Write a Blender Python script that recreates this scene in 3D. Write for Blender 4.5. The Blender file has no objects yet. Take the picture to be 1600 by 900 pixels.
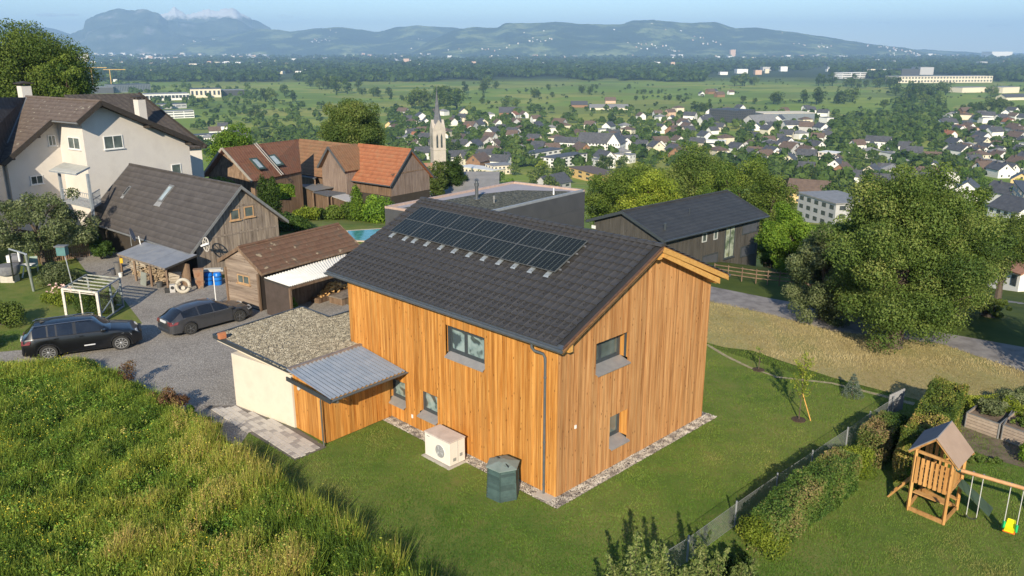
import bpy, bmesh, math, random
import numpy as np
from mathutils import Vector, Matrix, noise
random.seed(7); rng = np.random.default_rng(7)
PI = math.pi
scn = bpy.context.scene
COL = scn.collection

# ---------------------------------------------------------------- camera
F, PITCH, CH = 1277.0, 0.2847, 14.4
cam = bpy.data.cameras.new('camera'); camo = bpy.data.objects.new('camera', cam); COL.objects.link(camo)
camo.location = (0, 0, CH); camo.rotation_euler = (PI/2-PITCH, 0, 0)
cam.sensor_width = 36; cam.lens = 36*F/1600; cam.clip_start = .1; cam.clip_end = 120000
scn.camera = camo
# ---------------------------------------------------------------- sky and sun
SUN_EL = math.radians(25.5); SUN_AZ = math.radians(187)      # from behind the camera
w = bpy.data.worlds.new('World'); scn.world = w; w.use_nodes = True
wn = w.node_tree.nodes; wl = w.node_tree.links
bg = wn['Background']; sky = wn.new('ShaderNodeTexSky'); sky.sky_type = 'NISHITA'; sky.sun_disc = False
sky.sun_elevation = SUN_EL; sky.sun_rotation = SUN_AZ; sky.altitude = 400; sky.air_density = 1.0; sky.dust_density = 0.0; sky.ozone_density = 3.0
tn = wn.new('ShaderNodeMixRGB'); tn.blend_type = 'MULTIPLY'; tn.inputs[0].default_value = 1; tn.inputs[2].default_value = (.86,.95,1.03,1); wl.new(sky.outputs[0], tn.inputs[1]); wl.new(tn.outputs[0], bg.inputs[0]); bg.inputs[1].default_value = 0.11
sl = bpy.data.lights.new('sun', 'SUN'); sl.energy = 5.0; sl.angle = math.radians(.5); sl.color = (1, .89, .7)
so = bpy.data.objects.new('sun', sl); COL.objects.link(so)
sd = Vector((math.sin(SUN_AZ)*math.cos(SUN_EL), math.cos(SUN_AZ)*math.cos(SUN_EL), math.sin(SUN_EL)))
so.rotation_euler = (-sd).to_track_quat('-Z', 'Y').to_euler(); so.location = (0, -20, 40)
scn.view_settings.view_transform = 'Standard'; scn.view_settings.look = 'None'
scn.view_settings.exposure = 0.58; scn.view_settings.gamma = 1
scn.cycles.max_bounces = 6; scn.cycles.volume_bounces = 1; scn.cycles.transparent_max_bounces = 12
scn.cycles.use_adaptive_sampling = True

# ---------------------------------------------------------------- pixel of the photograph (1600 wide) -> point on a level z
CP, SP = math.cos(PITCH), math.sin(PITCH)
def ray(px, py):
    du = (450-py)/F
    return ((px-800)/F, CP+du*SP, -SP+du*CP)
def at(px, py, z=0.):
    r = ray(px, py); t = (z-CH)/r[2]
    return (t*r[0], t*r[1], z)
def atY(px, py, Y):
    r = ray(px, py); t = Y/r[1]
    return (t*r[0], Y, CH+t*r[2])
# ---------------------------------------------------------------- terrain height
TP = [(-1e6,0),(64,0),(72,-1),(82,-3.4),(100,-8),(130,-14),(200,-27),(320,-46),(460,-66),(620,-80),(800,-85),(1100,-88),(1e6,-88)]
def prof(v):
    for (a, za), (b, zb) in zip(TP, TP[1:]):
        if v <= b: return za+(zb-za)*(v-a)/(b-a)
    return -88.
def ter(x, y):
    v = y+(.8 if x > 0 else .3)*max(-30, min(60, x))*max(0., 1-abs(y)/900)
    return prof(v)
def onter(px, py):
    r = ray(px, py); t = 10.
    for i in range(4000):
        x, y, z = t*r[0], t*r[1], CH+t*r[2]
        if z <= ter(x, y): break
        t *= 1.003
        if t > 45000: break
    return (t*r[0], t*r[1], ter(t*r[0], t*r[1]))

# ---------------------------------------------------------------- materials
MATS = {}
class NT:
    def __init__(s, name):
        s.m = bpy.data.materials.new(name); s.m.use_nodes = True
        s.t = s.m.node_tree; s.n = s.t.nodes; s.b = s.n['Principled BSDF']
    def N(s, typ, **k):
        n = s.n.new('ShaderNode'+typ)
        for a, b in k.items():
            if hasattr(n, a): setattr(n, a, b)
            else: n.inputs[a.replace('_', ' ')].default_value = b
        return n
    def L(s, a, b): s.t.links.new(a, b)
def rgb(c): return (c[0], c[1], c[2], 1)
def coords(t, space='Object', scale=(1,1,1), rot=(0,0,0)):
    m = t.N('Mapping'); m.inputs['Scale'].default_value = scale; m.inputs['Rotation'].default_value = rot
    if space == 'World':
        g_ = t.N('NewGeometry'); t.L(g_.outputs['Position'], m.inputs['Vector'])
    else:
        c = t.N('TexCoord'); t.L(c.outputs[space], m.inputs['Vector'])
    return m.outputs[0]
def mix(t, f, a, b, mode='MIX'):
    n = t.N('MixRGB'); n.blend_type = mode
    for i, v in ((0, f), (1, a), (2, b)):
        if hasattr(v, 'is_output') or hasattr(v, 'links'): t.L(v, n.inputs[i])
        elif isinstance(v, (tuple, list)): n.inputs[i].default_value = rgb(v)
        else: n.inputs[i].default_value = v
    return n.outputs[0]
def ramp(t, f, stops):
    n = t.N('ValToRGB'); e = n.color_ramp.elements
    while len(e) < len(stops): e.new(.5)
    for el, (p, c) in zip(e, stops): el.position = p; el.color = rgb(c) if isinstance(c, (tuple, list)) else (c, c, c, 1)
    t.L(f, n.inputs[0]); return n.outputs[0]
def noi(t, vec, scale, detail=4, rough=.6, dist=0.):
    n = t.N('TexNoise'); n.inputs['Scale'].default_value = scale; n.inputs['Detail'].default_value = detail
    n.inputs['Roughness'].default_value = rough; n.inputs['Distortion'].default_value = dist
    t.L(vec, n.inputs['Vector']); return n.outputs['Fac']
def bump(t, h, s=.3, d=.02):
    n = t.N('Bump'); n.inputs['Strength'].default_value = s; n.inputs['Distance'].default_value = d
    t.L(h, n.inputs['Height']); t.L(n.outputs[0], t.b.inputs['Normal'])
def M(name, c1, c2=None, sc=3., rough=.7, bmp=0., bd=.02, metal=0., space='Object', str_=(1,1,1), rnd=0., spec=.4, c3=None, det=5, lo=.35, hi=.65):
    """noise between two or three colours, optional bump, optional per-object brightness variation"""
    if name in MATS: return MATS[name]
    t = NT(name); v = coords(t, space, str_)
    if c2 is None: c2 = tuple(x*.8 for x in c1)
    f = noi(t, v, sc, det)
    st = [(lo, c1), (hi, c2)] if c3 is None else [(lo, c1), ((lo+hi)/2, c2), (hi, c3)]
    col = ramp(t, f, st)
    if rnd:
        o = t.N('ObjectInfo'); mr = t.N('MapRange'); t.L(o.outputs['Random'], mr.inputs[0])
        mr.inputs[3].default_value = 1-rnd; mr.inputs[4].default_value = 1+rnd
        cc = t.N('CombineXYZ')
        for i in range(3): t.L(mr.outputs[0], cc.inputs[i])
        col = mix(t, 1., col, cc.outputs[0], 'MULTIPLY')
    t.L(col, t.b.inputs['Base Color'])
    t.b.inputs['Roughness'].default_value = rough; t.b.inputs['Metallic'].default_value = metal
    t.b.inputs['Specular IOR Level'].default_value = spec
    if bmp: bump(t, f, bmp, bd)
    MATS[name] = t.m; return t.m
def glass_mat(name, c=(.03,.04,.045), rough=.05):
    if name in MATS: return MATS[name]
    t = NT(name); v = coords(t, 'Object'); f = noi(t, v, 1.3, 2)
    t.L(ramp(t, f, [(.3, c), (.7, tuple(x*2.2 for x in c))]), t.b.inputs['Base Color'])
    t.b.inputs['Roughness'].default_value = rough; t.b.inputs['Specular IOR Level'].default_value = .8; t.b.inputs['Coat Weight'].default_value = .3
    MATS[name] = t.m; return t.m
def wood(name, c1, c2, c3, grain=.9, rnd=.18, rough=.62, axis=2, streak=14.):
    """board wood with grain along one axis and knots; every board differs a little"""
    if name in MATS: return MATS[name]
    t = NT(name); sc = [streak]*3; sc[axis] = .55
    o = t.N('ObjectInfo'); tc = t.N('TexCoord'); ad = t.N('VectorMath'); ad.operation = 'ADD'
    sm = t.N('VectorMath'); sm.operation = 'SCALE'; cx = t.N('CombineXYZ')
    for i in range(3): t.L(o.outputs['Random'], cx.inputs[i])
    t.L(cx.outputs[0], sm.inputs[0]); sm.inputs['Scale'].default_value = 37.
    t.L(tc.outputs['Object'], ad.inputs[0]); t.L(sm.outputs[0], ad.inputs[1])
    m = t.N('Mapping'); m.inputs['Scale'].default_value = sc; t.L(ad.outputs[0], m.inputs['Vector'])
    f = noi(t, m.outputs[0], 1., 5, .62, .3)
    m2 = t.N('Mapping'); m2.inputs['Scale'].default_value = [3. if i != axis else .35 for i in range(3)]; t.L(ad.outputs[0], m2.inputs['Vector'])
    f2 = noi(t, m2.outputs[0], 1., 3)
    col = ramp(t, f, [(.3, c1), (.5, c2), (.72, c3)])
    col = mix(t, ramp(t, f2, [(.35, 0.), (.7, .55)]), col, c3)
    vo = t.N('TexVoronoi'); vo.inputs['Scale'].default_value = 1.
    m3 = t.N('Mapping'); m3.inputs['Scale'].default_value = [7. if i != axis else 2.2 for i in range(3)]; t.L(ad.outputs[0], m3.inputs['Vector']); t.L(m3.outputs[0], vo.inputs['Vector'])
    kn = ramp(t, vo.outputs['Distance'], [(.07, 1.), (.13, 0.)])
    col = mix(t, kn, col, tuple(x*.35 for x in c1))
    mr = t.N('MapRange'); t.L(o.outputs['Random'], mr.inputs[0]); mr.inputs[3].default_value = 1-rnd; mr.inputs[4].default_value = 1+rnd
    cc = t.N('CombineXYZ')
    for i in range(3): t.L(mr.outputs[0], cc.inputs[i])
    col = mix(t, 1., col, cc.outputs[0], 'MULTIPLY')
    t.L(col, t.b.inputs['Base Color']); t.b.inputs['Roughness'].default_value = rough; t.b.inputs['Specular IOR Level'].default_value = .25
    bump(t, f, .35, .006)
    MATS[name] = t.m; return t.m

# ---------------------------------------------------------------- mesh building
class MB:
    def __init__(s): s.v = []; s.f = []; s.mi = []
    def add(s, vs, fs, m=0):
        o = len(s.v); s.v += [tuple(p) for p in vs]; s.f += [tuple(i+o for i in f) for f in fs]; s.mi += [m]*len(fs); return s
    def box(s, x0, x1, y0, y1, z0, z1, m=0):
        return s.add([(x0,y0,z0),(x1,y0,z0),(x1,y1,z0),(x0,y1,z0),(x0,y0,z1),(x1,y0,z1),(x1,y1,z1),(x0,y1,z1)],
                     [(0,3,2,1),(4,5,6,7),(0,1,5,4),(1,2,6,5),(2,3,7,6),(3,0,4,7)], m)
    def hexa(s, b, t, m=0):    # bottom quad and top quad
        return s.add(list(b)+list(t), [(3,2,1,0),(4,5,6,7),(0,1,5,4),(1,2,6,5),(2,3,7,6),(3,0,4,7)], m)
    def prism(s, poly, z0, z1, m=0):   # poly of (x,y); z0,z1 numbers or per-point lists
        n = len(poly); a = [z0]*n if not hasattr(z0, '__len__') else z0; b = [z1]*n if not hasattr(z1, '__len__') else z1
        vs = [(p[0],p[1],a[i]) for i, p in enumerate(poly)]+[(p[0],p[1],b[i]) for i, p in enumerate(poly)]
        return s.add(vs, [tuple(range(n))[::-1], tuple(range(n, 2*n))]+[(i,(i+1)%n,(i+1)%n+n,i+n) for i in range(n)], m)
    def slab(s, q, th, m=0):      # quad corners (top face) thickened downward along its normal
        q = [Vector(p) for p in q]; n = (q[1]-q[0]).cross(q[-1]-q[0]).normalized()
        if n.z < 0: n = -n
        d = -n*th; k = len(q)
        vs = q+[p+d for p in q]
        return s.add(vs, [tuple(range(k)), tuple(range(k, 2*k))[::-1]]+[(i, i+k, (i+1)%k+k, (i+1)%k) for i in range(k)], m)
    def bar(s, p, q, w, h=None, up=(0,0,1), m=0):
        p, q = Vector(p), Vector(q); h = h or w; d = (q-p).normalized(); u = Vector(up)
        if abs(d.dot(u)) > .98: u = Vector((0,1,0))
        r = d.cross(u).normalized(); u = r.cross(d)
        c = [(-1,-1),(1,-1),(1,1),(-1,1)]
        return s.hexa([p+r*a*w/2+u*b*h/2 for a, b in c], [q+r*a*w/2+u*b*h/2 for a, b in c], m)
    def tube(s, pts, r, n=8, m=0, cap=True):
        pts = [Vector(p) for p in pts]; rs = r if hasattr(r, '__len__') else [r]*len(pts); o = len(s.v)
        ref = Vector((.31,.22,.93)).normalized()
        for i, p in enumerate(pts):
            d = (pts[min(i+1, len(pts)-1)]-pts[max(i-1, 0)]).normalized()
            a = d.cross(ref if abs(d.dot(ref)) < .97 else Vector((1,0,0))).normalized(); b = d.cross(a)
            for k in range(n): s.v.append(tuple(p+(a*math.cos(2*PI*k/n)+b*math.sin(2*PI*k/n))*rs[i]))
        for i in range(len(pts)-1):
            for k in range(n): s.f.append((o+i*n+k, o+i*n+(k+1)%n, o+(i+1)*n+(k+1)%n, o+(i+1)*n+k)); s.mi.append(m)
        if cap:
            s.f.append(tuple(o+k for k in range(n))[::-1]); s.mi.append(m)
            e = o+(len(pts)-1)*n; s.f.append(tuple(e+k for k in range(n))); s.mi.append(m)
        return s
    def lathe(s, prof_, c=(0,0,0), n=16, axis='z', m=0):
        o = len(s.v)
        for r, z in prof_:
            for k in range(n):
                a = 2*PI*k/n; x, y = r*math.cos(a), r*math.sin(a)
                p = (x, y, z) if axis == 'z' else ((x, z, y) if axis == 'y' else (z, x, y))
                s.v.append((c[0]+p[0], c[1]+p[1], c[2]+p[2]))
        for i in range(len(prof_)-1):
            for k in range(n): s.f.append((o+i*n+k, o+i*n+(k+1)%n, o+(i+1)*n+(k+1)%n, o+(i+1)*n+k)); s.mi.append(m)
        s.f.append(tuple(o+k for k in range(n))[::-1]); s.mi.append(m)
        e = o+(len(prof_)-1)*n; s.f.append(tuple(e+k for k in range(n))); s.mi.append(m)
        return s
    def mesh(s, name, mats, smooth=False):
        me = bpy.data.meshes.new(name); me.from_pydata(s.v, [], s.f)
        for m in (mats if isinstance(mats, (list, tuple)) else [mats]): me.materials.append(m)
        if any(s.mi): me.polygons.foreach_set('material_index', s.mi)
        bm = bmesh.new(); bm.from_mesh(me); bmesh.ops.recalc_face_normals(bm, faces=bm.faces); bm.to_mesh(me); bm.free()
        if smooth:
            me.polygons.foreach_set('use_smooth', [True]*len(me.polygons))
            try: me.set_sharp_from_angle(angle=math.radians(smooth if smooth > 1 else 40))
            except Exception: pass
        me.update(); return me
    def build(s, name, mats, parent=None, smooth=False, loc=None, rot=None, bevel=0):
        o = bpy.data.objects.new(name, s.mesh(name, mats, smooth)); COL.objects.link(o)
        if parent: o.parent = parent
        if loc: o.location = loc
        if rot: o.rotation_euler = rot
        if bevel:
            b = o.modifiers.new('bevel', 'BEVEL'); b.width = bevel; b.segments = 2; b.limit_method = 'ANGLE'
        return o
def put(name, me, parent=None, loc=(0,0,0), rot=(0,0,0), scale=None):
    o = bpy.data.objects.new(name, me); COL.objects.link(o); o.parent = parent; o.location = loc; o.rotation_euler = rot
    if scale: o.scale = scale if hasattr(scale, '__len__') else (scale,)*3
    return o
def tag(o, label=None, cat=None, group=None, kind=None):
    if label: o['label'] = label
    if cat: o['category'] = cat
    if group: o['group'] = group
    if kind: o['kind'] = kind
    return o
def thing(name, label, cat, loc=(0,0,0), rz=0., group=None):
    o = bpy.data.objects.new(name, None); COL.objects.link(o); o.location = loc; o.rotation_euler = (0,0,rz)
    o.empty_display_size = .2
    return tag(o, label, cat, group)
def copy_tree(o, parent=None):
    c = o.copy(); COL.objects.link(c); c.parent = parent
    for ch in o.children: copy_tree(ch, c)
    return c
def stuff(o, label=None, cat=None):
    return tag(o, label, cat, kind='stuff')
def structure(o): o['kind'] = 'structure'; return o
def np_mesh(name, V, Fq, mats, tone=None, mi=None, smooth=False):
    """fast mesh from numpy: V (n,3), Fq (m,k); tone = per-face value stored as an attribute"""
    me = bpy.data.meshes.new(name); n, k = Fq.shape
    me.vertices.add(len(V)); me.vertices.foreach_set('co', V.astype(np.float32).ravel())
    me.loops.add(n*k); me.loops.foreach_set('vertex_index', Fq.astype(np.int32).ravel())
    me.polygons.add(n); me.polygons.foreach_set('loop_start', np.arange(0, n*k, k, dtype=np.int32))
    for m in (mats if isinstance(mats, (list, tuple)) else [mats]): me.materials.append(m)
    if mi is not None: me.polygons.foreach_set('material_index', mi.astype(np.int32))
    if tone is not None:
        a = me.attributes.new('tone', 'FLOAT', 'FACE'); a.data.foreach_set('value', tone.astype(np.float32))
    me.update(calc_edges=True)
    if smooth: me.polygons.foreach_set('use_smooth', [True]*n)
    return me
def sheet(name, poly, z, mat, parent=None, step=None):
    mb = MB(); mb.add([(p[0], p[1], z) for p in poly], [tuple(range(len(poly)))])
    return mb.build(name, mat, parent)

# ---------------------------------------------------------------- ground
def ground_mat():
    t = NT('ground'); v = coords(t, 'World'); sep = t.N('SeparateXYZ'); t.L(v, sep.inputs[0])
    # far meadows and fields: stretched cells
    m = t.N('Mapping'); m.inputs['Scale'].default_value = (.0045,.0075,1); m.inputs['Rotation'].default_value = (0,0,.35); t.L(v, m.inputs[0])
    vo = t.N('TexVoronoi'); vo.inputs['Scale'].default_value = 1; vo.inputs['Randomness'].default_value = .85; vo.distance = 'MANHATTAN'; t.L(m.outputs[0], vo.inputs[0])
    sp = t.N('SeparateXYZ'); t.L(vo.outputs['Color'], sp.inputs[0])
    far = ramp(t, sp.outputs[0], [(0., (.13,.2,.03)), (.3, (.19,.27,.04)), (.55, (.25,.31,.05)), (.8, (.32,.32,.075)), (1., (.11,.17,.03))])
    n1 = noi(t, v, .02, 5); far = mix(t, ramp(t, n1, [(.35, 0.), (.7, .6)]), far, (.15,.2,.035))
    n2 = noi(t, v, .35, 4); near = ramp(t, n2, [(.3, (.05,.075,.018)), (.6, (.085,.11,.025)), (.8, (.11,.1,.035))])
    mr = t.N('MapRange'); t.L(sep.outputs[1], mr.inputs[0]); mr.inputs[1].default_value = 80; mr.inputs[2].default_value = 300
    col = mix(t, mr.outputs[0], near, far)
    # darker wooded floor beyond the fields
    wv = noi(t, v, .0012, 5, .65); ad = t.N('Math', operation='MULTIPLY_ADD'); t.L(wv, ad.inputs[0]); ad.inputs[1].default_value = 1500.; t.L(sep.outputs[1], ad.inputs[2])
    m2 = t.N('MapRange'); t.L(ad.outputs[0], m2.inputs[0]); m2.inputs[1].default_value = 3300; m2.inputs[2].default_value = 3900
    col = mix(t, m2.outputs[0], col, ramp(t, noi(t, v, .004, 6, .7), [(.35, (.03,.045,.015)), (.55, (.045,.065,.02)), (.68, (.12,.15,.05))]))
    t.L(col, t.b.inputs['Base Color']); t.b.inputs['Roughness'].default_value = .9; t.b.inputs['Specular IOR Level'].default_value = .1
    bump(t, noi(t, v, 3., 4), .4, .05)
    return t.m
def build_ground():
    rad = [0.]+list(np.geomspace(2, 25500, 120)); na = 240
    V = [(0,0,0)]; Fc = []
    for r in rad[1:]:
        for k in range(na):
            a = 2*PI*k/na; x, y = r*math.sin(a), r*math.cos(a); V.append((x, y, ter(x, y)-(0.0 if y > 0 else 0.)))
    mb = MB(); mb.v = V
    for k in range(na): mb.f.append((0, 1+(k+1)%na, 1+k))
    for i in range(len(rad)-2):
        b = 1+i*na
        for k in range(na): mb.f.append((b+k, b+(k+1)%na, b+na+(k+1)%na, b+na+k))
    mb.mi = [0]*len(mb.f)
    o = mb.build('ground', ground_mat(), smooth=True); structure(o)
build_ground()
def grass_mat(name, a, b, c, sc=1.2, fine=60., st=(1,1,1), ro=0.):
    t = NT(name); v = coords(t, 'World', st, (0,0,ro)); f = noi(t, v, sc, 5, .6); col = ramp(t, f, [(.3, a), (.5, b), (.72, c)])
    f2 = noi(t, v, fine, 3, .7); col = mix(t, ramp(t, f2, [(.3, .55), (.7, 0.)]), col, tuple(x*.45 for x in a))
    f4 = noi(t, v, .25, 3, .5); col = mix(t, ramp(t, f4, [(.4, 0.), (.66, .5)]), col, c)
    t.L(col, t.b.inputs['Base Color']); t.b.inputs['Roughness'].default_value = .85; t.b.inputs['Specular IOR Level'].default_value = .15
    bump(t, f2, .6, .03); return t.m
LAWN = grass_mat('lawn', (.1,.16,.03), (.15,.21,.042), (.24,.23,.07))
MEADW = grass_mat('meadow_soil', (.03,.055,.012), (.05,.075,.015), (.07,.08,.02))
DRY = grass_mat('dry_grass', (.36,.28,.12), (.47,.38,.19), (.24,.26,.09), .5, 25., (1.,.22,1.), -.5)
# ================================================================ wooden house (local frame: x along the gable, y along the long facade)
HA = Vector((1.45, 24.24, 0)); HR = PI/2-.7837
HX = Vector((math.cos(HR), math.sin(HR), 0)); HY = Vector((-math.sin(HR), math.cos(HR), 0))
def LW(x, y, z=0.): return tuple(HA+HX*x+HY*y+Vector((0,0,z)))
ORANGE = wood('oiled_larch', (.235,.08,.014), (.44,.17,.03), (.63,.33,.095), rnd=.2)
BROWN = wood('weathered_larch', (.24,.095,.028), (.42,.19,.066), (.6,.34,.145), rnd=.2)
ORANGE_X = wood('larch_beam', (.42,.2,.05), (.58,.3,.08), (.68,.4,.13), axis=1, rnd=.05)
ANTH = M('anthracite_metal', (.055,.062,.068), (.07,.078,.084), 6, .4, metal=.3)
ANTHW = M('anthracite_frame', (.045,.055,.062), (.055,.065,.072), 6, .35)
ZINC = M('zinc_sill', (.3,.29,.29), (.36,.35,.34), 4, .45, metal=.3)
GUT = M('grey_gutter_metal', (.13,.155,.175), (.17,.19,.21), 5, .38, metal=.5)
CORE = M('dark_membrane', (.02,.016,.012), None, 4, .9)
GLASS = glass_mat('window_glass', (.06,.075,.07))
TILE = M('anthracite_tile', (.042,.04,.039), (.058,.055,.054), 5, .5, .25, .004, rnd=.1, spec=.4)
CURT = M('pale_curtain', (.45,.5,.48), (.6,.62,.58), 4, .8)
HL, HW, EX, EZ, RX, RZ, BX, BZ = 11.6, 8.86, -.35, 5.54, 4.76, 7.92, 9.21, 6.05
Y0, Y1 = -.55, 12.54
house = thing('wooden_house', 'new house clad in vertical orange boards, solar panels on its anthracite tile roof', 'house', HA, HR)
def roofz(x): return EZ+(RZ-EZ)*(x-EX)/(RX-EX) if x < RX else RZ+(BZ-RZ)*(x-RX)/(BX-RX)
wall = MB(); D0 = .44
wall.add([(D0,D0,0),(HW-.03,D0,0),(HW-.03,HL-.03,0),(D0,HL-.03,0),(D0,D0,roofz(D0)-.25),(HW-.03,D0,roofz(HW)-.25),(HW-.03,HL-.03,roofz(HW)-.25),(D0,HL-.03,roofz(D0)-.25),(RX,D0,RZ-.25),(RX,HL-.03,RZ-.25)],
         [(3,2,1,0),(0,1,5,8,4),(1,2,6,5),(2,3,7,9,6),(3,0,4,7),(4,8,9,7),(8,5,6,9)])
core = wall.build('wall', CORE, house)
r_ = random.Random(3)
def boards(parent, plane, u0, u1, ztop, openings, mat, z0=.04, widths=(.075,.09,.11,.13), name='board', gap=.009, sgn=1):
    brk = sorted({o[0] for o in openings} | {o[1] for o in openings} | {u1}); us = [u0]
    while us[-1] < u1-.001:
        nx = us[-1]+r_.choice(widths); b_ = next(q for q in brk if q > us[-1]+.001)
        us.append(b_ if nx > b_-.05 else nx)
    for u, u_n in zip(us, us[1:]):
        a, b = u+gap/2, u_n-gap/2; th = .024+r_.random()*.016
        segs = [(z0, None)]
        hit = sorted([(p0, p1) for (o0, o1, p0, p1) in openings if o0-.001 < (a+b)/2 < o1+.001]); lo_ = z0; segs = []
        for p0, p1 in hit: segs.append((lo_, p0-.001)); lo_ = p1+.001
        segs.append((lo_, None))
        for (lo_, hi_) in segs:
            mb = MB(); za, zb = (hi_, hi_) if hi_ is not None else (ztop(a), ztop(b))
            if za-lo_ < .03: continue
            cu = (a+b)/2; a_, b_ = a-cu, b-cu
            if plane == 'x': P = lambda uu, dd, z: (dd, uu, z)
            else: P = lambda uu, dd, z: (uu, dd, z)
            d0, d1 = (-th, 0) if sgn > 0 else (0, th)
            mb.hexa([P(a_,d0,lo_),P(b_,d0,lo_),P(b_,d1,lo_),P(a_,d1,lo_)], [P(a_,d0,za),P(b_,d0,zb),P(b_,d1,zb),P(a_,d1,za)])
            mb.build(name, mat, parent, loc=(0, cu, 0) if plane == 'x' else (cu, 0, 0))
op_f = [(3.36,5.45,3.78,4.82),(7.98,9.05,.84,1.74),(6.02,7.12,.84,1.78)]
op_g = [(1.9,3.68,4.02,4.98),(2.78,3.82,.96,2.02)]
boards(core, 'x', -.03, HL, lambda u: roofz(0)-.2, [(a, b, c-.13, d) for a, b, c, d in op_f], ORANGE)
boards(core, 'y', .0, HW, lambda u: roofz(u)-.2, [(a, b, c-.13, d) for a, b, c, d in op_g], BROWN)
far = MB().box(.03, HW, HL-.02, HL+.02, .04, 5.2).build('wall', ORANGE, house)
MB().add([(.03,HL,5.2),(HW,HL,5.2),(HW,HL,roofz(HW)-.2),(RX,HL,RZ-.2),(.03,HL,roofz(0)-.2),(.03,HL+.03,5.2),(HW,HL+.03,5.2),(HW,HL+.03,roofz(HW)-.2),(RX,HL+.03,RZ-.2),(.03,HL+.03,roofz(0)-.2)],
         [(0,1,2,3,4),(9,8,7,6,5),(0,5,6,1),(1,6,7,2),(2,7,8,3),(3,8,9,4),(4,9,5,0)]).build('gable', ORANGE, house)
MB().box(HW-.01, HW+.03, 0, HL, .04, roofz(HW)-.2).build('wall', BROWN, house)
def window(parent, plane, o, sash, label=None, curtain=True, base=0., depth=.24):
    """window set back in its reveal; o = (u0,u1,z0,z1); sash = list of fractions of the width where sashes meet; base = panelled strip left/right"""
    u0, u1, z0, z1 = o
    P = (lambda u, d, z: (d, u, z)) if plane == 'x' else (lambda u, d, z: (u, d, z))
    def bx(mb, a, b, d0, d1, c, d): 
        p, q = P(a, d0, c), P(b, d1, d); return mb.box(min(p[0],q[0]), max(p[0],q[0]), min(p[1],q[1]), max(p[1],q[1]), c, d)
    wn_ = MB(); fr = .075
    bx(wn_, u0, u1, depth-.06, depth, z0, z0+fr); bx(wn_, u0, u1, depth-.06, depth, z1-fr, z1)
    bx(wn_, u0, u0+fr, depth-.058, depth, z0+fr, z1-fr); bx(wn_, u1-fr, u1, depth-.058, depth, z0+fr, z1-fr)
    win = wn_.build('window', ANTHW, parent)
    if label: win['label'] = label
    edges = [u0+fr]+[u0+(u1-u0)*s for s in sash]+[u1-fr]
    for a, b in zip(edges, edges[1:]):
        s_ = MB(); f2 = .07; a2, b2 = a+.004, b-.004; zz0, zz1 = z0+fr+.004, z1-fr-.004
        bx(s_, a2, b2, depth-.075, depth-.02, zz0, zz0+f2); bx(s_, a2, b2, depth-.075, depth-.02, zz1-f2, zz1)
        bx(s_, a2, a2+f2, depth-.073, depth-.02, zz0+f2, zz1-f2); bx(s_, b2-f2, b2, depth-.073, depth-.02, zz0+f2, zz1-f2)
        s_.build('sash', ANTHW, win)
        bx(MB(), a2+f2, b2-f2, depth-.04, depth-.034, zz0+f2, zz1-f2).build('pane', GLASSC if curtain else GLASS, win)
    rv = MB(); 
    bx(rv, u0-.02, u0, .002, depth+.01, z0, z1); bx(rv, u1, u1+.02, .002, depth+.01, z0, z1); bx(rv, u0-.02, u1+.02, .002, depth+.01, z1, z1+.02)
    rv.build('reveal', ORANGE, win)
    sl_ = MB(); p0, p1 = -.13, depth-.06
    q = [P(u0-.02, -.15, z0-.16), P(u1+.02, -.15, z0-.16), P(u1+.02, p1, z0+.003), P(u0-.02, p1, z0+.003)]
    sl_.slab(q, .012); bx(sl_, u0-.02, u1+.02, -.152, -.142, z0-.2, z0-.162)
    sl_.build('sill', ZINC, win)
    return win
def mk_glassc():
    t = NT('curtained_glass'); v = coords(t, 'Object', (1,1,1)); f = noi(t, v, 2.2, 2, .5, .6)
    t.L(ramp(t, f, [(.4, (.06,.08,.08)), (.47, (.2,.27,.26)), (.6, (.3,.37,.35))]), t.b.inputs['Base Color'])
    t.b.inputs['Roughness'].default_value = .06; t.b.inputs['Specular IOR Level'].default_value = .8; t.b.inputs['Coat Weight'].default_value = .4; return t.m
GLASSC = mk_glassc()
window(core, 'x', (3.36,5.36,3.78,4.82), [.55], depth=.16)
MB().box(.0, .1, 5.3, 5.33, 3.8, 4.8).build('blind_rail', ANTHW, core)
window(core, 'x', (7.98,9.05,.84,1.74), []); window(core, 'x', (6.02,7.12,.84,1.78), [])
window(core, 'y', (1.9,3.68,4.02,4.98), [.36], None, False, depth=.4); window(core, 'y', (2.78,3.82,.96,2.02), [], None, False, depth=.4)
MB().box(3.62,3.645,.03,.12,4.05,4.95).build('blind_rail', ANTHW, core)
WHITEP = M('white_plastic', (.75,.74,.7), (.8,.79,.76), 5, .4)
MB().box(-.075, -.045, 7.5, 7.58, .42, .56).build('socket_box', WHITEP, house); MB().box(.84, .92, -.08, -.045, 2.26, 2.38).build('sensor', WHITEP, house)
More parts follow.
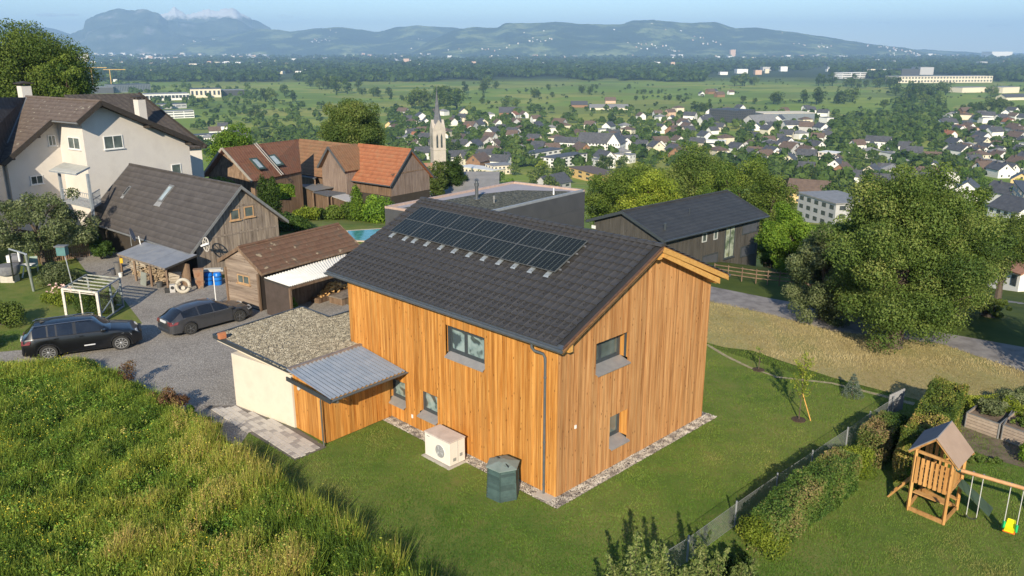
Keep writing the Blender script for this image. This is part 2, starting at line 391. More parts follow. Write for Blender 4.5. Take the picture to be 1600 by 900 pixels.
# roof
roof = MB(); T = .2
pts = [(EX,EZ),(RX,RZ),(BX,BZ),(BX,BZ-.16),(RX,RZ-.2),(EX,EZ-.16)]
n = len(pts); roof.add([(x, Y0+.03, z-.02) for x, z in pts]+[(x, Y1-.03, z-.02) for x, z in pts], [tuple(range(n)), tuple(range(n, 2*n))[::-1]]+[(i, i+n, (i+1)%n+n, (i+1)%n) for i in range(n)])
VBR = wood('brown_verge', (.16,.075,.03), (.25,.12,.05), (.32,.17,.08), axis=0)
rf = roof.build('roof', M('roof_deck', (.03,.03,.032), None, 3, .8), house)
for (xa, za, xb, zb, hh, bmt) in ((EX-.04, EZ-.09, RX, RZ-.09, .055, VBR), (RX, RZ-.12, BX+.04, BZ-.13, .1, ORANGE_X)):
    for yy in (Y0, Y1):
        MB().hexa([(xa,yy,za-hh),(xb,yy,zb-hh),(xb,yy+.03,zb-hh),(xa,yy+.03,za-hh)], [(xa,yy,za+hh),(xb,yy,zb+hh),(xb,yy+.03,zb+hh),(xa,yy+.03,za+hh)]).build('barge_board', bmt, rf)
        d = .012 if yy < 0 else -.012
        MB().hexa([(xa,yy-d,za+hh),(xb,yy-d,zb+hh),(xb,yy+.06,zb+hh),(xa,yy+.06,za+hh)], [(xa,yy-d,za+hh+.03),(xb,yy-d,zb+hh+.03),(xb,yy+.06,zb+hh+.03),(xa,yy+.06,za+hh+.03)]).build('verge_flashing', M('copper_brown_flashing', (.13,.07,.045), (.2,.11,.07), 4, .5, metal=.4), rf)
MB().slab([(EX,Y0+.04,EZ-.185),(RX,Y0+.04,RZ-.225),(RX,-.04,RZ-.225),(EX,-.04,EZ-.185)], .015).build('soffit', ORANGE_X, rf)
MB().slab([(RX,Y0+.04,RZ-.225),(BX,Y0+.04,BZ-.185),(BX,-.04,BZ-.185),(RX,-.04,RZ-.225)], .015).build('soffit', ORANGE_X, rf)
MB().slab([(BX,Y0,BZ-.185),(BX,Y1,BZ-.185),(HW+.05,Y1,BZ-.06),(HW+.05,Y0,BZ-.06)], .015).build('soffit', ORANGE_X, rf)
for px_, l_ in ((.12, .4), (RX, .42), (8.6, .5)):
    zt = roofz(px_)-.245; MB().box(px_-.09, px_+.09, Y0+.1, 0, zt-.24, zt-.02).build('purlin', ORANGE_X, rf)
MB().hexa([(RX+.1,Y0+.045,RZ-.42),(BX-.5,Y0+.045,BZ-.28),(BX-.5,Y0+.14,BZ-.28),(RX+.1,Y0+.14,RZ-.42)], [(RX+.1,Y0+.045,RZ-.26),(BX-.5,Y0+.045,BZ-.06),(BX-.5,Y0+.14,BZ-.06),(RX+.1,Y0+.14,RZ-.26)]).build('flying_rafter', ORANGE_X, rf)
# tiles
prof_x = [(0,.03),(.025,.042),(.055,.016),(.15,.002),(.26,.008),(.292,.022)]
def tile_mesh(wd=.3, ln=.4):
    mb = MB(); V = []
    for y, up in ((0,.045),(ln,0.)):
        for x, z in prof_x: V.append((x*wd/.3, y, z+up))
    for x, z in prof_x: V.append((x*wd/.3, 0, 0))
    k = len(prof_x); Fc = [(i, i+1, k+i+1, k+i) for i in range(k-1)]+[(2*k+i, 2*k+i+1, i+1, i) for i in range(k-1)]
    mb.add(V, Fc); me = mb.mesh('tile', TILE); return me
def slope_mat(xe, ze, xr, zr):
    u = Vector((xr-xe, 0, zr-ze)); ln = u.length; u.normalize(); s = 1 if xr > xe else -1
    nn = Vector((-u.z*s*1., 0, abs(u.x))); xl = u.cross(nn); return u, nn, xl, ln
TM = tile_mesh()
u, nn, xl, ln = slope_mat(EX, EZ, RX, RZ)
rows = 16; pitch = ln/rows; colw = .298; ncol = int((Y1-Y0)/colw)
cands = []
for r in range(rows):
    for c in range(ncol):
        yy = Y1-c*colw-.02; p = Vector((EX, yy, EZ))+u*(r*pitch)+nn*.002
        wpt = HA+HX*p.x+HY*p.y; dist = (wpt-Vector((0,0,0))).length
        cands.append((dist, r, c, p))
cands.sort(key=lambda q: q[0])
RM = Matrix((xl, u, nn)).transposed().to_euler()
tv = [Vector(v.co) for v in TM.vertices]; tf = [tuple(p.vertices) for p in TM.polygons]
Mx = Matrix((xl, u, nn)).transposed(); rest = MB()
for i, (dd, r, c, p) in enumerate(cands):
    if i < 300:
        o = put('tile', TM, rf, p, RM); o.scale = (1, pitch/.36, 1)
    else:
        rest.add([Mx @ v+p for v in tv], tf)
stuff(rest.build('roof_tiles', TILE, rf))
u2, nn2, xl2, ln2 = slope_mat(BX, BZ, RX, RZ); Mx2 = Matrix((xl2, u2, nn2)).transposed(); rest = MB()
for r in range(13):
    for c in range(ncol): 
        p = Vector((BX, Y0+c*colw+.02, BZ))+u2*(r*ln2/13)+nn2*.002; rest.add([Mx2 @ v+p for v in tv], tf)
stuff(rest.build('rear_tiles', TILE, rf))
rc = MB(); 
for s in range(7): pass
k = 7; V = []
for y, rr in ((0,.15),(.38,.125)):
    for i in range(k): a = PI*i/(k-1); V.append((rr*math.cos(a), y, rr*.75*math.sin(a)))
rcm = MB().add(V, [(i, i+1, k+i+1, k+i) for i in range(k-1)]+[tuple(range(k))]).mesh('ridge_tile', TILE)
for i in range(36): put('ridge_tile', rcm, rf, (RX, Y0+i*.3635, RZ+.0), (0,0,0))
# snow guards
sg = MB()
for r in (0,1,2,3,5,7,9):
    for c in range(ncol):
        if r > 3 and (c+r) % 2: continue
        if r > 8 and c < ncol-6: continue
        p = Vector((EX, Y1-c*colw-.17, EZ))+u*((r+.55)*pitch)+nn*.02
        sg.bar(p, p+nn*.075, .008, .03, up=tuple(u)); sg.bar(p+nn*.075, p+nn*.06-u*.03, .008, .012, up=tuple(nn)); sg.bar(p+nn*.005, p+u*.16+nn*.02, .02, .006, up=tuple(nn))
stuff(sg.build('snow_guards', M('dark_steel', (.07,.07,.072), None, 5, .4, metal=.5), rf))
# solar panels
def solar_mat():
    t = NT('solar_cells'); tc = t.N('TexCoord'); sp = t.N('SeparateXYZ'); t.L(tc.outputs['Object'], sp.inputs[0])
    outs = []
    for i, (per, wd_) in enumerate(((1.313/6, .014), (.935/10, .006))):
        a = t.N('Math', operation='DIVIDE'); t.L(sp.outputs[i], a.inputs[0]); a.inputs[1].default_value = per
        b = t.N('Math', operation='FRACT'); t.L(a.outputs[0], b.inputs[0]); c = t.N('Math', operation='LESS_THAN'); t.L(b.outputs[0], c.inputs[0]); c.inputs[1].default_value = wd_/per
        outs.append(c.outputs[0])
    cell = ramp(t, noi(t, coords(t, 'World'), .6, 3), [(.3, (.010,.012,.010)), (.7, (.017,.02,.017))])
    c1 = mix(t, outs[1], cell, (.05,.055,.05)); c2 = mix(t, outs[0], c1, (.13,.145,.125))
    t.L(c2, t.b.inputs['Base Color']); t.b.inputs['Roughness'].default_value = .12; t.b.inputs['Specular IOR Level'].default_value = .35; return t.m
SOL = solar_mat(); PF = M('panel_frame', (.13,.13,.125), (.17,.17,.16), 4, .4, metal=.4)
PW, PHh = 1.353, .975
cellm = MB().box(.02, PW-.02, .02, PHh-.02, .012, .034).mesh('cells', SOL)
fm = MB()
for a in ((0,PW,0,.018),(0,PW,PHh-.018,PHh),(0,.018,.018,PHh-.018),(PW-.018,PW,.018,PHh-.018)): fm.box(a[0],a[1],a[2],a[3],0,.04)
fm = fm.mesh('solar_panel', PF); sl0 = (2.36-EX)/u.x
railm = M('aluminium_rail', (.5,.5,.5), None, 4, .35, metal=.7)
for j in range(2):
    for i in range(7):
        p = Vector((EX, 11.70-i*PW, EZ))+u*(sl0+j*(PHh-.0))+nn*.13
        q = put('solar_panel', fm, rf, p, RM); put('cells', cellm, q)
for s_ in (.25, .72, 1.22, 1.7):
    p = Vector((EX, 11.76, EZ))+u*(sl0+s_)+nn*.09; q = p+Vector((0,-9.6,0)); MB().bar(p, q, .04, .05, up=tuple(nn)).build('mounting_rail', railm, rf)
brm = MB(); brm.add([(0,0,0),(.2,0,0),(.2,.5,.01),(0,.5,.01),(0,0,.03),(.2,0,.03),(.2,.5,.05),(0,.5,.05),(-.03,-.06,-.0),(.23,-.06,-.0)], [(0,1,5,4),(4,5,6,7),(1,2,6,5),(3,0,4,7),(4,8,9,5)])
brm = brm.mesh('rail_flashing', M('galvanised_sheet', (.3,.33,.34), (.4,.43,.44), 8, .4, metal=.4))
for yb in (11.55, 10.66, 10.05, 9.25, 8.38, 7.56, 6.7, 5.88, 5.05, 4.25, 3.42, 2.62):
    p = Vector((EX, yb, EZ))+u*((2.2-EX)/u.x)+nn*.045; put('rail_flashing', brm, rf, p, RM)
# gutter, flashing, downpipe
def gutter(parent, p, q, r=.085, mat=None, name='gutter', drop=0.):
    p, q = Vector(p), Vector(q); d = (q-p).normalized(); sd_ = d.cross(Vector((0,0,1))); mb = MB(); n = 8
    for rr, sg_ in ((r, 1), (r-.008, -1)):
        o = len(mb.v)
        for e in (p, q):
            for i in range(n+1):
                a = PI+PI*i/n; mb.v.append(tuple(e+sd_*rr*math.cos(a)+Vector((0,0,1))*rr*math.sin(a)))
        for i in range(n): mb.f.append((o+i, o+i+1, o+n+1+i+1, o+n+1+i)); mb.mi.append(0)
    mb.add([p+sd_*-r, p+sd_*r]+[p+sd_*r*math.cos(PI*i/4)-Vector((0,0,1))*r*math.sin(PI*i/4) for i in range(1,4)], [(0,4,3,2,1)])
    mb.add([q+sd_*-r, q+sd_*r]+[q+sd_*r*math.cos(PI*i/4)-Vector((0,0,1))*r*math.sin(PI*i/4) for i in range(1,4)], [(0,4,3,2,1)])
    for e in (-r, r): mb.tube([p+sd_*e, q+sd_*e], .011, 6)
    return mb.build(name, mat or GUT, parent)
gutter(rf, (EX-.1, Y0, EZ-.045), (EX-.1, Y1, EZ-.045), .1); gutter(rf, (BX+.1, Y1, BZ-.03), (BX+.1, Y0, BZ-.03), .085)
MB().slab([(EX-.09,Y0,EZ-.01),(EX-.09,Y1,EZ-.01),(EX+.12,Y1,EZ+.045),(EX+.12,Y0,EZ+.045)], .01).build('eave_flashing', GUT, rf)
dp = MB(); gx = EX-.1
dp.tube([(gx,.72,EZ-.12),(gx,.72,EZ-.25),(gx+.05,.66,EZ-.36),(-.14,.50,EZ-.5),(-.115,.44,EZ-.62),(-.115,.43,EZ-.8)], .048, 10)
dp.build('pipe_elbow', GUT, house, smooth=True)
pipe = MB().tube([(-.115,.43,EZ-.78),(-.115,.43,.04)], .043, 10)
pipe.build('downpipe', GUT, house, smooth=True)
for z in (1.9, .35, 4.2): MB().lathe([(.049,z),(.052,z+.01),(.052,z+.05),(.049,z+.06)], (-.115,.43,0), 10).build('pipe_clamp', GUT, house)
# gravel strip round the house
def pebble_mat(name, cols, sc=16., bs=.7, bdist=.03):
    t = NT(name); v = coords(t, 'World'); vo = t.N('TexVoronoi'); vo.inputs['Scale'].default_value = sc; t.L(v, vo.inputs[0])
    sp = t.N('SeparateXYZ'); t.L(vo.outputs['Color'], sp.inputs[0])
    col = ramp(t, sp.outputs[0], [(i/(len(cols)-1), c) for i, c in enumerate(cols)])
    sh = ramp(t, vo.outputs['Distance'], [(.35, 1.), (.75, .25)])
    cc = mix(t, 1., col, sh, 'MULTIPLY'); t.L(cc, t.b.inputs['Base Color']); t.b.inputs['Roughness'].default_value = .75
    iv = ramp(t, vo.outputs['Distance'], [(0., 1.), (.8, 0.)]); bump(t, iv, bs, bdist); return t.m
PEB = pebble_mat('pebbles', [(.16,.14,.12),(.3,.26,.22),(.42,.38,.33),(.2,.18,.17),(.5,.45,.38)], 14)
PEBS = M('pebble_stone', (.2,.17,.15), (.42,.37,.31), 3.3, .7, space='World', c3=(.55,.5,.43), det=1)
def pebbles(name, polyfn, n, z, smin, smax, mat, parent=None, seed=1):
    g_ = np.random.default_rng(seed); oct_ = np.array([(1,0,0),(-1,0,0),(0,1,0),(0,-1,0),(0,0,1),(0,0,-1)], float)
    of = np.array([(0,2,4),(2,1,4),(1,3,4),(3,0,4),(2,0,5),(1,2,5),(3,1,5),(0,3,5)])
    P = polyfn(n, g_); s = g_.uniform(smin, smax, (n,1,1)); a = g_.uniform(0, 6.28, n)
    sc = np.stack([g_.uniform(.8,1.2,n), g_.uniform(.6,1.,n), g_.uniform(.45,.7,n)], 1)[:,None,:]
    V = oct_[None]*s*sc; ca, sa = np.cos(a)[:,None], np.sin(a)[:,None]
    X = V[:,:,0]*ca-V[:,:,1]*sa; Y = V[:,:,0]*sa+V[:,:,1]*ca; V = np.stack([X, Y, V[:,:,2]+g_.uniform(0,.02,(n,1))], 2)+P[:,None,:]
    Fq = (of[None]+6*np.arange(n)[:,None,None]).reshape(-1,3)
    return stuff(put(name, np_mesh(name, V.reshape(-1,3), Fq, mat), parent))
gs = MB()
for (x0,x1,y0,y1) in ((-.5,-.0,-.5,9.0),(0.,9.3,-.5,0.),(8.9,9.3,0.,12.)): gs.add([(x0,y0,0),(x1,y0,0),(x1,y1,0),(x0,y1,0)], [(0,1,2,3)])
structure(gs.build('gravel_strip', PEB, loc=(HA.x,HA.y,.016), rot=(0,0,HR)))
def strip_pts(n, g_):
    k = n//2; a = np.stack([g_.uniform(-.5,-.02,k), g_.uniform(-.5,8.9,k)], 1); b = np.stack([g_.uniform(-.0,9.3,n-k), g_.uniform(-.5,-.02,n-k)], 1)
    q = np.concatenate([a,b]); W_ = np.array(HA)[None,:2]+q[:,:1]*np.array(HX)[None,:2]+q[:,1:]*np.array(HY)[None,:2]
    return np.concatenate([W_, np.full((n,1),.02)],1)
pebbles('pebbles', strip_pts, 7000, 0, .018, .04, PEBS)
CONC = M('concrete', (.42,.38,.33), (.5,.46,.4), 2, .85, .1)
tag(MB().box(-.42,-.0,-.05,.62,0,.05).build('splash_slab', CONC, loc=(HA.x-.0,HA.y,0), rot=(0,0,HR)), 'small pale concrete slab under the downpipe at the house corner', 'slab')
# ================================================================ foliage tools
def fol(name, cols, sub=.28, rough=.6):
    """leaf colour from the per-leaf tone, softened by a clump-scale noise; a little light passes through"""
    if name in MATS: return MATS[name]
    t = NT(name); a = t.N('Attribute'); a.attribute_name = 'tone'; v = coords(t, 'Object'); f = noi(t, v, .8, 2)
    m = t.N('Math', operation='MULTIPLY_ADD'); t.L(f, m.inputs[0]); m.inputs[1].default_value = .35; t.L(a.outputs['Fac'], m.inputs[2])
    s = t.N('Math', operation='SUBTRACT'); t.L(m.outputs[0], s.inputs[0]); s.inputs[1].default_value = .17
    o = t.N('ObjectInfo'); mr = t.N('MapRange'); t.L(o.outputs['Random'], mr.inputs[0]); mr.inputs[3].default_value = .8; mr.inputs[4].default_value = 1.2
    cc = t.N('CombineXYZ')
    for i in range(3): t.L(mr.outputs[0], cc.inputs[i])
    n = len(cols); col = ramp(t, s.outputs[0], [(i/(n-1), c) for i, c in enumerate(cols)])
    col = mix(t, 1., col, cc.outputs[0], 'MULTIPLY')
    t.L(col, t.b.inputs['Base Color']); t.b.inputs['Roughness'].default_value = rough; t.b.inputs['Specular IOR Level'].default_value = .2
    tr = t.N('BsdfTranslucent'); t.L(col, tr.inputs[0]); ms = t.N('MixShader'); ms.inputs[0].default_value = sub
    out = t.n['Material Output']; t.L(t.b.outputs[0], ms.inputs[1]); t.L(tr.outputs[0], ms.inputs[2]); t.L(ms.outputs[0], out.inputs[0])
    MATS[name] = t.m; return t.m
def quads(P, Nn, size, g_, jitter=.7, aspect=.6):
    """leaf rhombi at P facing roughly Nn"""
    n = len(P); D = Nn+g_.normal(0, jitter, (n,3)); D /= np.linalg.norm(D, axis=1)[:,None]+1e-9
    A = np.cross(D, g_.normal(0, 1, (n,3))); A /= np.linalg.norm(A, axis=1)[:,None]+1e-9; B = np.cross(D, A)
    s = size*g_.uniform(.6, 1.35, n)[:,None]; A = A*s*.5; B = B*s*.5*aspect
    V = np.stack([P-A, P-B, P+A, P+B], 1).reshape(-1,3); Fq = np.arange(4*n).reshape(-1,4); return V, Fq
def clump_leaves(C, R, n, size, seed, squash=.8, tone_sd=.13, jitter=.6, fill=.0):
    """leaves over the outer shells of clumps C (k,3) with radii R (k,)"""
    g_ = np.random.default_rng(seed); C = np.asarray(C, float); R = np.asarray(R, float); k = len(C)
    w_ = R**2; idx = g_.choice(k, n, p=w_/w_.sum()); D = g_.normal(0, 1, (n,3)); D[:,2] += .25; D /= np.linalg.norm(D, axis=1)[:,None]
    rr = R[idx]*(g_.uniform(.35+fill*-.2, 1.08, n)**.55); P = C[idx]+D*np.stack([rr, rr, rr*squash], 1)
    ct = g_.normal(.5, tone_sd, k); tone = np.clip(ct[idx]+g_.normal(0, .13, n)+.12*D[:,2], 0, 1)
    V, Fq = quads(P, D, size, g_, jitter); return V, Fq, tone
def crown_clumps(rx, ry, rz, cz, n, seed, rmin=.22, rmax=.38, bottom=-.75, shape=None):
    g_ = np.random.default_rng(seed); C = []; R = []; m = min(rx, ry, rz)
    while len(C) < n:
        d = g_.normal(0, 1, 3); d /= np.linalg.norm(d); u_ = g_.uniform(.25, 1)**.5
        if d[2]*u_ < bottom: continue
        u_ *= 1+.3*noise.noise(Vector((d[0]*1.7+seed, d[1]*1.7, d[2]*1.7)))+.12*noise.noise(Vector((d[0]*4, d[1]*4+seed, d[2]*4)))
        r = g_.uniform(rmin, rmax)*m; e = (1-.55*r/m); k = shape(d[2]*u_) if shape else 1.
        C.append((d[0]*u_*rx*e*k, d[1]*u_*ry*e*k, cz+d[2]*u_*rz*e)); R.append(r)
    return np.array(C), np.array(R)
BARK = M('bark', (.07,.05,.035), (.13,.1,.075), 6, .9, .5, .02, str_=(3,3,.6))
def trunk_mesh(C, h0, r0, seed, name='trunk', lean=0., limbs=9, n=7):
    r = random.Random(seed); mb = MB(); C = sorted([tuple(c) for c in C], key=lambda c: c[2])
    top = max(c[2] for c in C)*.8; pts = [(0,0,-.3)]; cur = Vector((0,0,0)); k = 6
    for i in range(k+1):
        f = i/k; pts.append((lean*f+r.uniform(-.04,.04)*top*f*.5, r.uniform(-.04,.04)*top*f*.5, top*f))
    mb.tube(pts, [r0*1.35]+[r0*(1.1-.9*(i/k)) for i in range(k+1)], n)
    for i in range(limbs):
        c = C[int((i+.5)*len(C)/limbs)]; zb = h0+(c[2]-h0)*r.uniform(.1,.55) if c[2] > h0 else h0*r.uniform(.8,1.)
        zb = min(zb, top*.95); f = zb/top; b = Vector((lean*f, 0, zb)); e = Vector(c); m_ = b.lerp(e, .5)+Vector((0,0,abs(e.z-b.z)*.1+.05*(e-b).length))
        mb.tube([b, m_, e], [r0*.42*(1.15-f*.6), r0*.26, r0*.07], 5)
        for j in range(3):
            q = m_.lerp(e, r.uniform(.2,.9)); mb.tube([q, q+Vector((r.uniform(-1,1), r.uniform(-1,1), r.uniform(0,1)))*(e-b).length*.22], [r0*.12, r0*.03], 4, cap=False)
    return mb.mesh(name, BARK, True)
F_DK = [(.012,.028,.006), (.03,.06,.01), (.055,.1,.016), (.1,.155,.026)]
F_MID = [(.03,.06,.01), (.07,.12,.018), (.13,.18,.028), (.21,.26,.05)]
F_YEL = [(.04,.075,.008), (.12,.17,.016), (.22,.27,.028), (.35,.37,.06)]
F_BRI = [(.03,.07,.008), (.08,.16,.016), (.16,.26,.025), (.27,.36,.05)]
F_GREY = [(.04,.055,.022), (.09,.12,.042), (.16,.19,.08), (.27,.29,.15)]
F_OLV = [(.028,.056,.012), (.07,.115,.022), (.125,.175,.036), (.23,.25,.07)]
F_RED = [(.012,.006,.006), (.02,.01,.01), (.035,.016,.014), (.05,.025,.02)]
MF = {k: fol('leaves_'+k, v) for k, v in dict(dark=F_DK, green=F_MID, yellow=F_YEL, bright=F_BRI, grey=F_GREY, olive=F_OLV, purple=F_RED, far=[(.02,.042,.008), (.042,.08,.013), (.08,.125,.022), (.14,.18,.04)]).items()}
def tree(name, label, loc, rx, rz, h0, mat, nleaf, lsize, seed, cat='tree', ry=None, ncl=60, r0=.25, bottom=-.7, group=None, rmin=.2, rmax=.36, shape=None, lean=0., rz0=0., fill=0., limbs=9):
    t = thing(name, label, cat, loc, rz0, group); ry = ry or rx; cz = h0+rz*(-bottom if bottom > -1 else .95)
    C, R = crown_clumps(rx, ry, rz, cz, ncl, seed, rmin, rmax, bottom, shape)
    put('trunk', trunk_mesh(C, h0, r0, seed, limbs=limbs, lean=lean), t)
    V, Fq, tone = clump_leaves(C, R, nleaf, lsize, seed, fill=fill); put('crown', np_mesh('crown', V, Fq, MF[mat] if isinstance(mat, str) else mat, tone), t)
    return t
def shrub_mesh(name, C, R, n, size, seed, mat, jitter=.6, tone_sd=.13):
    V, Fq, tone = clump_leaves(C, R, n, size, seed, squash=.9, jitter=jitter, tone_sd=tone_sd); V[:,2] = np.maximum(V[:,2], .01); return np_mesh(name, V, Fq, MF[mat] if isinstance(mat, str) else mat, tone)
def shrub(name, label, loc, rx, ry, h, mat, n, size, seed, cat='shrub', rz=0., group=None, ncl=14):
    g_ = np.random.default_rng(seed); a = g_.uniform(0, 6.28, ncl); rr = g_.uniform(0, .75, ncl)**.6; rad = min(rx, ry, h)
    R = g_.uniform(.3,.5, ncl)*rad; C = np.stack([rx*rr*np.cos(a)*.8, ry*rr*np.sin(a)*.8, g_.uniform(.25,.8, ncl)*h*(1-.35*rr)], 1)
    t = thing(name, label, cat, loc, rz, group); put('foliage', shrub_mesh('foliage', C, R, n, size, seed, mat), t)
    st = MB()
    for c in C[:6]: st.tube([(0,0,-.05), tuple(c*.5), tuple(c)], [.04*rad, .025*rad, .01*rad], 5)
    st.build('stems', BARK, t); return t
def hedge(name, label, line, h, wd, mats, n, size, seed, cat='hedge', group=None, lump=.12):
    """clipped hedge: leaves over the sides and top of a strip with an uneven surface; line = centre points on the ground"""
    g_ = np.random.default_rng(seed); L_ = [Vector(p).to_3d() for p in line]; o = L_[0].copy(); seg = [(b-a).length for a, b in zip(L_, L_[1:])]; tot = sum(seg)
    t = thing(name, label, cat, o, 0, group); s_ = g_.uniform(0, tot, n); ar = np.array([h, wd, h]); face = g_.choice(3, n, p=ar/ar.sum()); q = g_.uniform(0, 1, n); P = np.zeros((n,3)); N_ = np.zeros((n,3))
    cum = np.concatenate([[0], np.cumsum(seg)])
    for i in range(n):
        k = min(len(seg)-1, int(np.searchsorted(cum, s_[i], side='right')-1)); d = (L_[k+1]-L_[k]).normalized(); sd_ = Vector((-d.y, d.x, 0)); p = L_[k]+d*(s_[i]-cum[k])-o
        e = 1-.0*q[i]; lum = lump*(noise.noise(Vector((s_[i]*1.3, q[i]*1.5+face[i]*7, seed)))*1.6+.5*noise.noise(Vector((s_[i]*4, q[i]*5+face[i]*7, seed))))
        if face[i] == 1: v = p+sd_*wd*(q[i]-.5)+Vector((0,0,h+lum)); nr = Vector((0,0,1))
        else:
            sg = -1 if face[i] == 0 else 1; v = p+sd_*sg*(wd/2+lum)+Vector((0,0,q[i]*h)); nr = sd_*sg+Vector((0,0,.2))
        en = min(s_[i], tot-s_[i])
        if en < .25: v -= Vector((0,0,(.25-en)*.5*(v.z/h)))
        P[i] = v; N_[i] = nr
    ne = int(n*min(.2, wd/(tot+wd)))
    for i in range(ne):
        k = 0 if i % 2 else len(seg)-1; d = (L_[k+1]-L_[k]).normalized(); sd_ = Vector((-d.y, d.x, 0)); e = (L_[0] if i % 2 else L_[-1])-o; sg = -1 if i % 2 else 1; a_, b_ = g_.uniform(-.5,.5), g_.uniform(0,1)
        P[i] = e+sd_*wd*a_+Vector((0,0,b_*h*.96))+d*sg*(.02+.1*noise.noise(Vector((a_*4, b_*4, seed)))-.12*b_); N_[i] = d*sg+Vector((0,0,.2))
    dep = g_.exponential(.05, n)[:,None]; P -= N_*dep; P[:,2] = np.maximum(P[:,2], .02)
    tone = np.clip(.5+.62*np.array([noise.noise(Vector((p[0]*.9, p[1]*.9, p[2]*.9+seed))) for p in P])+g_.normal(0,.16,n), 0, 1)
    V, Fq = quads(P, N_, size, g_, .75); put('foliage', np_mesh('foliage', V, Fq, mats, tone), t)
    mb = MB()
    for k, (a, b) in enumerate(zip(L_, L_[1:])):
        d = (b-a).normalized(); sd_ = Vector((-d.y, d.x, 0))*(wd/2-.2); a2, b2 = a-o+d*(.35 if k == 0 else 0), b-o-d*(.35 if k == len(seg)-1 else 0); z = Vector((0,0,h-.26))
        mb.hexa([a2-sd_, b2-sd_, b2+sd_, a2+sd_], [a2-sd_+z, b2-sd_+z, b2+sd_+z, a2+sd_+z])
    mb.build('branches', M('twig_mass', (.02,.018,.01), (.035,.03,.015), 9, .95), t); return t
def blades(P, h, wd, g_, lean=.35):
    """grass blades: one long triangle each"""
    n = len(P); a = g_.uniform(0, 6.28, n); hh = h*g_.uniform(.55, 1.25, n) if not hasattr(h, '__len__') else h; b = g_.uniform(0, 6.28, n)
    wv = np.stack([np.cos(a), np.sin(a), np.zeros(n)], 1)*(wd*g_.uniform(.6,1.3,n))[:,None]*.5
    tip = P+np.stack([np.cos(b)*lean*hh*g_.uniform(0,1,n), np.sin(b)*lean*hh*g_.uniform(0,1,n), hh], 1)
    V = np.stack([P-wv, P+wv, tip], 1).reshape(-1,3); return V, np.arange(3*n).reshape(-1,3)

# ================================================================ ground sheets near the house
def pxpoly(pts, z): return [at(x, y, z) for x, y in pts]
def dense_sheet(name, pts, z, mat, follow=True, sub=1.5):
    """sheet cut from a fine grid so it follows the ground"""
    bm = bmesh.new(); vs = [bm.verts.new((p[0], p[1], 0)) for p in pts]; bm.faces.new(vs)
    xs = [p[0] for p in pts]; ys = [p[1] for p in pts]
    if follow:
        x = min(xs)+sub
        while x < max(xs): bmesh.ops.bisect_plane(bm, geom=bm.verts[:]+bm.edges[:]+bm.faces[:], plane_co=(x,0,0), plane_no=(1,0,0)); x += sub
        y = min(ys)+sub
        while y < max(ys): bmesh.ops.bisect_plane(bm, geom=bm.verts[:]+bm.edges[:]+bm.faces[:], plane_co=(0,y,0), plane_no=(0,1,0)); y += sub
    for v in bm.verts: v.co.z = ter(v.co.x, v.co.y)+z
    bmesh.ops.recalc_face_normals(bm, faces=bm.faces); me = bpy.data.meshes.new(name); bm.to_mesh(me); bm.free()
    me.materials.append(mat); o = put(name, me); structure(o); return o
dense_sheet('lawn', [(-45,8),(34,8),(34,34),(17.2,32.5),(14.5,33.5),(9.72,38.9),(2,50),(-4,60),(-45,60)], .004, LAWN, sub=6)
def pxg(pts, z=0.): return [at(x, y, z)[:2] for x, y in pts]
DRYP = pxg([(1090,532),(1132,543),(1175,548),(1215,562),(1300,590),(1430,624),(1500,650),(1700,690),(1700,600),(1600,580),(1470,537),(1300,517),(1200,490),(1060,458)]); dense_sheet('dry_field', DRYP, .012, DRY, sub=4)
ASPH = M('asphalt_lane', (.16,.145,.135), (.23,.21,.2), 1.2, .85, .3, .01, space='World', c3=(.28,.26,.24), det=8)
dense_sheet('asphalt_lane', pxg([(1000,425),(1106,447),(1200,466),(1320,487),(1470,520),(1600,543),(1800,575),(1800,625),(1600,582),(1470,538),(1300,518),(1200,491),(1106,471),(1000,450)]), .022, ASPH, sub=4)
def drive_mat():
    t = NT('gravel_drive'); v = coords(t, 'World'); f = noi(t, v, .35, 6, .7); col = ramp(t, f, [(.3, (.15,.125,.105)), (.5, (.27,.24,.21)), (.7, (.37,.33,.28))])
    vo = t.N('TexVoronoi'); vo.inputs['Scale'].default_value = 22; t.L(v, vo.inputs[0]); sp = t.N('SeparateXYZ'); t.L(vo.outputs['Color'], sp.inputs[0])
    col = mix(t, .55, col, ramp(t, sp.outputs[0], [(0., (.11,.1,.09)), (.5, (.27,.245,.215)), (1., (.5,.46,.4))]))
    m = t.N('Mapping'); m.inputs['Scale'].default_value = (.25,1.6,1); m.inputs['Rotation'].default_value = (0,0,-.3); t.L(v, m.inputs[0])
    tr = noi(t, m.outputs[0], 1., 3); col = mix(t, ramp(t, tr, [(.45, 0.), (.65, .35)]), col, (.3,.275,.24))
    t.L(col, t.b.inputs['Base Color']); t.b.inputs['Roughness'].default_value = .88
    bump(t, ramp(t, vo.outputs['Distance'], [(0., 1.), (.7, 0.)]), .5, .03); return t.m
DRV = drive_mat()
dense_sheet('gravel_drive', pxg([(-120,600),(-20,580),(60,571),(140,566),(215,600),(260,625),(330,672),(372,700),(400,660),(620,560),(600,490),(520,470),(440,455),(330,430),(250,398),(150,392),(118,402),(135,425),(170,440),(195,470),(222,505),(205,525),(100,541),(-20,552),(-120,560)]), .012, DRV, sub=5)
dense_sheet('lawn_edge_track', pxg([(1098,536),(1105,541),(1135,559),(1170,575.5),(1210,589),(1212,588),(1172,573.5),(1138,557),(1108,539)]), .02, M('bare_soil', (.4,.33,.22), (.3,.24,.14), 4, .9), sub=5)
dense_sheet('bare_patch', pxg([(1210,588),(1300,598),(1395,621),(1430,630),(1427,634),(1392,624),(1300,600.5),(1208,590)]), .02, MATS['bare_soil'], sub=5)
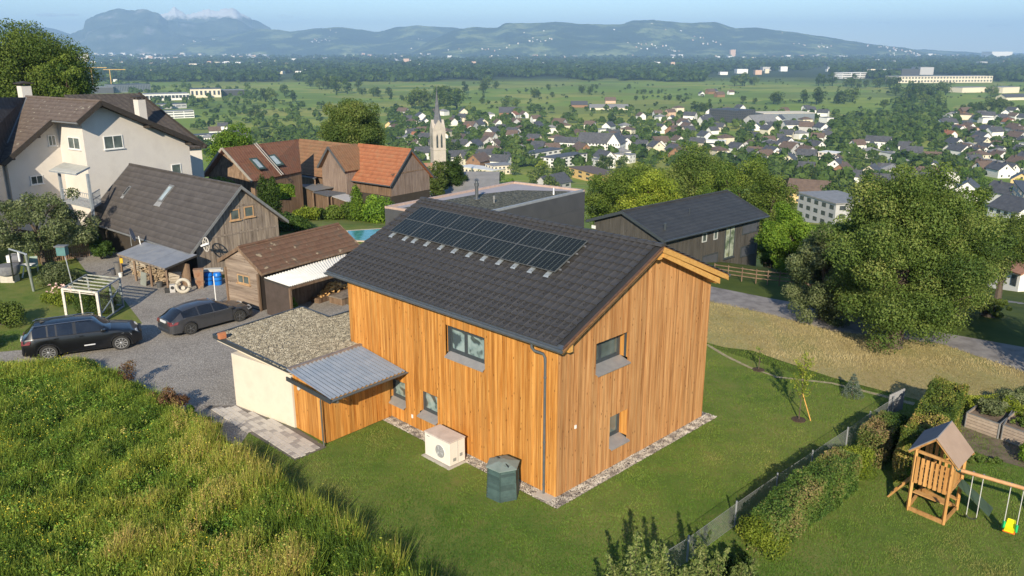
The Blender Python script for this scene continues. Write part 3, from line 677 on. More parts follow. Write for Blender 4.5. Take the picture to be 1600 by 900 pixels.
# ================================================================ garage with gravel roof and the board shed beside it
gar = thing('garage', 'low cream concrete garage with a pebble covered flat roof left of the orange house', 'garage', HA, HR)
CREAM = M('cream_concrete', (.6,.52,.41), (.65,.57,.45), .7, .8, .06, .01, c3=(.57,.5,.39), det=7)
GP = [(-3.75,16.35),(-3.56,10.63),(-.06,10.9),(-.06,11.68),(2.2,11.68),(2.14,15.0),(1.08,14.9),(1.0,17.15)]
zt_ = 2.6
MB().prism([(-3.98,14.45),(-3.38,10.80),(-.05,10.95),(-.05,14.9)], 0, zt_-.26).build('wall', CREAM, gar)
MB().prism([(-.05,11.7),(2.0,11.7),(2.0,14.9),(-.05,14.9)], 0, zt_-.26).build('wall', M('dark_render', (.08,.075,.07), None, 3, .8), gar)
MB().prism([(-3.7,16.25),(-3.52,10.7),(-.05,10.95),(-.05,11.7),(2.1,11.7),(2.05,14.9),(1.0,14.85),(.95,17.05)], zt_-.258, zt_-.04).build('roof_slab', CREAM, gar)
rg = MB().prism([(p[0], p[1]) for p in GP], zt_-.045, zt_-.005).build('roof', M('roof_gravel_bed', (.2,.18,.14), None, 5, .9), gar)
def edge_strip(parent, pts, z0, z1, wd, mat, name='edge_flashing'):
    for a, b in zip(pts, pts[1:]):
        a, b = Vector((a[0],a[1],0)), Vector((b[0],b[1],0)); d = (b-a).normalized(); s = Vector((-d.y,d.x,0))*wd/2
        MB().hexa([a-s+Vector((0,0,z0)), b-s+Vector((0,0,z0)), b+s+Vector((0,0,z0)), a+s+Vector((0,0,z0))], [a-s+Vector((0,0,z1)), b-s+Vector((0,0,z1)), b+s+Vector((0,0,z1)), a+s+Vector((0,0,z1))]).build(name, mat, parent)
edge_strip(gar, [(-3.58,10.6),(-3.79,16.38)], zt_-.13, zt_+.05, .07, ANTH); edge_strip(gar, [(-3.79,16.40),(1.02,17.2),(1.1,14.93),(2.2,15.04)], zt_-.13, zt_+.045, .07, ANTH)
edge_strip(gar, [(-3.58,10.58),(-.02,10.85)], zt_-.1, zt_+.07, .16, M('rust_brown_sheet', (.22,.16,.12), (.3,.24,.2), 5, .5, metal=.3))
def roofpts(n, g_):
    out = []
    while len(out) < n:
        x, y = g_.uniform(-3.7,2.1), g_.uniform(10.7,17.1)
        ok = (x < -.05 and y > 10.72+.07*(x+3.5) and y < 16.33+.17*(x+3.75)) or (-.05 <= x < 1.02 and 11.7 < y < 17.1) or (1.0 <= x < 2.1 and 11.7 < y < 14.9)
        if ok: p = HA+HX*x+HY*y; out.append((p.x, p.y, zt_+.0))
    return np.array(out)
PEBR = M('roof_pebble', (.22,.19,.14), (.34,.3,.22), 6., .8, space='World', c3=(.5,.45,.35), det=2)
pb = pebbles('roof_gravel', roofpts, 17000, 0, .022, .042, PEBR, seed=4); pb.parent = gar; pb.matrix_parent_inverse = Matrix.Translation(HA) @ Matrix.Rotation(HR, 4, 'Z'); pb.matrix_parent_inverse.invert()
BR = MB().box(-3.92,-3.62,15.5,15.68,zt_+.05,zt_+.3).build('brick', M('red_brick', (.4,.14,.06), (.5,.2,.09), 6, .85, .3), loc=HA, rot=(0,0,HR))
BR.location = LW(0,0,0); tag(BR, 'single orange brick standing on the near left edge of the garage roof', 'brick')
# board shed under corrugated sheet
sh = thing('board_shed', 'small orange board shed with a shiny corrugated roof between garage and house', 'shed', HA, HR)
cs = MB().prism([(-3.3,10.75),(-3.22,8.78),(-.06,8.98),(-.06,10.85)], 0, 2.15).build('wall', CORE, sh)
def plank_run(parent, a, b, z0, z1, mat, wds=(.11,.14,.17), out=.03, name='board', seed=5, gap=.008):
    """separate vertical boards from a to b (x,y), standing proud to the left of a->b; z1 may be a function of the fraction"""
    rr = random.Random(seed); a, b = Vector((a[0],a[1],0)), Vector((b[0],b[1],0)); L_ = (b-a).length; d = (b-a)/L_; s = Vector((-d.y, d.x, 0)); u = 0; res = []
    ang = math.atan2(d.y, d.x)
    while u < L_-.03:
        wd = min(rr.choice(wds), L_-u); t0, t1 = u+gap/2, u+wd-gap/2; th = out*rr.uniform(.8,1.3); zz = (z1(t0/L_), z1(t1/L_)) if callable(z1) else (z1, z1)
        mb = MB(); hw = (t1-t0)/2; za = z0(t0/L_) if callable(z0) else z0
        mb.hexa([(-hw,.001,za),(hw,.001,za),(hw,th,za),(-hw,th,za)], [(-hw,.001,zz[0]),(hw,.001,zz[1]),(hw,th,zz[1]),(-hw,th,zz[0])])
        o = mb.build(name, mat, parent, loc=tuple(a+d*(t0+t1)/2), rot=(0,0,ang)); res.append(o); u += wd
    return res
plank_run(cs, (-3.22,8.78), (-3.3,10.75), .03, lambda f: 2.2+.12*f, ORANGE, (.3,.36,.42), seed=6)
plank_run(cs, (-.06,8.98), (-3.22,8.78), .03, 2.2, ORANGE, seed=7)
cm = MB(); nc = 18
c00, c01, c10, c11 = Vector((-3.66,10.6,2.62)), Vector((-.1,10.86,2.62)), Vector((-3.68,7.55,2.36)), Vector((-.12,7.8,2.36))
k = nc*4+1; V = []
for e0, e1 in ((c00, c01), (c10, c11)):
    for i in range(k):
        f_ = i/(k-1); p = e0.lerp(e1, f_); V.append((p.x, p.y, p.z+.03*math.sin(2*PI*f_*nc)))
V2 = [(x, y, z-.006) for x, y, z in V]
cm.add(V+V2, [(i, i+1, k+i+1, k+i) for i in range(k-1)]+[(2*k+i, 3*k+i, 3*k+i+1, 2*k+i+1) for i in range(k-1)]+[(i, 2*k+i, 2*k+i+1, i+1) for i in range(k-1)]+[(k+i, k+i+1, 3*k+i+1, 3*k+i) for i in range(k-1)])
cm.build('corrugated_roof', M('zincalume_sheet', (.4,.44,.47), (.52,.54,.55), 2, .34, metal=.6), sh, smooth=60)
edge_strip(sh, [(-3.7,10.55),(-3.72,7.5)], 2.2, 2.36, .05, ANTH, 'verge_board')
MB().hexa([(-3.66,7.6,2.22),(-.14,7.84,2.22),(-.14,7.88,2.22),(-3.66,7.64,2.22)], [(-3.66,7.6,2.33),(-.14,7.84,2.33),(-.14,7.88,2.33),(-3.66,7.64,2.33)]).build('eave_board', ORANGE_X, sh)
for x in (-3.3,-2.2,-1.1,-.3): MB().hexa([(x,7.7+.07*(x+3.6),2.2),(x+.07,7.7+.07*(x+3.6),2.2),(x+.07,10.6,2.46),(x,10.6,2.46)], [(x,7.7+.07*(x+3.6),2.31),(x+.07,7.7+.07*(x+3.6),2.31),(x+.07,10.6,2.57),(x,10.6,2.57)]).build('rafter', ORANGE_X, sh)
gutter(sh, (-3.66,7.5,2.3), (-.05,7.76,2.3), .065, GUT)
MB().tube([(-3.4,7.52,2.24),(-3.4,7.52,2.15),(-3.42,7.9,2.05),(-3.42,8.62,2.0),(-3.42,8.68,1.85),(-3.42,8.68,.2),(-3.46,8.55,.05)], .036, 8).build('downpipe', M('pipe_grey', (.16,.15,.13), None, 4, .5, metal=.3), sh, smooth=True)
MB().lathe([(.085,0),(.085,.05),(.07,.06)], (0,0,0), 14).build('wall_lamp', M('lamp_glass', (.6,.6,.58), None, 4, .3), sh, loc=(-3.33,10.3,1.85), rot=(0,-PI/2,0))
MB().box(-3.5,-3.42,8.0,8.1,2.12,2.2).build('bracket', ANTH, sh)
# heat pump
hp = thing('heat_pump', 'white heat pump unit with a round fan grille on the lawn by the facade', 'heat pump', LW(-1.17,4.02,0), HR)
PW_ = M('cream_white_metal', (.72,.66,.58), (.76,.7,.62), 2, .4)
MB().box(0,.74,0,1.38,.06,.95).build('casing', PW_, hp, bevel=.015)
MB().box(-.02,.76,-.02,1.40,.95,1.0).build('lid', M('pinkish_lid', (.6,.52,.46), None, 3, .45), hp, bevel=.01)
MB().box(.05,.7,.05,1.33,0,.06).build('base', M('dark_foot', (.06,.06,.06), None), hp)
MB().lathe([(.27,0),(.275,.012),(.245,.014),(.245,0.002)], (0,0,0), 28).build('fan_ring', PW_, hp, loc=(-.012,.52,.48), rot=(0,PI/2,0))
fanb = MB().lathe([(.245,0),(.245,.01)], (0,0,0), 28).build('fan_opening', M('fan_dark', (.22,.22,.22), (.3,.3,.3), 5, .5), hp, loc=(-.013,.52,.48), rot=(0,PI/2,0))
gr = MB()
for r_i in range(1,8): 
    rr = .033*r_i; gr.tube([(rr*math.cos(2*PI*i/20), rr*math.sin(2*PI*i/20), 0) for i in range(21)], .004, 4, cap=False)
for i in range(3): a = i*2.09+.5; gr.slab([(0,0,-.012),(.22*math.cos(a),.22*math.sin(a),-.012),(.22*math.cos(a+.5),.22*math.sin(a+.5),-.012)], .003)
gr.build('fan_grille', M('grille_grey', (.5,.5,.5), None, 4, .4), hp, loc=(-.024,.52,.48), rot=(0,PI/2,0))
for y in (.0,): 
    MB().box(.16,.3,-.012,.0,.2,.32).build('valve_cover', M('valve_grey', (.3,.3,.28), None), hp); MB().box(.48,.6,-.012,.0,.3,.42).build('valve_cover', MATS['valve_grey'], hp)
MB().box(.39,.4,-.006,.0,.1,.93).build('panel_joint', MATS['valve_grey'], hp)
MB().box(-.004,.0,1.1,1.25,.84,.87).build('badge', MATS['valve_grey'], hp)
tag(MB().box(-1.3,-.3,3.92,5.48,0,.03).build('pump_slab', CONC, loc=HA, rot=(0,0,HR)), 'thin concrete slab the white heat pump stands on', 'slab')
# composter: six sided green slatted bin
COMPG = M('composter_green', (.032,.06,.054), (.05,.085,.076), 5, .6, rnd=.25); cp_ = at(786,772,0)
cb = thing('compost_bin', 'dark green hexagonal plastic compost bin with a grey lid near the house corner', 'compost bin', cp_, .15); cb.scale = (1.13,1.13,1.2)
hexp = lambda r, z: [(r*math.cos(PI/3*i+.2), r*math.sin(PI/3*i+.2), z) for i in range(6)]
for i in range(11):
    r0_, z0_ = .50-.004*i, .01+i*.083; A_, B_ = hexp(r0_+.03, z0_), hexp(r0_-.022, z0_+.06)
    for s_ in range(6):
        a, b = A_[s_], A_[(s_+1)%6]; c, d = B_[(s_+1)%6], B_[s_]; ins = lambda p, q=.9: (p[0]*q, p[1]*q, p[2])
        MB().hexa([a, b, ins(b), ins(a)], [d, c, ins(c), ins(d)]).build('slat', COMPG, cb)
for s_ in range(6):
    a = hexp(.505, .02)[s_]; b = hexp(.46, .93)[s_]; MB().bar(a, b, .035, .035).build('corner_post', COMPG, cb)
MB().add(hexp(.44,.0)+hexp(.41,.92), [tuple(range(6))[::-1],tuple(range(6,12))]+[(i,(i+1)%6,(i+1)%6+6,i+6) for i in range(6)]).build('dark_core', M('composter_gap_shade', (.015,.025,.022), None, 4, .8), cb)  # near-black core added so the gaps between the slats read as shade
LIDG = M('composter_lid', (.17,.22,.2), (.22,.27,.25), 3, .5)
lm = MB(); lm.add(hexp(.53,.93)+hexp(.53,.96)+hexp(.14,1.05), [tuple(range(6))[::-1]]+[(i,(i+1)%6,(i+1)%6+6,i+6) for i in range(6)]+[(i+6,(i+1)%6+6,(i+1)%6+12,i+12) for i in range(6)]+[tuple(range(12,18))])
lid = lm.build('lid', LIDG, cb)
for s_ in (-.07, 0., .07): MB().bar((-.33,s_,1.005),(.33,s_,1.005),.03,.03).build('lid_rib', LIDG if s_ else M('lid_slot', (.03,.035,.035), None), lid, rot=(0,0,1.9))
MB().box(-.36,.36,-.012,.012,.99,1.035).build('lid_slot', MATS['lid_slot'], lid, rot=(0,0,1.9))
# paving
pv_poly = [tuple(map(float, (HX.xy.dot(Vector(at(x,y,0)[:2])-HA.xy), HY.xy.dot(Vector(at(x,y,0)[:2])-HA.xy)))) for x, y in [(330,640),(365,636),(461,671),(509,700),(460,718)]]
pvl = [at(*q,.006) for q in [(318,634),(365,634),(461,668),(511,699),(461,720)]]
pave = sheet('paving_bed', pvl, .018, M('joint_sand', (.16,.14,.12), None, 5, .95)); structure(pave)
def inside(p, poly):
    c = False; j = len(poly)-1
    for i in range(len(poly)):
        if (poly[i][1] > p[1]) != (poly[j][1] > p[1]) and p[0] < (poly[j][0]-poly[i][0])*(p[1]-poly[i][1])/(poly[j][1]-poly[i][1])+poly[i][0]: c = not c
        j = i
    return c
STONE = M('paving_stone', (.46,.42,.37), (.54,.5,.45), 2.5, .85, .1, .004, space='World', rnd=.0)
STONED = M('paving_stone_dark', (.3,.27,.25), (.38,.35,.32), 2.5, .85, .1, .004)
rs = random.Random(11); stm = {}
gx0 = -9.
for row in range(45):
    xx = gx0+row*.225; yy = 7.+(row%2)*.13; 
    while yy < 18:
        wd = rs.choice((.22,.3,.3,.37)); c = (xx+.11, yy+wd/2)
        if inside(c, pv_poly) and not (c[0] > -3.55 and c[1] > 8):
            dk = rs.random() < .22; key = (wd, dk)
            if key not in stm: stm[key] = MB().add([(-.105,-wd/2+.006,0),(.105,-wd/2+.006,0),(.105,wd/2-.006,0),(-.105,wd/2-.006,0),(-.1,-wd/2+.011,.035),(.1,-wd/2+.011,.035),(.1,wd/2-.011,.035),(-.1,wd/2-.011,.035)],[(4,5,6,7),(0,1,5,4),(1,2,6,5),(2,3,7,6),(3,0,4,7)]).mesh('paving_stone', STONED if dk else STONE)
            o = put('paving_stone', stm[key], pave, tuple(Vector(LW(*c, .018))+Vector((0,0,rs.uniform(-.003,.003)))), (rs.uniform(-.01,.01), rs.uniform(-.01,.01), HR+rs.uniform(-.01,.01)))
        yy += wd
MATS['paving_stone'] = STONE
# ================================================================ neighbouring buildings
def gframe(A, yaw, sg):
    e1 = Vector((math.cos(yaw), math.sin(yaw), 0)); e2 = Vector((-e1.y, e1.x, 0))*sg; return Vector((A[0], A[1], 0)), e1, e2
class Bld:
    """gabled building: a runs along the ridge from the near gable, b across it from the near eave"""
    def __init__(s, name, label, cat, A, yaw, sg, L, W, z0, ze, ze2, zr, sy, oe, og, wallm, roofm, vergem, th=.16, group=None, footprint=True, gutter_=True, roofname='roof'):
        s.O, s.e1, s.e2 = gframe(A, yaw, sg); s.L, s.W, s.z0, s.ze, s.ze2, s.zr, s.sy, s.oe, s.og, s.sg = L, W, z0, ze, ze2, zr, sy, oe, og, sg
        s.t = thing(name, label, cat, (A[0], A[1], 0), yaw, group); s.p = lambda a, b, z: (a, b*sg, z); s.wallm = wallm
        p = s.p; rz_ = s.rz = lambda b: (ze+(zr-ze)*(b+oe)/(sy*W+oe)) if b < sy*W else zr+(ze2-zr)*(b-sy*W)/(W+oe-sy*W)
        if footprint:
            mb = MB(); zz = [rz_(0)-th, rz_(sy*W)-th, rz_(W)-th]
            mb.add([p(0,0,z0-3),p(0,W,z0-3),p(L,W,z0-3),p(L,0,z0-3),p(0,0,zz[0]),p(0,sy*W,zz[1]),p(0,W,zz[2]),p(L,W,zz[2]),p(L,sy*W,zz[1]),p(L,0,zz[0])],
                   [(0,1,2,3),(0,4,5,6,1),(1,6,7,2),(2,7,8,9,3),(3,9,4,0),(4,9,8,5),(5,8,7,6)])
            s.wall = mb.build('wall', wallm, s.t)
        else: s.wall = None
        s.roofs = []
        for b0, zb0, b1, zb1 in ((-oe, ze, sy*W, zr), (W+oe, ze2, sy*W, zr)):
            q = [p(-og,b0,zb0), p(L+og,b0,zb0), p(L+og,b1,zb1+.001), p(-og,b1,zb1+.001)]
            r = MB().slab(q, th).build(roofname, roofm, s.t); s.roofs.append(r)
            for aa in (-og, L+og):
                d = -.02 if aa < 0 else .02
                MB().hexa([p(aa,b0,zb0-th-.02),p(aa,b1,zb1-th-.02),p(aa+d*2,b1,zb1-th-.02),p(aa+d*2,b0,zb0-th-.02)], [p(aa,b0,zb0+.04),p(aa,b1,zb1+.04),p(aa+d*2,b1,zb1+.04),p(aa+d*2,b0,zb0+.04)]).build('barge_board', vergem, r)
        MB().tube([p(-og,sy*W,zr+.0), p(L+og,sy*W,zr+.0)], .09, 8).build('ridge_cap', roofm, s.t)
        if gutter_: s.gut = MB().tube([p(-og,-oe-.06,ze-.06), p(L+og,-oe-.06,ze-.06)], .07, 8).build('gutter', vergem, s.t)
    def face(s, px, py, face, off=0.):
        """photograph pixel -> (u, z) on the gable ('g', plane a=off) or the eave wall ('f', plane b=off), or (a, b, z) on the near roof slope ('r')"""
        r = Vector(ray(px, py)); C = Vector((0,0,CH))
        if face == 'r':
            n = (s.e1).cross(s.e2*(s.sy*s.W+s.oe)+Vector((0,0,s.zr-s.ze))); P0 = s.O-s.e2*s.oe+Vector((0,0,s.ze))
        elif face == 'g': n = s.e1; P0 = s.O+s.e1*off
        else: n = s.e2; P0 = s.O+s.e2*off
        t_ = (P0-C).dot(n)/r.dot(n); P = C+r*t_-s.O; a, b = P.dot(s.e1), P.dot(s.e2)
        return (a, b, P.z) if face == 'r' else ((b, P.z) if face == 'g' else (a, P.z))
    def win(s, x0, y0, x1, y1, face, off=0., frame=None, pane=None, mull=1, size=None, sill=True, name='window', bar=.07):
        u, z = s.face((x0+x1)/2, (y0+y1)/2, face, off); ul, zl = s.face(x0, (y0+y1)/2, face, off); ur, _ = s.face(x1, (y0+y1)/2, face, off); _, zt = s.face((x0+x1)/2, y0, face, off); _, zb = s.face((x0+x1)/2, y1, face, off)
        w_, h_ = size or (abs(ur-ul), abs(zt-zb)); u0, u1, z0, z1 = u-w_/2, u+w_/2, z-h_/2, z+h_/2
        P = (lambda uu, d, zz: s.p(off+d, uu, zz)) if face == 'g' else (lambda uu, d, zz: s.p(uu, off+d, zz))
        def bx(mb, a, b, d0, d1, c, d): return mb.hexa([P(a,d0,c),P(b,d0,c),P(b,d1,c),P(a,d1,c)], [P(a,d0,d),P(b,d0,d),P(b,d1,d),P(a,d1,d)])
        m = MB(); bx(m,u0,u1,-.05,.01,z0,z0+bar); bx(m,u0,u1,-.05,.01,z1-bar,z1); bx(m,u0,u0+bar,-.049,.01,z0+bar,z1-bar); bx(m,u1-bar,u1,-.049,.01,z0+bar,z1-bar)
        for k in range(1, mull+1): uu = u0+(u1-u0)*k/(mull+1); bx(m,uu-.03,uu+.03,-.045,.01,z0+bar,z1-bar)
        w0 = m.build(name, frame or WFRAME, s.wall or s.t); bx(MB(),u0+.05,u1-.05,-.02,.01,z0+.05,z1-.05).build('pane', pane or GLASS, w0)
        if sill: bx(MB(),u0-.08,u1+.08,-.12,.0,z0-.06,z0-.001).build('sill', frame or WFRAME, w0)
        return w0
    def cladding(s, face, mat, wd=.2, off=0., u0=0, u1=None, seed=1, zlo=None, parent=None, th=.025):
        """vertical boards over one wall, one mesh"""
        rr = random.Random(seed); mb = MB(); u1 = u1 if u1 is not None else (s.W if face == 'g' else s.L); u = u0; zlo = s.z0-.2 if zlo is None else zlo
        P = (lambda uu, d, zz: s.p(off+d, uu, zz)) if face == 'g' else (lambda uu, d, zz: s.p(uu, off+d, zz)); zt = (lambda q: s.rz(q)-.17) if face == 'g' else (lambda q: s.rz(0)-.17)
        while u < u1-.02:
            w_ = min(wd*rr.uniform(.75,1.2), u1-u); a, b = u+.008, u+w_-.008; t_ = th*rr.uniform(.6,1.4)
            if face == 'g' and a < s.sy*s.W < b: b = s.sy*s.W
            mb.hexa([P(a,-t_,zlo),P(b,-t_,zlo),P(b,-.001,zlo),P(a,-.001,zlo)], [P(a,-t_,zt(a)),P(b,-t_,zt(b)),P(b,-.001,zt(b)),P(a,-.001,zt(a))]); u = b+.008 if b < a+w_-.02 else u+w_
        return stuff(mb.build('board_cladding', mat, parent or s.t))
WFRAME = M('white_window_frame', (.7,.69,.66), (.78,.77,.74), 3, .5)
def roof_mat(name, c1, c2, c3, pitch_=.34, colw=.25, rough=.75, sc=1.2, spots=None, bs=.6, axis=1, vert=.25):
    """small roof tiles: rows and columns as relief, weathered colour; object x along the eave, y across"""
    if name in MATS: return MATS[name]
    t = NT(name); v = coords(t, 'Object'); f = noi(t, v, sc, 6, .7); col = ramp(t, f, [(.3, c1), (.5, c2), (.7, c3)])
    sp = t.N('SeparateXYZ'); t.L(v, sp.inputs[0]); hs = []
    for out, per in ((axis, pitch_), (1-axis, colw)):
        d = t.N('Math', operation='DIVIDE'); t.L(sp.outputs[out], d.inputs[0]); d.inputs[1].default_value = per; fr = t.N('Math', operation='FRACT'); t.L(d.outputs[0], fr.inputs[0]); hs.append(fr.outputs[0])
    row = ramp(t, hs[0], [(0., 0.), (.12, 1.), (1., .45)]); colm = ramp(t, hs[1], [(0., .3), (.2, 1.), (.8, 1.), (1., .3)])
    h = mix(t, vert, row, colm, 'MULTIPLY'); col = mix(t, .45, col, h, 'MULTIPLY')
    br = t.N('TexBrick'); br.inputs['Scale'].default_value = 1/colw; br.inputs['Row Height'].default_value = pitch_/colw; br.inputs['Brick Width'].default_value = 1.; br.inputs['Mortar Size'].default_value = 0
    br.inputs['Color1'].default_value = (1,1,1,1); br.inputs['Color2'].default_value = (.78,.78,.78,1); br.inputs['Bias'].default_value = -.2; t.L(v, br.inputs['Vector'])
    col = mix(t, .6, col, br.outputs['Color'], 'MULTIPLY')
    if spots:
        f3 = noi(t, v, 2.3, 3, .5); col = mix(t, ramp(t, f3, [(.66, 0.), (.7, 1.)]), col, spots)
    t.L(col, t.b.inputs['Base Color']); t.b.inputs['Roughness'].default_value = rough; t.b.inputs['Specular IOR Level'].default_value = .3; bump(t, h, bs, .03)
    MATS[name] = t.m; return t.m
GREYWOOD = wood('silvered_boards', (.09,.07,.055), (.2,.16,.13), (.33,.27,.21), rnd=.1, streak=5.)
BROWNWOOD = wood('old_brown_boards', (.07,.045,.03), (.15,.095,.06), (.26,.18,.12), rnd=.1, streak=5.)
DARKVERGE = M('dark_verge', (.035,.03,.026), (.055,.048,.04), 4, .7)
GREYMET = M('grey_metal_trim', (.2,.2,.2), (.26,.26,.25), 4, .5, metal=.3)
# --- barn
b = barn = Bld('barn', 'old grey board barn with a wide dark brown tiled roof, skylights and two gable windows', 'barn', (-20.34,51.13), 2.421, -1, 15.3, 6.19, 0, 1.907, 2.9, 5.753, .549, .58, .4,
    M('barn_dark_wall', (.05,.04,.03), None, 2, .9), roof_mat('barn_tile', (.082,.07,.063), (.1,.087,.078), (.125,.11,.1), .33, .3, rough=.6, vert=.12, bs=.4), GREYMET)
b.cladding('g', GREYWOOD, .19, seed=2)
for zz in (2.55, 4.35):
    lo, hi = (0.25 if zz < 3 else 2.2), (6.0 if zz < 3 else 4.6)
    MB().hexa([b.p(-.05,lo,zz),b.p(-.05,hi,zz),b.p(-.0,hi,zz),b.p(-.0,lo,zz)], [b.p(-.05,lo,zz+.12),b.p(-.05,hi,zz+.12),b.p(-.0,hi,zz+.12),b.p(-.0,lo,zz+.12)]).build('wall_beam', GREYWOOD, b.t)
WOODFR = M('light_wood_frame', (.4,.24,.12), (.5,.32,.17), 5, .6)
b.win(359,327,374,344,'g',-.02,WOODFR,mull=0); b.win(381,322,396,339,'g',-.02,WOODFR,mull=0)
def skylight(b, px, py, w_, l_, open_=0., frame=None, pane=None, name='skylight'):
    a, bb, z = b.face(px, py, 'r'); u_ = Vector((0, (b.sy*b.W+b.oe)*b.sg, b.zr-b.ze)).normalized(); n_ = Vector((0, -u_.z*b.sg, abs(u_.y))); c = Vector((a, bb*b.sg, z)); X = Vector((1,0,0))
    m = MB(); o = c+n_*.01
    for s0, s1, t0, t1 in ((-.5,.5,-.5,-.4),(-.5,.5,.4,.5),(-.5,-.4,-.4,.4),(.4,.5,-.4,.4)):
        q = [o+X*w_*s0+u_*l_*t0, o+X*w_*s1+u_*l_*t0, o+X*w_*s1+u_*l_*t1, o+X*w_*s0+u_*l_*t1]; m.hexa(q, [p_+n_*.1 for p_ in q])
    k = m.build(name, frame or GREYMET, b.roofs[0]); q = [o+X*w_*s0+u_*l_*t0 for s0, t0 in ((-.42,-.42),(.42,-.42),(.42,.42),(-.42,.42))]; MB().hexa(q, [p_+n_*.07 for p_ in q]).build('pane', pane or M('sky_glass', (.28,.34,.36), (.4,.46,.48), 2, .1), k)
    q = [o+X*w_*s0+u_*l_*t0+n_*.005 for s0, t0 in ((-.7,-.75),(.7,-.75),(.6,-.5),(-.6,-.5))]; MB().hexa(q, [p_+n_*.03 for p_ in q]).build('lead_apron', M('lead_grey', (.3,.3,.3), None, 4, .5), k)
    return k
skylight(b, 260, 303, .62, 1.5); skylight(b, 199, 299, .3, .9, pane=M('dark_pane', (.02,.02,.02), None, 3, .2))
# lean-to with wood store
lt = thing('lean_to', 'low grey sheet roofed wood store built against the eave of the old barn', 'lean-to', at(257.5,446,0))
lo_ = Vector(at(257.5,446,0)); LB = [Vector(at(183,396,1.55)), Vector(at(257.5,419.5,1.55)), Vector(at(308,398,1.9)), Vector(at(226,378,1.9))]
Q = [p-lo_ for p in LB]
for i in range(6):
    f0, f1 = i/6, (i+1)/6; q = [Q[0].lerp(Q[1], f0), Q[0].lerp(Q[1], f1-.004), Q[3].lerp(Q[2], f1-.004), Q[3].lerp(Q[2], f0)]; zo = Vector((0,0,.006*(i%2)))
    MB().slab([x+zo for x in q], .03).build('roof_sheet', M('blue_grey_sheet', (.24,.25,.27), (.3,.31,.33), 1., .45, metal=.2, c3=(.36,.35,.34)), lt)
MB().bar(Q[0]-Vector((0,0,.06)), Q[1]-Vector((0,0,.06)), .08, .1).build('eave_board', GREYWOOD, lt); MB().bar(Q[1]-Vector((0,0,.06)), Q[2]-Vector((0,0,.06)), .06, .1).build('verge_board', DARKVERGE, lt)
for f_ in (.02, .33, .66, .99):
    p = Q[0].lerp(Q[1], f_)+Vector((.05,.1,0)); MB().box(p.x-.06, p.x+.06, p.y-.06, p.y+.06, 0, p.z-.03).build('post', BROWNWOOD, lt)
dd = (LB[1]-LB[0]).normalized(); nn_ = Vector((-dd.y, dd.x, 0)); nn_ = nn_ if nn_.y > 0 else -nn_
MB().hexa([x-lo_ for x in (LB[0]+nn_*1.5-Vector((0,0,1.55)), LB[1]+nn_*1.5-Vector((0,0,1.55)), LB[1]+nn_*1.6-Vector((0,0,1.55)), LB[0]+nn_*1.6-Vector((0,0,1.55)))], [x-lo_ for x in (LB[0]+nn_*1.5-Vector((0,0,.05)), LB[1]+nn_*1.5-Vector((0,0,.05)), LB[1]+nn_*1.6-Vector((0,0,.05)), LB[0]+nn_*1.6-Vector((0,0,.05)))]).build('back_wall', BROWNWOOD, lt)
# stacked firewood and boards
LOGE = M('cut_wood_ends', (.22,.16,.1), (.4,.3,.19), 6, .85, .2, rnd=.3, c3=(.16,.12,.09)); LOGY = M('fresh_split_wood', (.5,.28,.1), (.66,.42,.17), 5, .8, .2, rnd=.2)
logm = [MB().tube([(0,0,0),(0,.34,0)], r_i, 7).mesh('log', LOGE) for r_i in (.05,.065,.08)]; rr = random.Random(5)
stack = thing('firewood_stack', 'messy stack of split firewood and old boards under the grey sheet roof of the lean-to', 'firewood', at(200,431,0), math.atan2(dd.y, dd.x))
for k in range(8):
    for i in range(26):
        if rr.random() < .93-.05*k: put('log', rr.choice(logm), stack, (i*.155+rr.uniform(-.03,.03), .3+rr.uniform(-.07,.07), .08+k*.135+rr.uniform(-.02,.02)), (rr.uniform(-.1,.1), rr.uniform(0,3), rr.uniform(-.15,.15)))
for i in range(9):
    x = rr.uniform(.6,2.2); z = .95+rr.uniform(-.5,.3); MB().box(-.9,.9,-.06,.06,-.015,.015).build('plank', M('pale_old_plank', (.4,.34,.26), (.5,.43,.34), 3, .8, rnd=.2), stack, loc=(x,.18+rr.uniform(-.08,.08),z), rot=(rr.uniform(-.2,.2),rr.uniform(-.12,.12),rr.uniform(-.1,.1)))
pl = thing('plank_pile', 'pile of stacked short boards beside the large pale ring by the barn corner', 'planks', at(279,446,0), .5)
for k in range(15): MB().box(-.45,.45,-.2,.2,0,.05).build('plank', MATS['pale_old_plank'], pl, loc=(rr.uniform(-.08,.08), .2+rr.uniform(-.05,.05), k*.058), rot=(0,0,rr.uniform(-.15,.15)))
tag(MB().box(-.34,.34,-.02,.02,0,.85).build('leaning_board', M('grey_green_board', (.25,.26,.22), None, 2, .7), loc=at(224,446,0), rot=(-.15,0,math.atan2(dd.y,dd.x))), 'grey flat board leaning against the firewood stack', 'panel')
ring = thing('concrete_ring', 'large round pale concrete ring leaning upright by the barn corner', 'ring', at(287,458,0), .2)
MB().tube([(.38*math.cos(2*PI*i/28),0,.38*math.sin(2*PI*i/28)) for i in range(29)], .1, 8, cap=False).build('ring', M('ring_concrete', (.42,.38,.3), (.5,.45,.37), 5, .85, .2), ring, loc=(0,.05,.46), rot=(-.25,0,0))
MB().lathe([(.12,-.1),(.14,.0),(.12,.1)], (0,0,0), 14, 'y').build('hub', MATS['ring_concrete'], ring, loc=(0,.1,.3), rot=(-.25,0,0))
BLUE = M('blue_plastic', (.01,.14,.5), (.015,.18,.6), 4, .35)
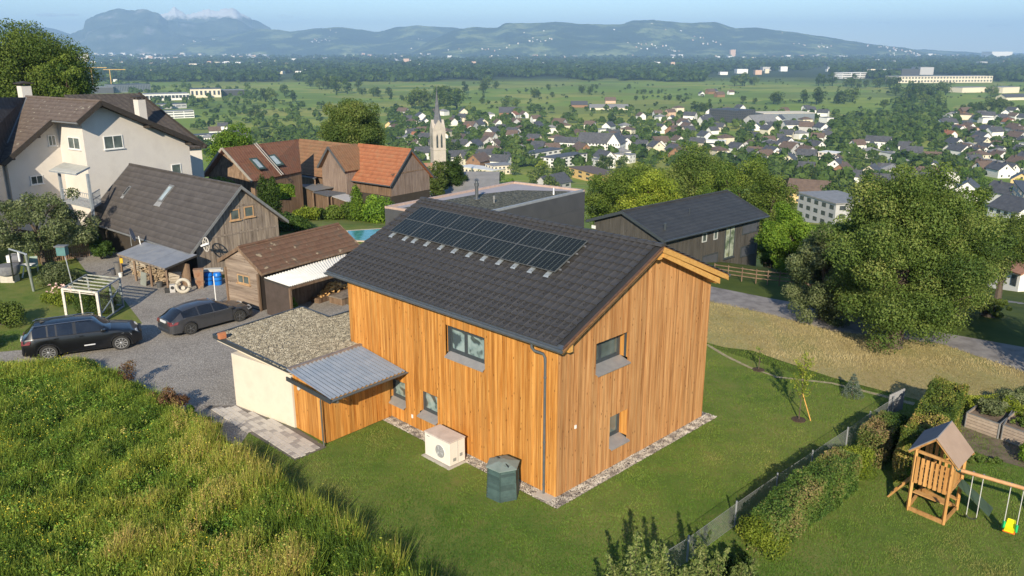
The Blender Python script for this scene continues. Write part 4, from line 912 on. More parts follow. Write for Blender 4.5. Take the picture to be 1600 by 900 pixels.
for i, (x, wh) in enumerate(((327,'left'),(341,'right'))):
    t_ = thing('barrel', f'bright blue plastic barrel in a dark band under the white boards, {wh} of the pair', 'barrel', at(x,445,0), .3, 'pair of blue barrels')
    MB().lathe([(.2,0),(.25,.03),(.27,.3),(.27,.5),(.25,.75),(.19,.82)], (0,0,0), 18).build('body', BLUE, t_, smooth=True)
    for z in (.3,.55): MB().lathe([(.272,z),(.285,z+.01),(.285,z+.04),(.272,z+.05)], (0,0,0), 18).build('hoop', M('dark_blue_hoop', (.02,.05,.12), None, 4, .4), t_)
tag(MB().box(-.65,.65,-.3,.3,0,.07).box(-.5,.55,-.2,.2,.07,.13).build('board_cover', M('whitish_board', (.55,.53,.48), None, 3, .7), loc=tuple(Vector(at(334,443,0))+Vector((0,0,.86))), rot=(.03,.03,.3)), 'whitish boards lying on top of the two blue barrels', 'boards')
rb = thing('rusty_bin', 'tall tapered rusty brown metal bin left of the blue barrels', 'bin', at(313,450,0), .3)
MB().add([(-.2,-.15,0),(.2,-.15,0),(.2,.15,0),(-.2,.15,0),(-.3,-.22,1.2),(.3,-.22,1.2),(.3,.22,1.2),(-.3,.22,1.2)], [(3,2,1,0),(0,1,5,4),(1,2,6,5),(2,3,7,6),(3,0,4,7),(4,5,6,7)]).build('body', M('rusty_steel', (.2,.09,.045), (.3,.17,.1), 3, .85, .3, c3=(.14,.12,.1)), rb)
MB().box(-.31,.31,-.23,.23,1.2,1.24).build('rim', MATS['rusty_steel'], rb)
def bucket(px, py, r, h, c, label, cat='bucket'):
    t_ = thing('bucket', label, cat, at(px,py,0)); MB().lathe([(r*.8,0),(r,h),(r*.93,h),(r*.75,.04)], (0,0,0), 16).build('body', M('plastic_%d'%px, c, None, 3, .5), t_, smooth=True)
    MB().lathe([(r,h-.03),(r*1.06,h-.02),(r*1.06,h),(r,h)], (0,0,0), 16).build('rim', M('plastic_%d'%px, c), t_)
bucket(189,433,.14,.3,(.75,.75,.72),'small white bucket in front of the grey bin by the lean-to'); bucket(186,429,.24,.85,(.16,.15,.14),'tall dark grey round bin at the left end of the lean-to','bin'); bucket(250,449,.2,.35,(.1,.1,.1),'short dark tub beside the firewood stack','tub'); bucket(178,430,.16,.4,(.09,.09,.1),'small black bin left of the tall grey bin','bin')
tag(MB().box(-.09,.09,-.05,.05,0,.32).build('yellow_box', M('yellow_box', (.7,.42,.02), None, 3, .5), loc=tuple(Vector(atY(190,411,51.5))), rot=(0,0,.3)), 'small yellow box hanging under the left end of the lean-to roof', 'box')
mw = thing('old_machine', 'small black and grey machine with a round drum standing on the gravel beside the ring', 'machine', at(264,457,0), .3)
MB().box(-.22,.1,-.15,.15,0,.3).build('body', M('machine_black', (.03,.03,.03), None, 4, .6), mw, bevel=.02); MB().box(.08,.4,-.16,.16,.0,.5).build('box', M('machine_grey', (.5,.48,.46), None, 4, .6), mw, bevel=.02); MB().lathe([(.1,0),(.1,.04)], (0,0,0), 14).build('drum', M('machine_black',(0,0,0)), mw, loc=(.24,-.16,.33), rot=(PI/2,0,0))
# wagon wheel and dish on the barn
wh = thing('wagon_wheel', 'pale wooden wagon wheel with a white arm hanging on the barn gable corner', 'wheel', atY(322,382,50.6), -.65)
wm = MB(); wm.tube([(.34*math.cos(2*PI*i/24), 0, .45*math.sin(2*PI*i/24)) for i in range(25)], .04, 6, cap=False)
wm.build('rim', M('wheel_wood', (.5,.46,.4), None, 4, .8), wh)
for i in range(8): a = 2*PI*i/8; MB().tube([(0,0,0),(.34*math.cos(a),0,.45*math.sin(a))], .022, 5).build('spoke', MATS['wheel_wood'], wh)
MB().lathe([(.1,-.08),(.1,.08)], (0,0,0), 12, 'y').build('hub', MATS['wheel_wood'], wh); MB().bar((-.35,-.12,-.12),(.42,-.12,.14),.12,.12).build('arm', WFRAME, wh)
ds = thing('satellite_dish', 'grey satellite dish on a pole at the lower edge of the barn roof', 'satellite dish', atY(206,372,56.5), .9)
ds.location = Vector(atY(206,378,53.0))
MB().lathe([(.02,0),(.25,.03),(.45,.1),(.46,.11),(.25,.045),(.02,.015)], (0,0,0), 20).build('dish', M('dish_grey', (.3,.3,.32), None, 3, .5), ds, loc=(0,0,.45), rot=(PI/2-.3,0,.9), smooth=True)
MB().tube([(0,.1,-.3),(0,.1,.45)], .03, 6).build('pole', GREYMET, ds); MB().tube([(.0,0,.2),(.35,-.5,.35)], .015, 5).build('feed_arm', GREYMET, ds); MB().tube([(.55,-.1,-.55),(.47,-.05,.32)], .035, 6).build('pole', WFRAME, ds)
# --- small timber shed with white corrugated lean-to
MOSSY = roof_mat('mossy_brown_tile', (.13,.07,.045), (.19,.105,.065), (.12,.095,.07), .3, .22, rough=.9, sc=2.2, spots=(.33,.26,.17), bs=.9)
b = tsh = Bld('timber_shed', 'small weathered timber shed with a mossy brown tile roof and white corrugated lean-to', 'shed', (-14.315,44.497), .976, 1, 7.5, 2.85, 0, 2.354, 2.58, 3.601, .486, .5, .156, M('shed_core', (.04,.03,.025), None, 2, .9), MOSSY, BROWNWOOD)
HB = wood('horizontal_old_boards', (.1,.07,.05), (.21,.155,.115), (.33,.26,.2), axis=1, streak=6., rnd=.15)
z = .1; rr = random.Random(3)
while z < b.zr-.25:
    h_ = rr.uniform(.14,.19); top = z+h_-.012
    def span(zz):   # extent of the gable at height zz
        lo = 0 if zz < b.rz(0)-.17 else (zz+.17-b.ze)/(b.zr-b.ze)*(b.sy*b.W+b.oe)-b.oe; hi = b.W if zz < b.rz(b.W)-.17 else b.sy*b.W+(zz+.17-b.zr)/(b.ze2-b.zr)*(b.W+b.oe-b.sy*b.W)
        return max(0,lo), min(b.W,hi)
    (l0, r0_), (l1, r1_) = span(z), span(top)
    if r1_-l1 > .1: MB().hexa([b.p(-.035,l0,z),b.p(-.035,r0_,z),b.p(-.001,r0_,z),b.p(-.001,l0,z)], [b.p(-.012,l1,top),b.p(-.012,r1_,top),b.p(-.001,r1_,top),b.p(-.001,l1,top)]).build('weatherboard', HB, b.wall)
    z += h_
b.win(372,430,390,443,'g',-.03,WOODFR,mull=1,bar=.05)
for bb in (0.0, b.W-.0): MB().bar(b.p(-.05,bb,0), b.p(-.05,bb,2.2), .12, .12).build('corner_post', BROWNWOOD, b.wall)
# white corrugated sheet
wq = [Vector(at(412.7,434,2.15)), Vector(at(452.7,447.5,1.95)), Vector(at(548,421,1.95)), Vector(at(541,396,2.15))]
inv = Matrix.Translation((-14.315,44.497,0)) @ Matrix.Rotation(.976, 4, 'Z'); inv.invert(); wq = [inv @ p for p in wq]
cm = MB(); nc = 30; k = nc*4+1; V = []
for e0, e1 in ((wq[0], wq[3]), (wq[1], wq[2])):
    for i in range(k): f_ = i/(k-1); p = e0.lerp(e1, f_); V.append((p.x, p.y, p.z+.03*math.sin(2*PI*f_*nc)))
cm.add(V+[(x,y,z_-.008) for x,y,z_ in V], [(i,i+1,k+i+1,k+i) for i in range(k-1)]+[(2*k+i,3*k+i,3*k+i+1,2*k+i+1) for i in range(k-1)]+[(k+i,k+i+1,3*k+i+1,3*k+i) for i in range(k-1)])
cm.build('corrugated_sheet', M('white_fibre_sheet', (.66,.64,.58), (.75,.73,.67), 2, .6), b.t, smooth=60)
MB().bar(wq[1]-Vector((0,0,.12)), wq[2]-Vector((0,0,.12)), .1, .14).build('eave_beam', BROWNWOOD, b.t); MB().bar(wq[0]-Vector((0,0,.08)), wq[1]-Vector((0,0,.08)), .1, .1).build('verge_beam', DARKVERGE, b.t)
p0, p1 = wq[0].copy(), wq[1].copy(); p0.z = p1.z = 0; MB().hexa([p0, p1, p1+Vector((.05,0,0)), p0+Vector((.05,0,0))], [p0+Vector((0,0,2.02)), p1+Vector((0,0,1.82)), p1+Vector((.05,0,1.82)), p0+Vector((.05,0,2.02))]).build('dark_panel', M('dark_brown_panel', (.055,.04,.032), (.075,.055,.045), 3, .8), b.t)
MB().bar(p1, p1+Vector((0,0,1.85)), .12, .12).build('post', BROWNWOOD, b.t)
plank_run(b.wall, (wq[0].x+.3, -.9), (7.4, -.9), 0, 1.9, BROWNWOOD, (.2,.25,.3), name='board', seed=9, gap=.02)
lg = thing('log_heap', 'heap of fresh yellow split firewood under the white corrugated roof', 'firewood', tuple(Vector((-14.315,44.497,0))+gframe((0,0),.976,1)[1]*3.4-gframe((0,0),.976,1)[2]*1.35), .976)
lym = [MB().hexa([(-.14,-.05,0),(.14,-.06,0),(.14,.05,0),(-.14,.05,0)], [(-.14,-.03,.07),(.14,-.02,.09),(.14,.02,.08),(-.14,.02,.07)]).mesh('log', LOGY) for _ in range(1)]
for i in range(120):
    x = rr.gauss(1., .55); z = max(.02, .55*math.exp(-((x-1.)/.8)**2)*rr.random()**.5); put('log', lym[0], lg, (x, rr.uniform(-.25,.25), z+.3), (rr.uniform(-.6,.6), rr.uniform(-.5,.5), rr.uniform(0,6.28)))
MB().box(-.6,2.4,-.35,.35,0,.3).build('pallet', BROWNWOOD, lg)
dk = thing('plank_deck', 'stack of long dark weathered planks in front of the yellow firewood', 'planks', tuple(Vector((-14.315,44.497,0))+gframe((0,0),.976,1)[1]*3.6-gframe((0,0),.976,1)[2]*2.6), .976)
for i in range(7): MB().box(-.4,3.,-.07,.07,.0,.05).build('plank', GREYWOOD, dk, loc=(0,-.5+i*.16,.42), rot=(0,0,rr.uniform(-.01,.01)))
MB().box(-.3,2.9,-.5,.55,0,.4).build('base', BROWNWOOD, dk)
# --- black modern house
BLK = wood('charred_boards', (.045,.042,.038), (.07,.065,.058), (.1,.093,.083), rnd=.05, streak=4.)
b = blk = Bld('black_house', 'long black board clad house with a dark tiled gable roof in front of the trees', 'house', (10.139,53.982), .734, 1, 12.1, 6.148, -3, 2.077, 2.397, 3.533, .535, .498, .391, BLK, roof_mat('slate_black_tile', (.036,.036,.035), (.05,.05,.048), (.066,.066,.063), .34, .26, rough=.5, bs=.8), ANTHW)
b.cladding('g', BLK, .16, seed=4); b.cladding('f', BLK, .16, seed=5)
b.win(1097,364,1104,378,'f',-.02,M('white_inner_frame', (.5,.52,.5), None),mull=0,sill=False); b.win(1115,360,1121,374,'f',-.02,MATS['white_inner_frame'],mull=0,sill=False)
b.win(1132,354,1147,402,'f',-.02,ANTHW,M('stair_glass', (.08,.12,.07), (.4,.44,.36), .9, .1, c3=(.2,.22,.12)),mull=1,sill=True)
for q in ((1160,348,1183,364),(1157,383,1180,399),(1097,397,1121,413)): b.win(*q,'f',-.02,ANTHW,M('closed_blind', (.085,.09,.105), None, 3, .5),mull=0,sill=False)
b.win(925,352,931,357,'g',-.02,WFRAME,WFRAME,mull=0,sill=False)
MB().tube([b.p(1.0,.55,b.rz(.55)-.1), b.p(1.0,.55,b.rz(.55)+.45)], .09, 8).build('vent_pipe', ANTHW, b.roofs[0]); MB().tube([b.p(5.2,1.6,b.rz(1.6)-.05), b.p(5.2,1.6,b.rz(1.6)+.4)], .03, 6).build('antenna', ANTHW, b.roofs[0])
# --- grey flat roofed house
fl = thing('flat_roof_house', 'grey modern flat roofed house with a gravel patch and steel flue, behind the orange house', 'house', (-3.5,55.3,0))
o = Vector((-3.5,55.3,0)); pL, pB, pR, pF = [Vector((x,y,0))-o for x, y in ((-9.41,59.66),(.17,71.48),(6.03,67.07),(-3.5,55.3))]; pB = pL+(pR-pF)
RZ_ = 3.2; GR = M('slate_grey_render', (.065,.067,.072), (.078,.08,.085), 1, .6)
MB().prism([(p.x,p.y) for p in (pF,pR,pB,pL)], -6, RZ_-.12).build('wall', GR, fl)
MB().prism([(p.x,p.y) for p in (pF,pR,pB,pL)], RZ_-.119, RZ_-.1).build('roof', M('mauve_roof_membrane', (.33,.31,.33), (.38,.355,.37), .6, .8), fl)
cpr = [pF,pR,pB,pL,pF]
for i, (a, b_) in enumerate(zip(cpr, cpr[1:])):
    d = (b_-a).normalized(); s = Vector((-d.y,d.x,0))
    m_ = M('coping_grey', (.3,.32,.34), None, 4, .5) if i == 0 else M('copper_pink_coping', (.5,.36,.29), None, 4, .5)
    MB().hexa([a+Vector((0,0,RZ_-.12)), b_+Vector((0,0,RZ_-.12)), b_+s*.22+Vector((0,0,RZ_-.12)), a+s*.22+Vector((0,0,RZ_-.12))], [a+Vector((0,0,RZ_+.06)), b_+Vector((0,0,RZ_+.06)), b_+s*.22+Vector((0,0,RZ_+.06)), a+s*.22+Vector((0,0,RZ_+.06))]).build('coping', m_, fl)
e_r = (pR-pF); e_l = (pL-pF)
gp = [pF+e_r*.0+e_l*.06, pF+e_r*.93+e_l*.06, pF+e_r*.93+e_l*.16, pF+e_r*.8+e_l*.62, pF+e_r*.55+e_l*.8, pF+e_r*.02+e_l*.85]
MB().prism([(p.x,p.y) for p in gp], RZ_-.099, RZ_-.06).build('gravel_bed', pebble_mat('mossy_gravel', [(.06,.055,.03),(.12,.11,.06),(.2,.19,.13),(.09,.08,.045)], 7, .6, .05), fl)
fp_ = Vector(at(737,352,RZ_-.1))-o
pp = Vector(at(745,312,RZ_-.1))-o; fq = MB().lathe([(.26,-.1),(.24,.12),(.13,.16),(.13,1.05),(.18,1.08),(.18,1.3),(.12,1.32),(.1,1.5),(.22,1.52),(.05,1.66)], tuple(pp), 14).build('flue', M('dark_flue_steel', (.12,.13,.14), (.2,.21,.22), 4, .35, metal=.6), fl, smooth=True)
pp = Vector(at(772,318,RZ_-.1))-o; MB().lathe([(.06,-.1),(.06,.35),(.1,.36),(.1,.6)], tuple(pp), 10).build('vent_pipe', GREYMET, fl)
pp = Vector(at(865,305,RZ_-.1))-o; MB().lathe([(.07,-.1),(.07,.3),(.05,.31),(.05,.6)], tuple(pp), 10).build('vent_pipe', WFRAME, fl)
w0 = pF+e_r*.36; w1 = pF+e_r*.52; d = (pR-pF).normalized(); s = Vector((d.y,-d.x,0))
MB().hexa([w0+s*.005+Vector((0,0,-.2)), w1+s*.005+Vector((0,0,-.2)), w1-s*.01+Vector((0,0,-.2)), w0-s*.01+Vector((0,0,-.2))], [w0+s*.02+Vector((0,0,1.5)), w1+s*.02+Vector((0,0,1.5)), w1-s*.01+Vector((0,0,1.5)), w0-s*.01+Vector((0,0,1.5))]).build('window', GLASS, fl)
for i, (za, zb) in enumerate(((1.7,1.72),(.3,.32),(-1.2,-1.18))): MB().hexa([pF+s*.01+Vector((0,0,za)), pR+s*.01+Vector((0,0,za)), pR+Vector((0,0,za)), pF+Vector((0,0,za))], [pF+s*.01+Vector((0,0,zb)), pR+s*.01+Vector((0,0,zb)), pR+Vector((0,0,zb)), pF+Vector((0,0,zb))]).build('panel_joint', ANTHW, fl)
# terrace slab left of it
tp = [Vector(at(*q,1.6))-o for q in ((612,336),(604,352),(650,360),(700,318),(672,308))]
# --- farmhouse: right wing with orange tiles, middle wing, left wing
ORT = roof_mat('orange_clay_tile', (.3,.11,.05), (.4,.15,.07), (.36,.18,.09), .34, .27, rough=.7, sc=1.6, bs=.8)
BRT = roof_mat('brown_clay_tile', (.2,.1,.05), (.28,.15,.08), (.19,.13,.07), .34, .27, rough=.8, sc=1.5, bs=.8)
RDT = roof_mat('red_brown_tile', (.15,.065,.04), (.22,.1,.06), (.14,.09,.06), .34, .27, rough=.8, sc=1.5, bs=.8)
LT = M('barn_inner_wall', (.05,.04,.03), None, 2, .9)
fa = farm = Bld('farmhouse', 'long old farmhouse with board gables, bright orange tiles right and red brown tiles left', 'farmhouse', (-13.431,90.277), 2.482, -1, 8.1, 6.168, -2.014, -.102, .106, 3.573, .493, .461, .34, LT, ORT, M('slate_verge', (.09,.095,.1), None, 4, .5), th=.2)
fa.cladding('g', wood('farm_boards', (.12,.085,.065), (.19,.14,.115), (.27,.21,.17), rnd=.1, streak=4.), .2, zlo=-1.4, seed=8); fa.cladding('f', BROWNWOOD, .2, zlo=-1.4, seed=9)
MB().hexa([fa.p(-.06,0,.98),fa.p(-.06,6.1,.98),fa.p(-.02,6.1,.98),fa.p(-.02,0,.98)], [fa.p(-.06,.0,1.1),fa.p(-.06,6.1,1.1),fa.p(-.02,6.1,1.1),fa.p(-.02,.0,1.1)]).build('wall_beam', BROWNWOOD, fa.t)
MB().add([fa.p(8.1,0,-5),fa.p(19.2,0,-5),fa.p(19.2,6.1,-5),fa.p(8.1,6.1,-5),fa.p(8.1,0,-.25),fa.p(19.2,0,-.25),fa.p(19.2,6.1,-.25),fa.p(8.1,6.1,-.25),fa.p(19.2,3,3.2)], [(0,1,2,3),(0,4,5,1),(1,5,8,6,2),(2,6,7,3),(3,7,4,0)]).build('wall', BROWNWOOD, fa.t)
MB().slab([fa.p(8.43,-.46,-.2),fa.p(19.4,-.46,-.2),fa.p(19.4,3.04,3.5),fa.p(8.43,3.04,3.5)], .15).build('roof', BRT, fa.t)
MB().slab([fa.p(8.43,6.6,-.2),fa.p(19.4,6.6,-.2),fa.p(19.4,3.04,3.5),fa.p(8.43,3.04,3.5)], .15).build('roof', BRT, fa.t)
# cross gable ("dormer barn") in front of the middle wing
def onpl(px, py, b_): return fa.face(px, py, 'f', b_)
ax_, az_ = onpl(513.5,229,-1.5); lx, lz = onpl(497,261,-1.5); rx, rz2 = onpl(540,268,-1.5); ax_, lx, rx = ax_, lx, rx
MB().add([fa.p(lx+.3,-1.2,-4),fa.p(rx-.3,-1.2,-4),fa.p(rx-.3,-1.2,rz2-.1),fa.p(ax_,-1.2,az_-.2),fa.p(lx+.3,-1.2,lz-.1),fa.p(lx+.3,1.5,-4),fa.p(rx-.3,1.5,-4),fa.p(rx-.3,1.5,rz2-.1),fa.p(ax_,1.5,az_-.2),fa.p(lx+.3,1.5,lz-.1)] if lx < rx else
         [fa.p(lx-.3,-1.2,-4),fa.p(rx+.3,-1.2,-4),fa.p(rx+.3,-1.2,rz2-.1),fa.p(ax_,-1.2,az_-.2),fa.p(lx-.3,-1.2,lz-.1),fa.p(lx-.3,1.5,-4),fa.p(rx+.3,1.5,-4),fa.p(rx+.3,1.5,rz2-.1),fa.p(ax_,1.5,az_-.2),fa.p(lx-.3,1.5,lz-.1)],
         [(0,1,2,3,4),(5,9,8,7,6),(0,5,6,1),(1,6,7,2),(0,4,9,5)]).build('cross_gable', MATS['farm_boards'], fa.t)
MB().slab([fa.p(ax_,-1.6,az_),fa.p(ax_,2.6,az_),fa.p(lx,2.6,lz),fa.p(lx,-1.6,lz)], .15).build('cross_roof', BRT, fa.t); MB().slab([fa.p(ax_,-1.6,az_+.002),fa.p(ax_,2.6,az_+.002),fa.p(rx,2.6,rz2),fa.p(rx,-1.6,rz2)], .15).build('cross_roof', BRT, fa.t)
for q in ((lx,lz),(rx,rz2)): MB().bar(fa.p(ax_,-1.64,az_-.06), fa.p(q[0],-1.64,q[1]-.06), .06, .26, up=(0,0,1)).build('barge_board', MATS['slate_verge'], fa.t)
# left wing
o = Vector((-27,84,0)); lw = fa.t; rel = Matrix.Translation((-13.431,90.277,0)) @ Matrix.Rotation(2.482, 4, 'Z'); rel.invert()
def R_(px, py, z): return rel @ Vector(at(px, py, z))
n1, n2 = R_(346.6,231.4,4.3), R_(466,217.5,4.3); e1_, e2_ = R_(394,284,1.0), R_(471,268,1.0); k1 = R_(315,276,1.3); k2 = k1+(n2-n1)*1.0
m1 = n1.lerp(e1_, .5)-Vector((0,0,.22))
MB().slab([e1_, e2_, n2, n1], .15).build('roof', RDT, lw); MB().slab([k1, k2, n2+Vector((0,0,.002)), n1+Vector((0,0,.002))], .15).build('roof', RDT, lw)
ins = (n2-n1).normalized()*.6; z0_ = -5.
wb = [(e1_+(n1-e1_)*.1+ins), (k1+(n1-k1)*.1+ins), (k2+(n2-k2)*.1), (e2_+(n2-e2_)*.1)]; ap1, ap2 = n1+ins-Vector((0,0,.3)), n2-Vector((0,0,.3))
V = [Vector((p.x,p.y,z0_)) for p in wb]+[Vector((p.x,p.y,p.z-.25)) for p in wb]+[ap1, ap2]
MB().add(V, [(0,1,2,3),(0,4,8,5,1),(1,5,9,2) if False else (1,5,6,2),(2,6,9,7,3),(3,7,4,0)]).build('wall', BROWNWOOD, lw)
for q0, q1 in ((n1,e1_),(n1,k1)): MB().bar(q0+Vector((0,0,-.02)), q1+Vector((0,0,-.02)), .08, .26).build('barge_board', M('grey_barge', (.33,.3,.26), None, 4, .7), lw)
def onslope(px, py, A_, B_, C_):
    best = None; c = rel @ Vector((0,0,CH)); r = (rel.to_3x3() @ Vector(ray(px, py)))
    for a_q, b_q, c_q in ((e1_,e2_,n1),(e2_,n2,n1),(e1_,e2_,n2),(e1_,n2,n1)):
        n = (b_q-a_q).cross(c_q-a_q); t_ = (a_q-c).dot(n)/r.dot(n)
        if best is None or t_ < best[0]: best = (t_, n)
    t_, n = best; n = n.normalized(); return c+r*t_, n if n.z > 0 else -n
for px_, py_ in ((402,256),(430,251)):
    c, n_ = onslope(px_, py_, e1_, e2_, n1); u_ = (n1-e1_).normalized(); X = u_.cross(n_)
    q = [c+X*.6*s0+u_*.85*s1 for s0, s1 in ((-1,-1),(1,-1),(1,1),(-1,1))]; k = MB().hexa(q, [p+n_*.1 for p in q]).build('skylight', M('dark_green_frame', (.05,.08,.07), None), lw)
    q = [c+X*.32*s0+u_*.62*s1+n_*.09 for s0, s1 in ((-1,-1),(1,-1),(1,1),(-1,1))]; MB().hexa(q, [p+n_*.03 for p in q]).build('pane', MATS['sky_glass'], k)
a_, _ = onslope(398,224.5, e1_, e2_, n1); c_, n_ = onslope(441,274, e1_, e2_, n1); d_ = (c_-a_).normalized(); s_ = d_.cross(n_); lad = MB()
for k_ in (-.17,.17): lad.bar(a_+s_*k_+n_*.1, c_+s_*k_+n_*.1, .07, .05)
for i in range(26): p = a_.lerp(c_, (i+.5)/26)+n_*.1; lad.bar(p-s_*.17, p+s_*.17, .04, .04)
stuff(lad.build('roof_ladder', M('whitish_wood', (.5,.47,.42), None, 4, .7), lw))
c, n_ = onslope(472,238, e1_, e2_, n1)
# porch roofs and small sheds in front of the farm
def flatshed(name, label, px, z, th, mat, posts=None, drop=2.3, cat='shed', seed=1, wall=True):
    P_ = [Vector(at(x, y, z)) for x, y in px]; o = Vector((P_[0].x, P_[0].y, 0)); zg = min(ter(p.x, p.y) for p in P_)
    t_ = thing(name, label, cat, o); MB().slab([p-o for p in P_], th).build('roof', mat, t_)
    for p in P_: MB().box(p.x-o.x-.07, p.x-o.x+.07, p.y-o.y-.07, p.y-o.y+.07, zg-.4, z-th).build('post', BROWNWOOD, t_)
    if wall:
        c = sum(P_, Vector())/len(P_); I = [(p*.86+c*.14)-o for p in P_]; plk = MB()
        MB().prism([(p.x,p.y) for p in I], zg-.3, z-th-.01).build('wall', BROWNWOOD, t_)
    return t_
DKS = M('dark_sheet_roof', (.1,.11,.12), (.14,.15,.16), 2, .5, metal=.2); LTS = M('pale_sheet_roof', (.42,.4,.38), (.5,.48,.45), 3, .6)
flatshed('porch', 'dark flat porch roof between the brown and orange parts of the farmhouse', [(457,272),(492,279),(504,270),(470,265)], -.3, .12, DKS, cat='porch')
flatshed('garden_shed', 'grey sheet roofed garden shed below the farmhouse, leftmost of the small row', [(465,288),(490,298),(528,291),(500,287)], -1., .1, GREYMET)
flatshed('garden_shed', 'blue grey sheet roofed garden shed in the middle of the small row', [(489,300),(512,306),(541,301),(512,297)], -1.1, .1, DKS)
flatshed('garden_shed', 'pale sheet roofed garden shed by the cypress, rightmost of the small row', [(518,306),(547,316),(552,307),(536,301)], -1.2, .1, LTS)
# --- white house
WR = M('warm_white_render', (.6,.55,.5), (.64,.59,.53), .5, .85, .04, c3=(.59,.54,.485), det=7)
DBT = roof_mat('dark_brown_tile', (.115,.085,.07), (.15,.115,.095), (.18,.145,.12), .36, .3, rough=.8, sc=2.5, spots=(.28,.25,.2), bs=.6)
DBT2 = roof_mat('dark_diamond_tile', (.06,.05,.045), (.09,.075,.065), (.13,.11,.09), .45, .45, rough=.8, sc=2.5, bs=1.)
WV = M('dark_brown_board', (.035,.028,.022), (.05,.04,.032), 4, .7)
wt = Bld('white_house', 'large white rendered house with dark brown tiled roofs, two chimneys and a steel balcony', 'house', (-37.073,63.047), 2.54, -1, 9.952, 13.927, 0, 5.768, 6.134, 10.339, .411, .778, 1.0, WR, DBT, WV, footprint=False, gutter_=False, roofname='hidden')
for r_o in list(wt.t.children):
    for c_o in list(r_o.children): bpy.data.objects.remove(c_o)
    bpy.data.objects.remove(r_o)
wt.roofs = []; p = wt.p; rz_ = wt.rz
B1, A2 = 3.6, 2.8; Lw = wt.L+1
foot = [(0,4.4),(0,13.93),(9.95,13.93),(9.95,0),(3.8,0),(3.8,4.4)]
def wtop(b_): return rz_(b_)-.25
mb = MB(); g_pts = [(0,4.4),(0,5.72),(0,13.93)]
mb.add([p(0,4.4,-1),p(0,13.93,-1),p(0,13.93,wtop(13.93)),p(0,5.72,wtop(5.72)),p(0,4.4,wtop(4.4)),p(3.8,4.4,-1),p(3.8,4.4,wtop(4.4)),p(3.8,0,-1),p(3.8,0,wtop(0)),p(9.95,0,-1),p(9.95,0,wtop(0)),p(9.95,13.93,-1),p(9.95,13.93,wtop(13.93)),p(9.95,5.72,wtop(5.72)),p(3.8,13.93,-1)],
       [(0,1,2,3,4),(0,4,6,5),(5,6,8,7),(7,8,10,9),(9,10,13,12,11),(11,12,2,1)])
wt.wall = mb.build('wall', WR, wt.t)
wt.roofs.append(MB().slab([p(-1,B1,rz_(B1)),p(Lw,B1,rz_(B1)),p(Lw,5.724,10.34),p(-1,5.724,10.34)], .2).build('roof', DBT, wt.t))
MB().slab([p(A2,-.778,5.768),p(Lw,-.778,5.768),p(Lw,B1,rz_(B1)-.001),p(A2,B1,rz_(B1)-.001)], .2).build('roof', DBT, wt.t)
MB().slab([p(-1,14.7,6.134),p(Lw,14.7,6.134),p(Lw,5.724,10.342),p(-1,5.724,10.342)], .2).build('roof', DBT, wt.t)
for q0, q1 in (((-1,B1,rz_(B1)),(-1,5.724,10.34)),((-1,5.724,10.34),(-1,14.7,6.134)),((A2,-.778,5.768),(A2,B1,rz_(B1)))):
    a_, b_ = Vector(p(*q0)), Vector(p(*q1)); MB().bar(a_+Vector((0,0,-.1)), b_+Vector((0,0,-.1)), .08, .38).build('barge_board', WV, wt.t)
MB().tube([p(-1,5.724,10.36),p(Lw,5.724,10.36)], .12, 8).build('ridge_cap', DBT, wt.t); MB().tube([p(-1,B1-.05,rz_(B1)-.1),p(A2,B1-.05,rz_(B1)-.1)], .07, 8).build('gutter', GREYMET, wt.t)
for bb in (.2, 2.4, 5.72, 9.8, 13.6): aa = A2 if bb < 4.4 else -1; MB().hexa([p(aa+.1,bb-.1,rz_(bb)-.5),p(aa+.1,bb+.1,rz_(bb)-.5),p((3.8 if bb<4.4 else 0),bb+.1,rz_(bb)-.5),p((3.8 if bb<4.4 else 0),bb-.1,rz_(bb)-.5)], [p(aa+.1,bb-.1,rz_(bb)-.25),p(aa+.1,bb+.1,rz_(bb)-.25),p((3.8 if bb<4.4 else 0),bb+.1,rz_(bb)-.25),p((3.8 if bb<4.4 else 0),bb-.1,rz_(bb)-.25)]).build('purlin', WV, wt.t)
wt.win(162,211.5,192,232.5,'g'); wt.win(268,256,283,274,'g',mull=0); wt.win(47.5,274,67.5,288,'g',3.8); wt.win(75,211,87,228,'g',3.8,mull=1)
wt.win(107,214.5,125,233,'f',4.4)
# rear and left roofs
inw = Matrix.Translation((-37.073,63.047,0)) @ Matrix.Rotation(2.54, 4, 'Z'); inw.invert()
def Wp(px, py, Y): return inw @ Vector(atY(px, py, Y))
A_, B_, C_ = Wp(100,148,84), Wp(217,145.5,88), Wp(323,229,82); D_ = A_+(C_-B_)
MB().slab([A_,B_,C_,D_], .2).build('rear_roof', DBT2, wt.t); MB().bar(B_, C_, .1, .3).build('barge_board', WV, wt.t)
ww = [v.copy() for v in (A_,B_,C_,D_)]; c = sum(ww, Vector())/4; ww = [v.lerp(c, .08)-Vector((0,0,.25)) for v in ww]
MB().add([Vector((v.x,v.y,-1)) for v in ww]+ww, [(0,1,2,3),(4,5,6,7),(0,1,5,4),(1,2,6,5),(2,3,7,6),(3,0,4,7)]).build('rear_wall', WR, wt.t)
def mainpl(px, py): a, b_, z = wt.face(px, py, 'r'); return Vector(p(a, b_, z+.02))
v1, v2 = mainpl(41,152.5), mainpl(11,224); MB().slab([v1, v2, mainpl(-6,268), Wp(-140,340,48), Wp(-140,152,58)], .2).build('side_roof', DBT2, wt.t)
sw = [v1, v2, mainpl(-6,268), Wp(-140,340,48), Wp(-140,152,58)]; sc_ = sum(sw, Vector())/5; sw = [q.lerp(sc_, .1)-Vector((0,0,.3)) for q in sw]
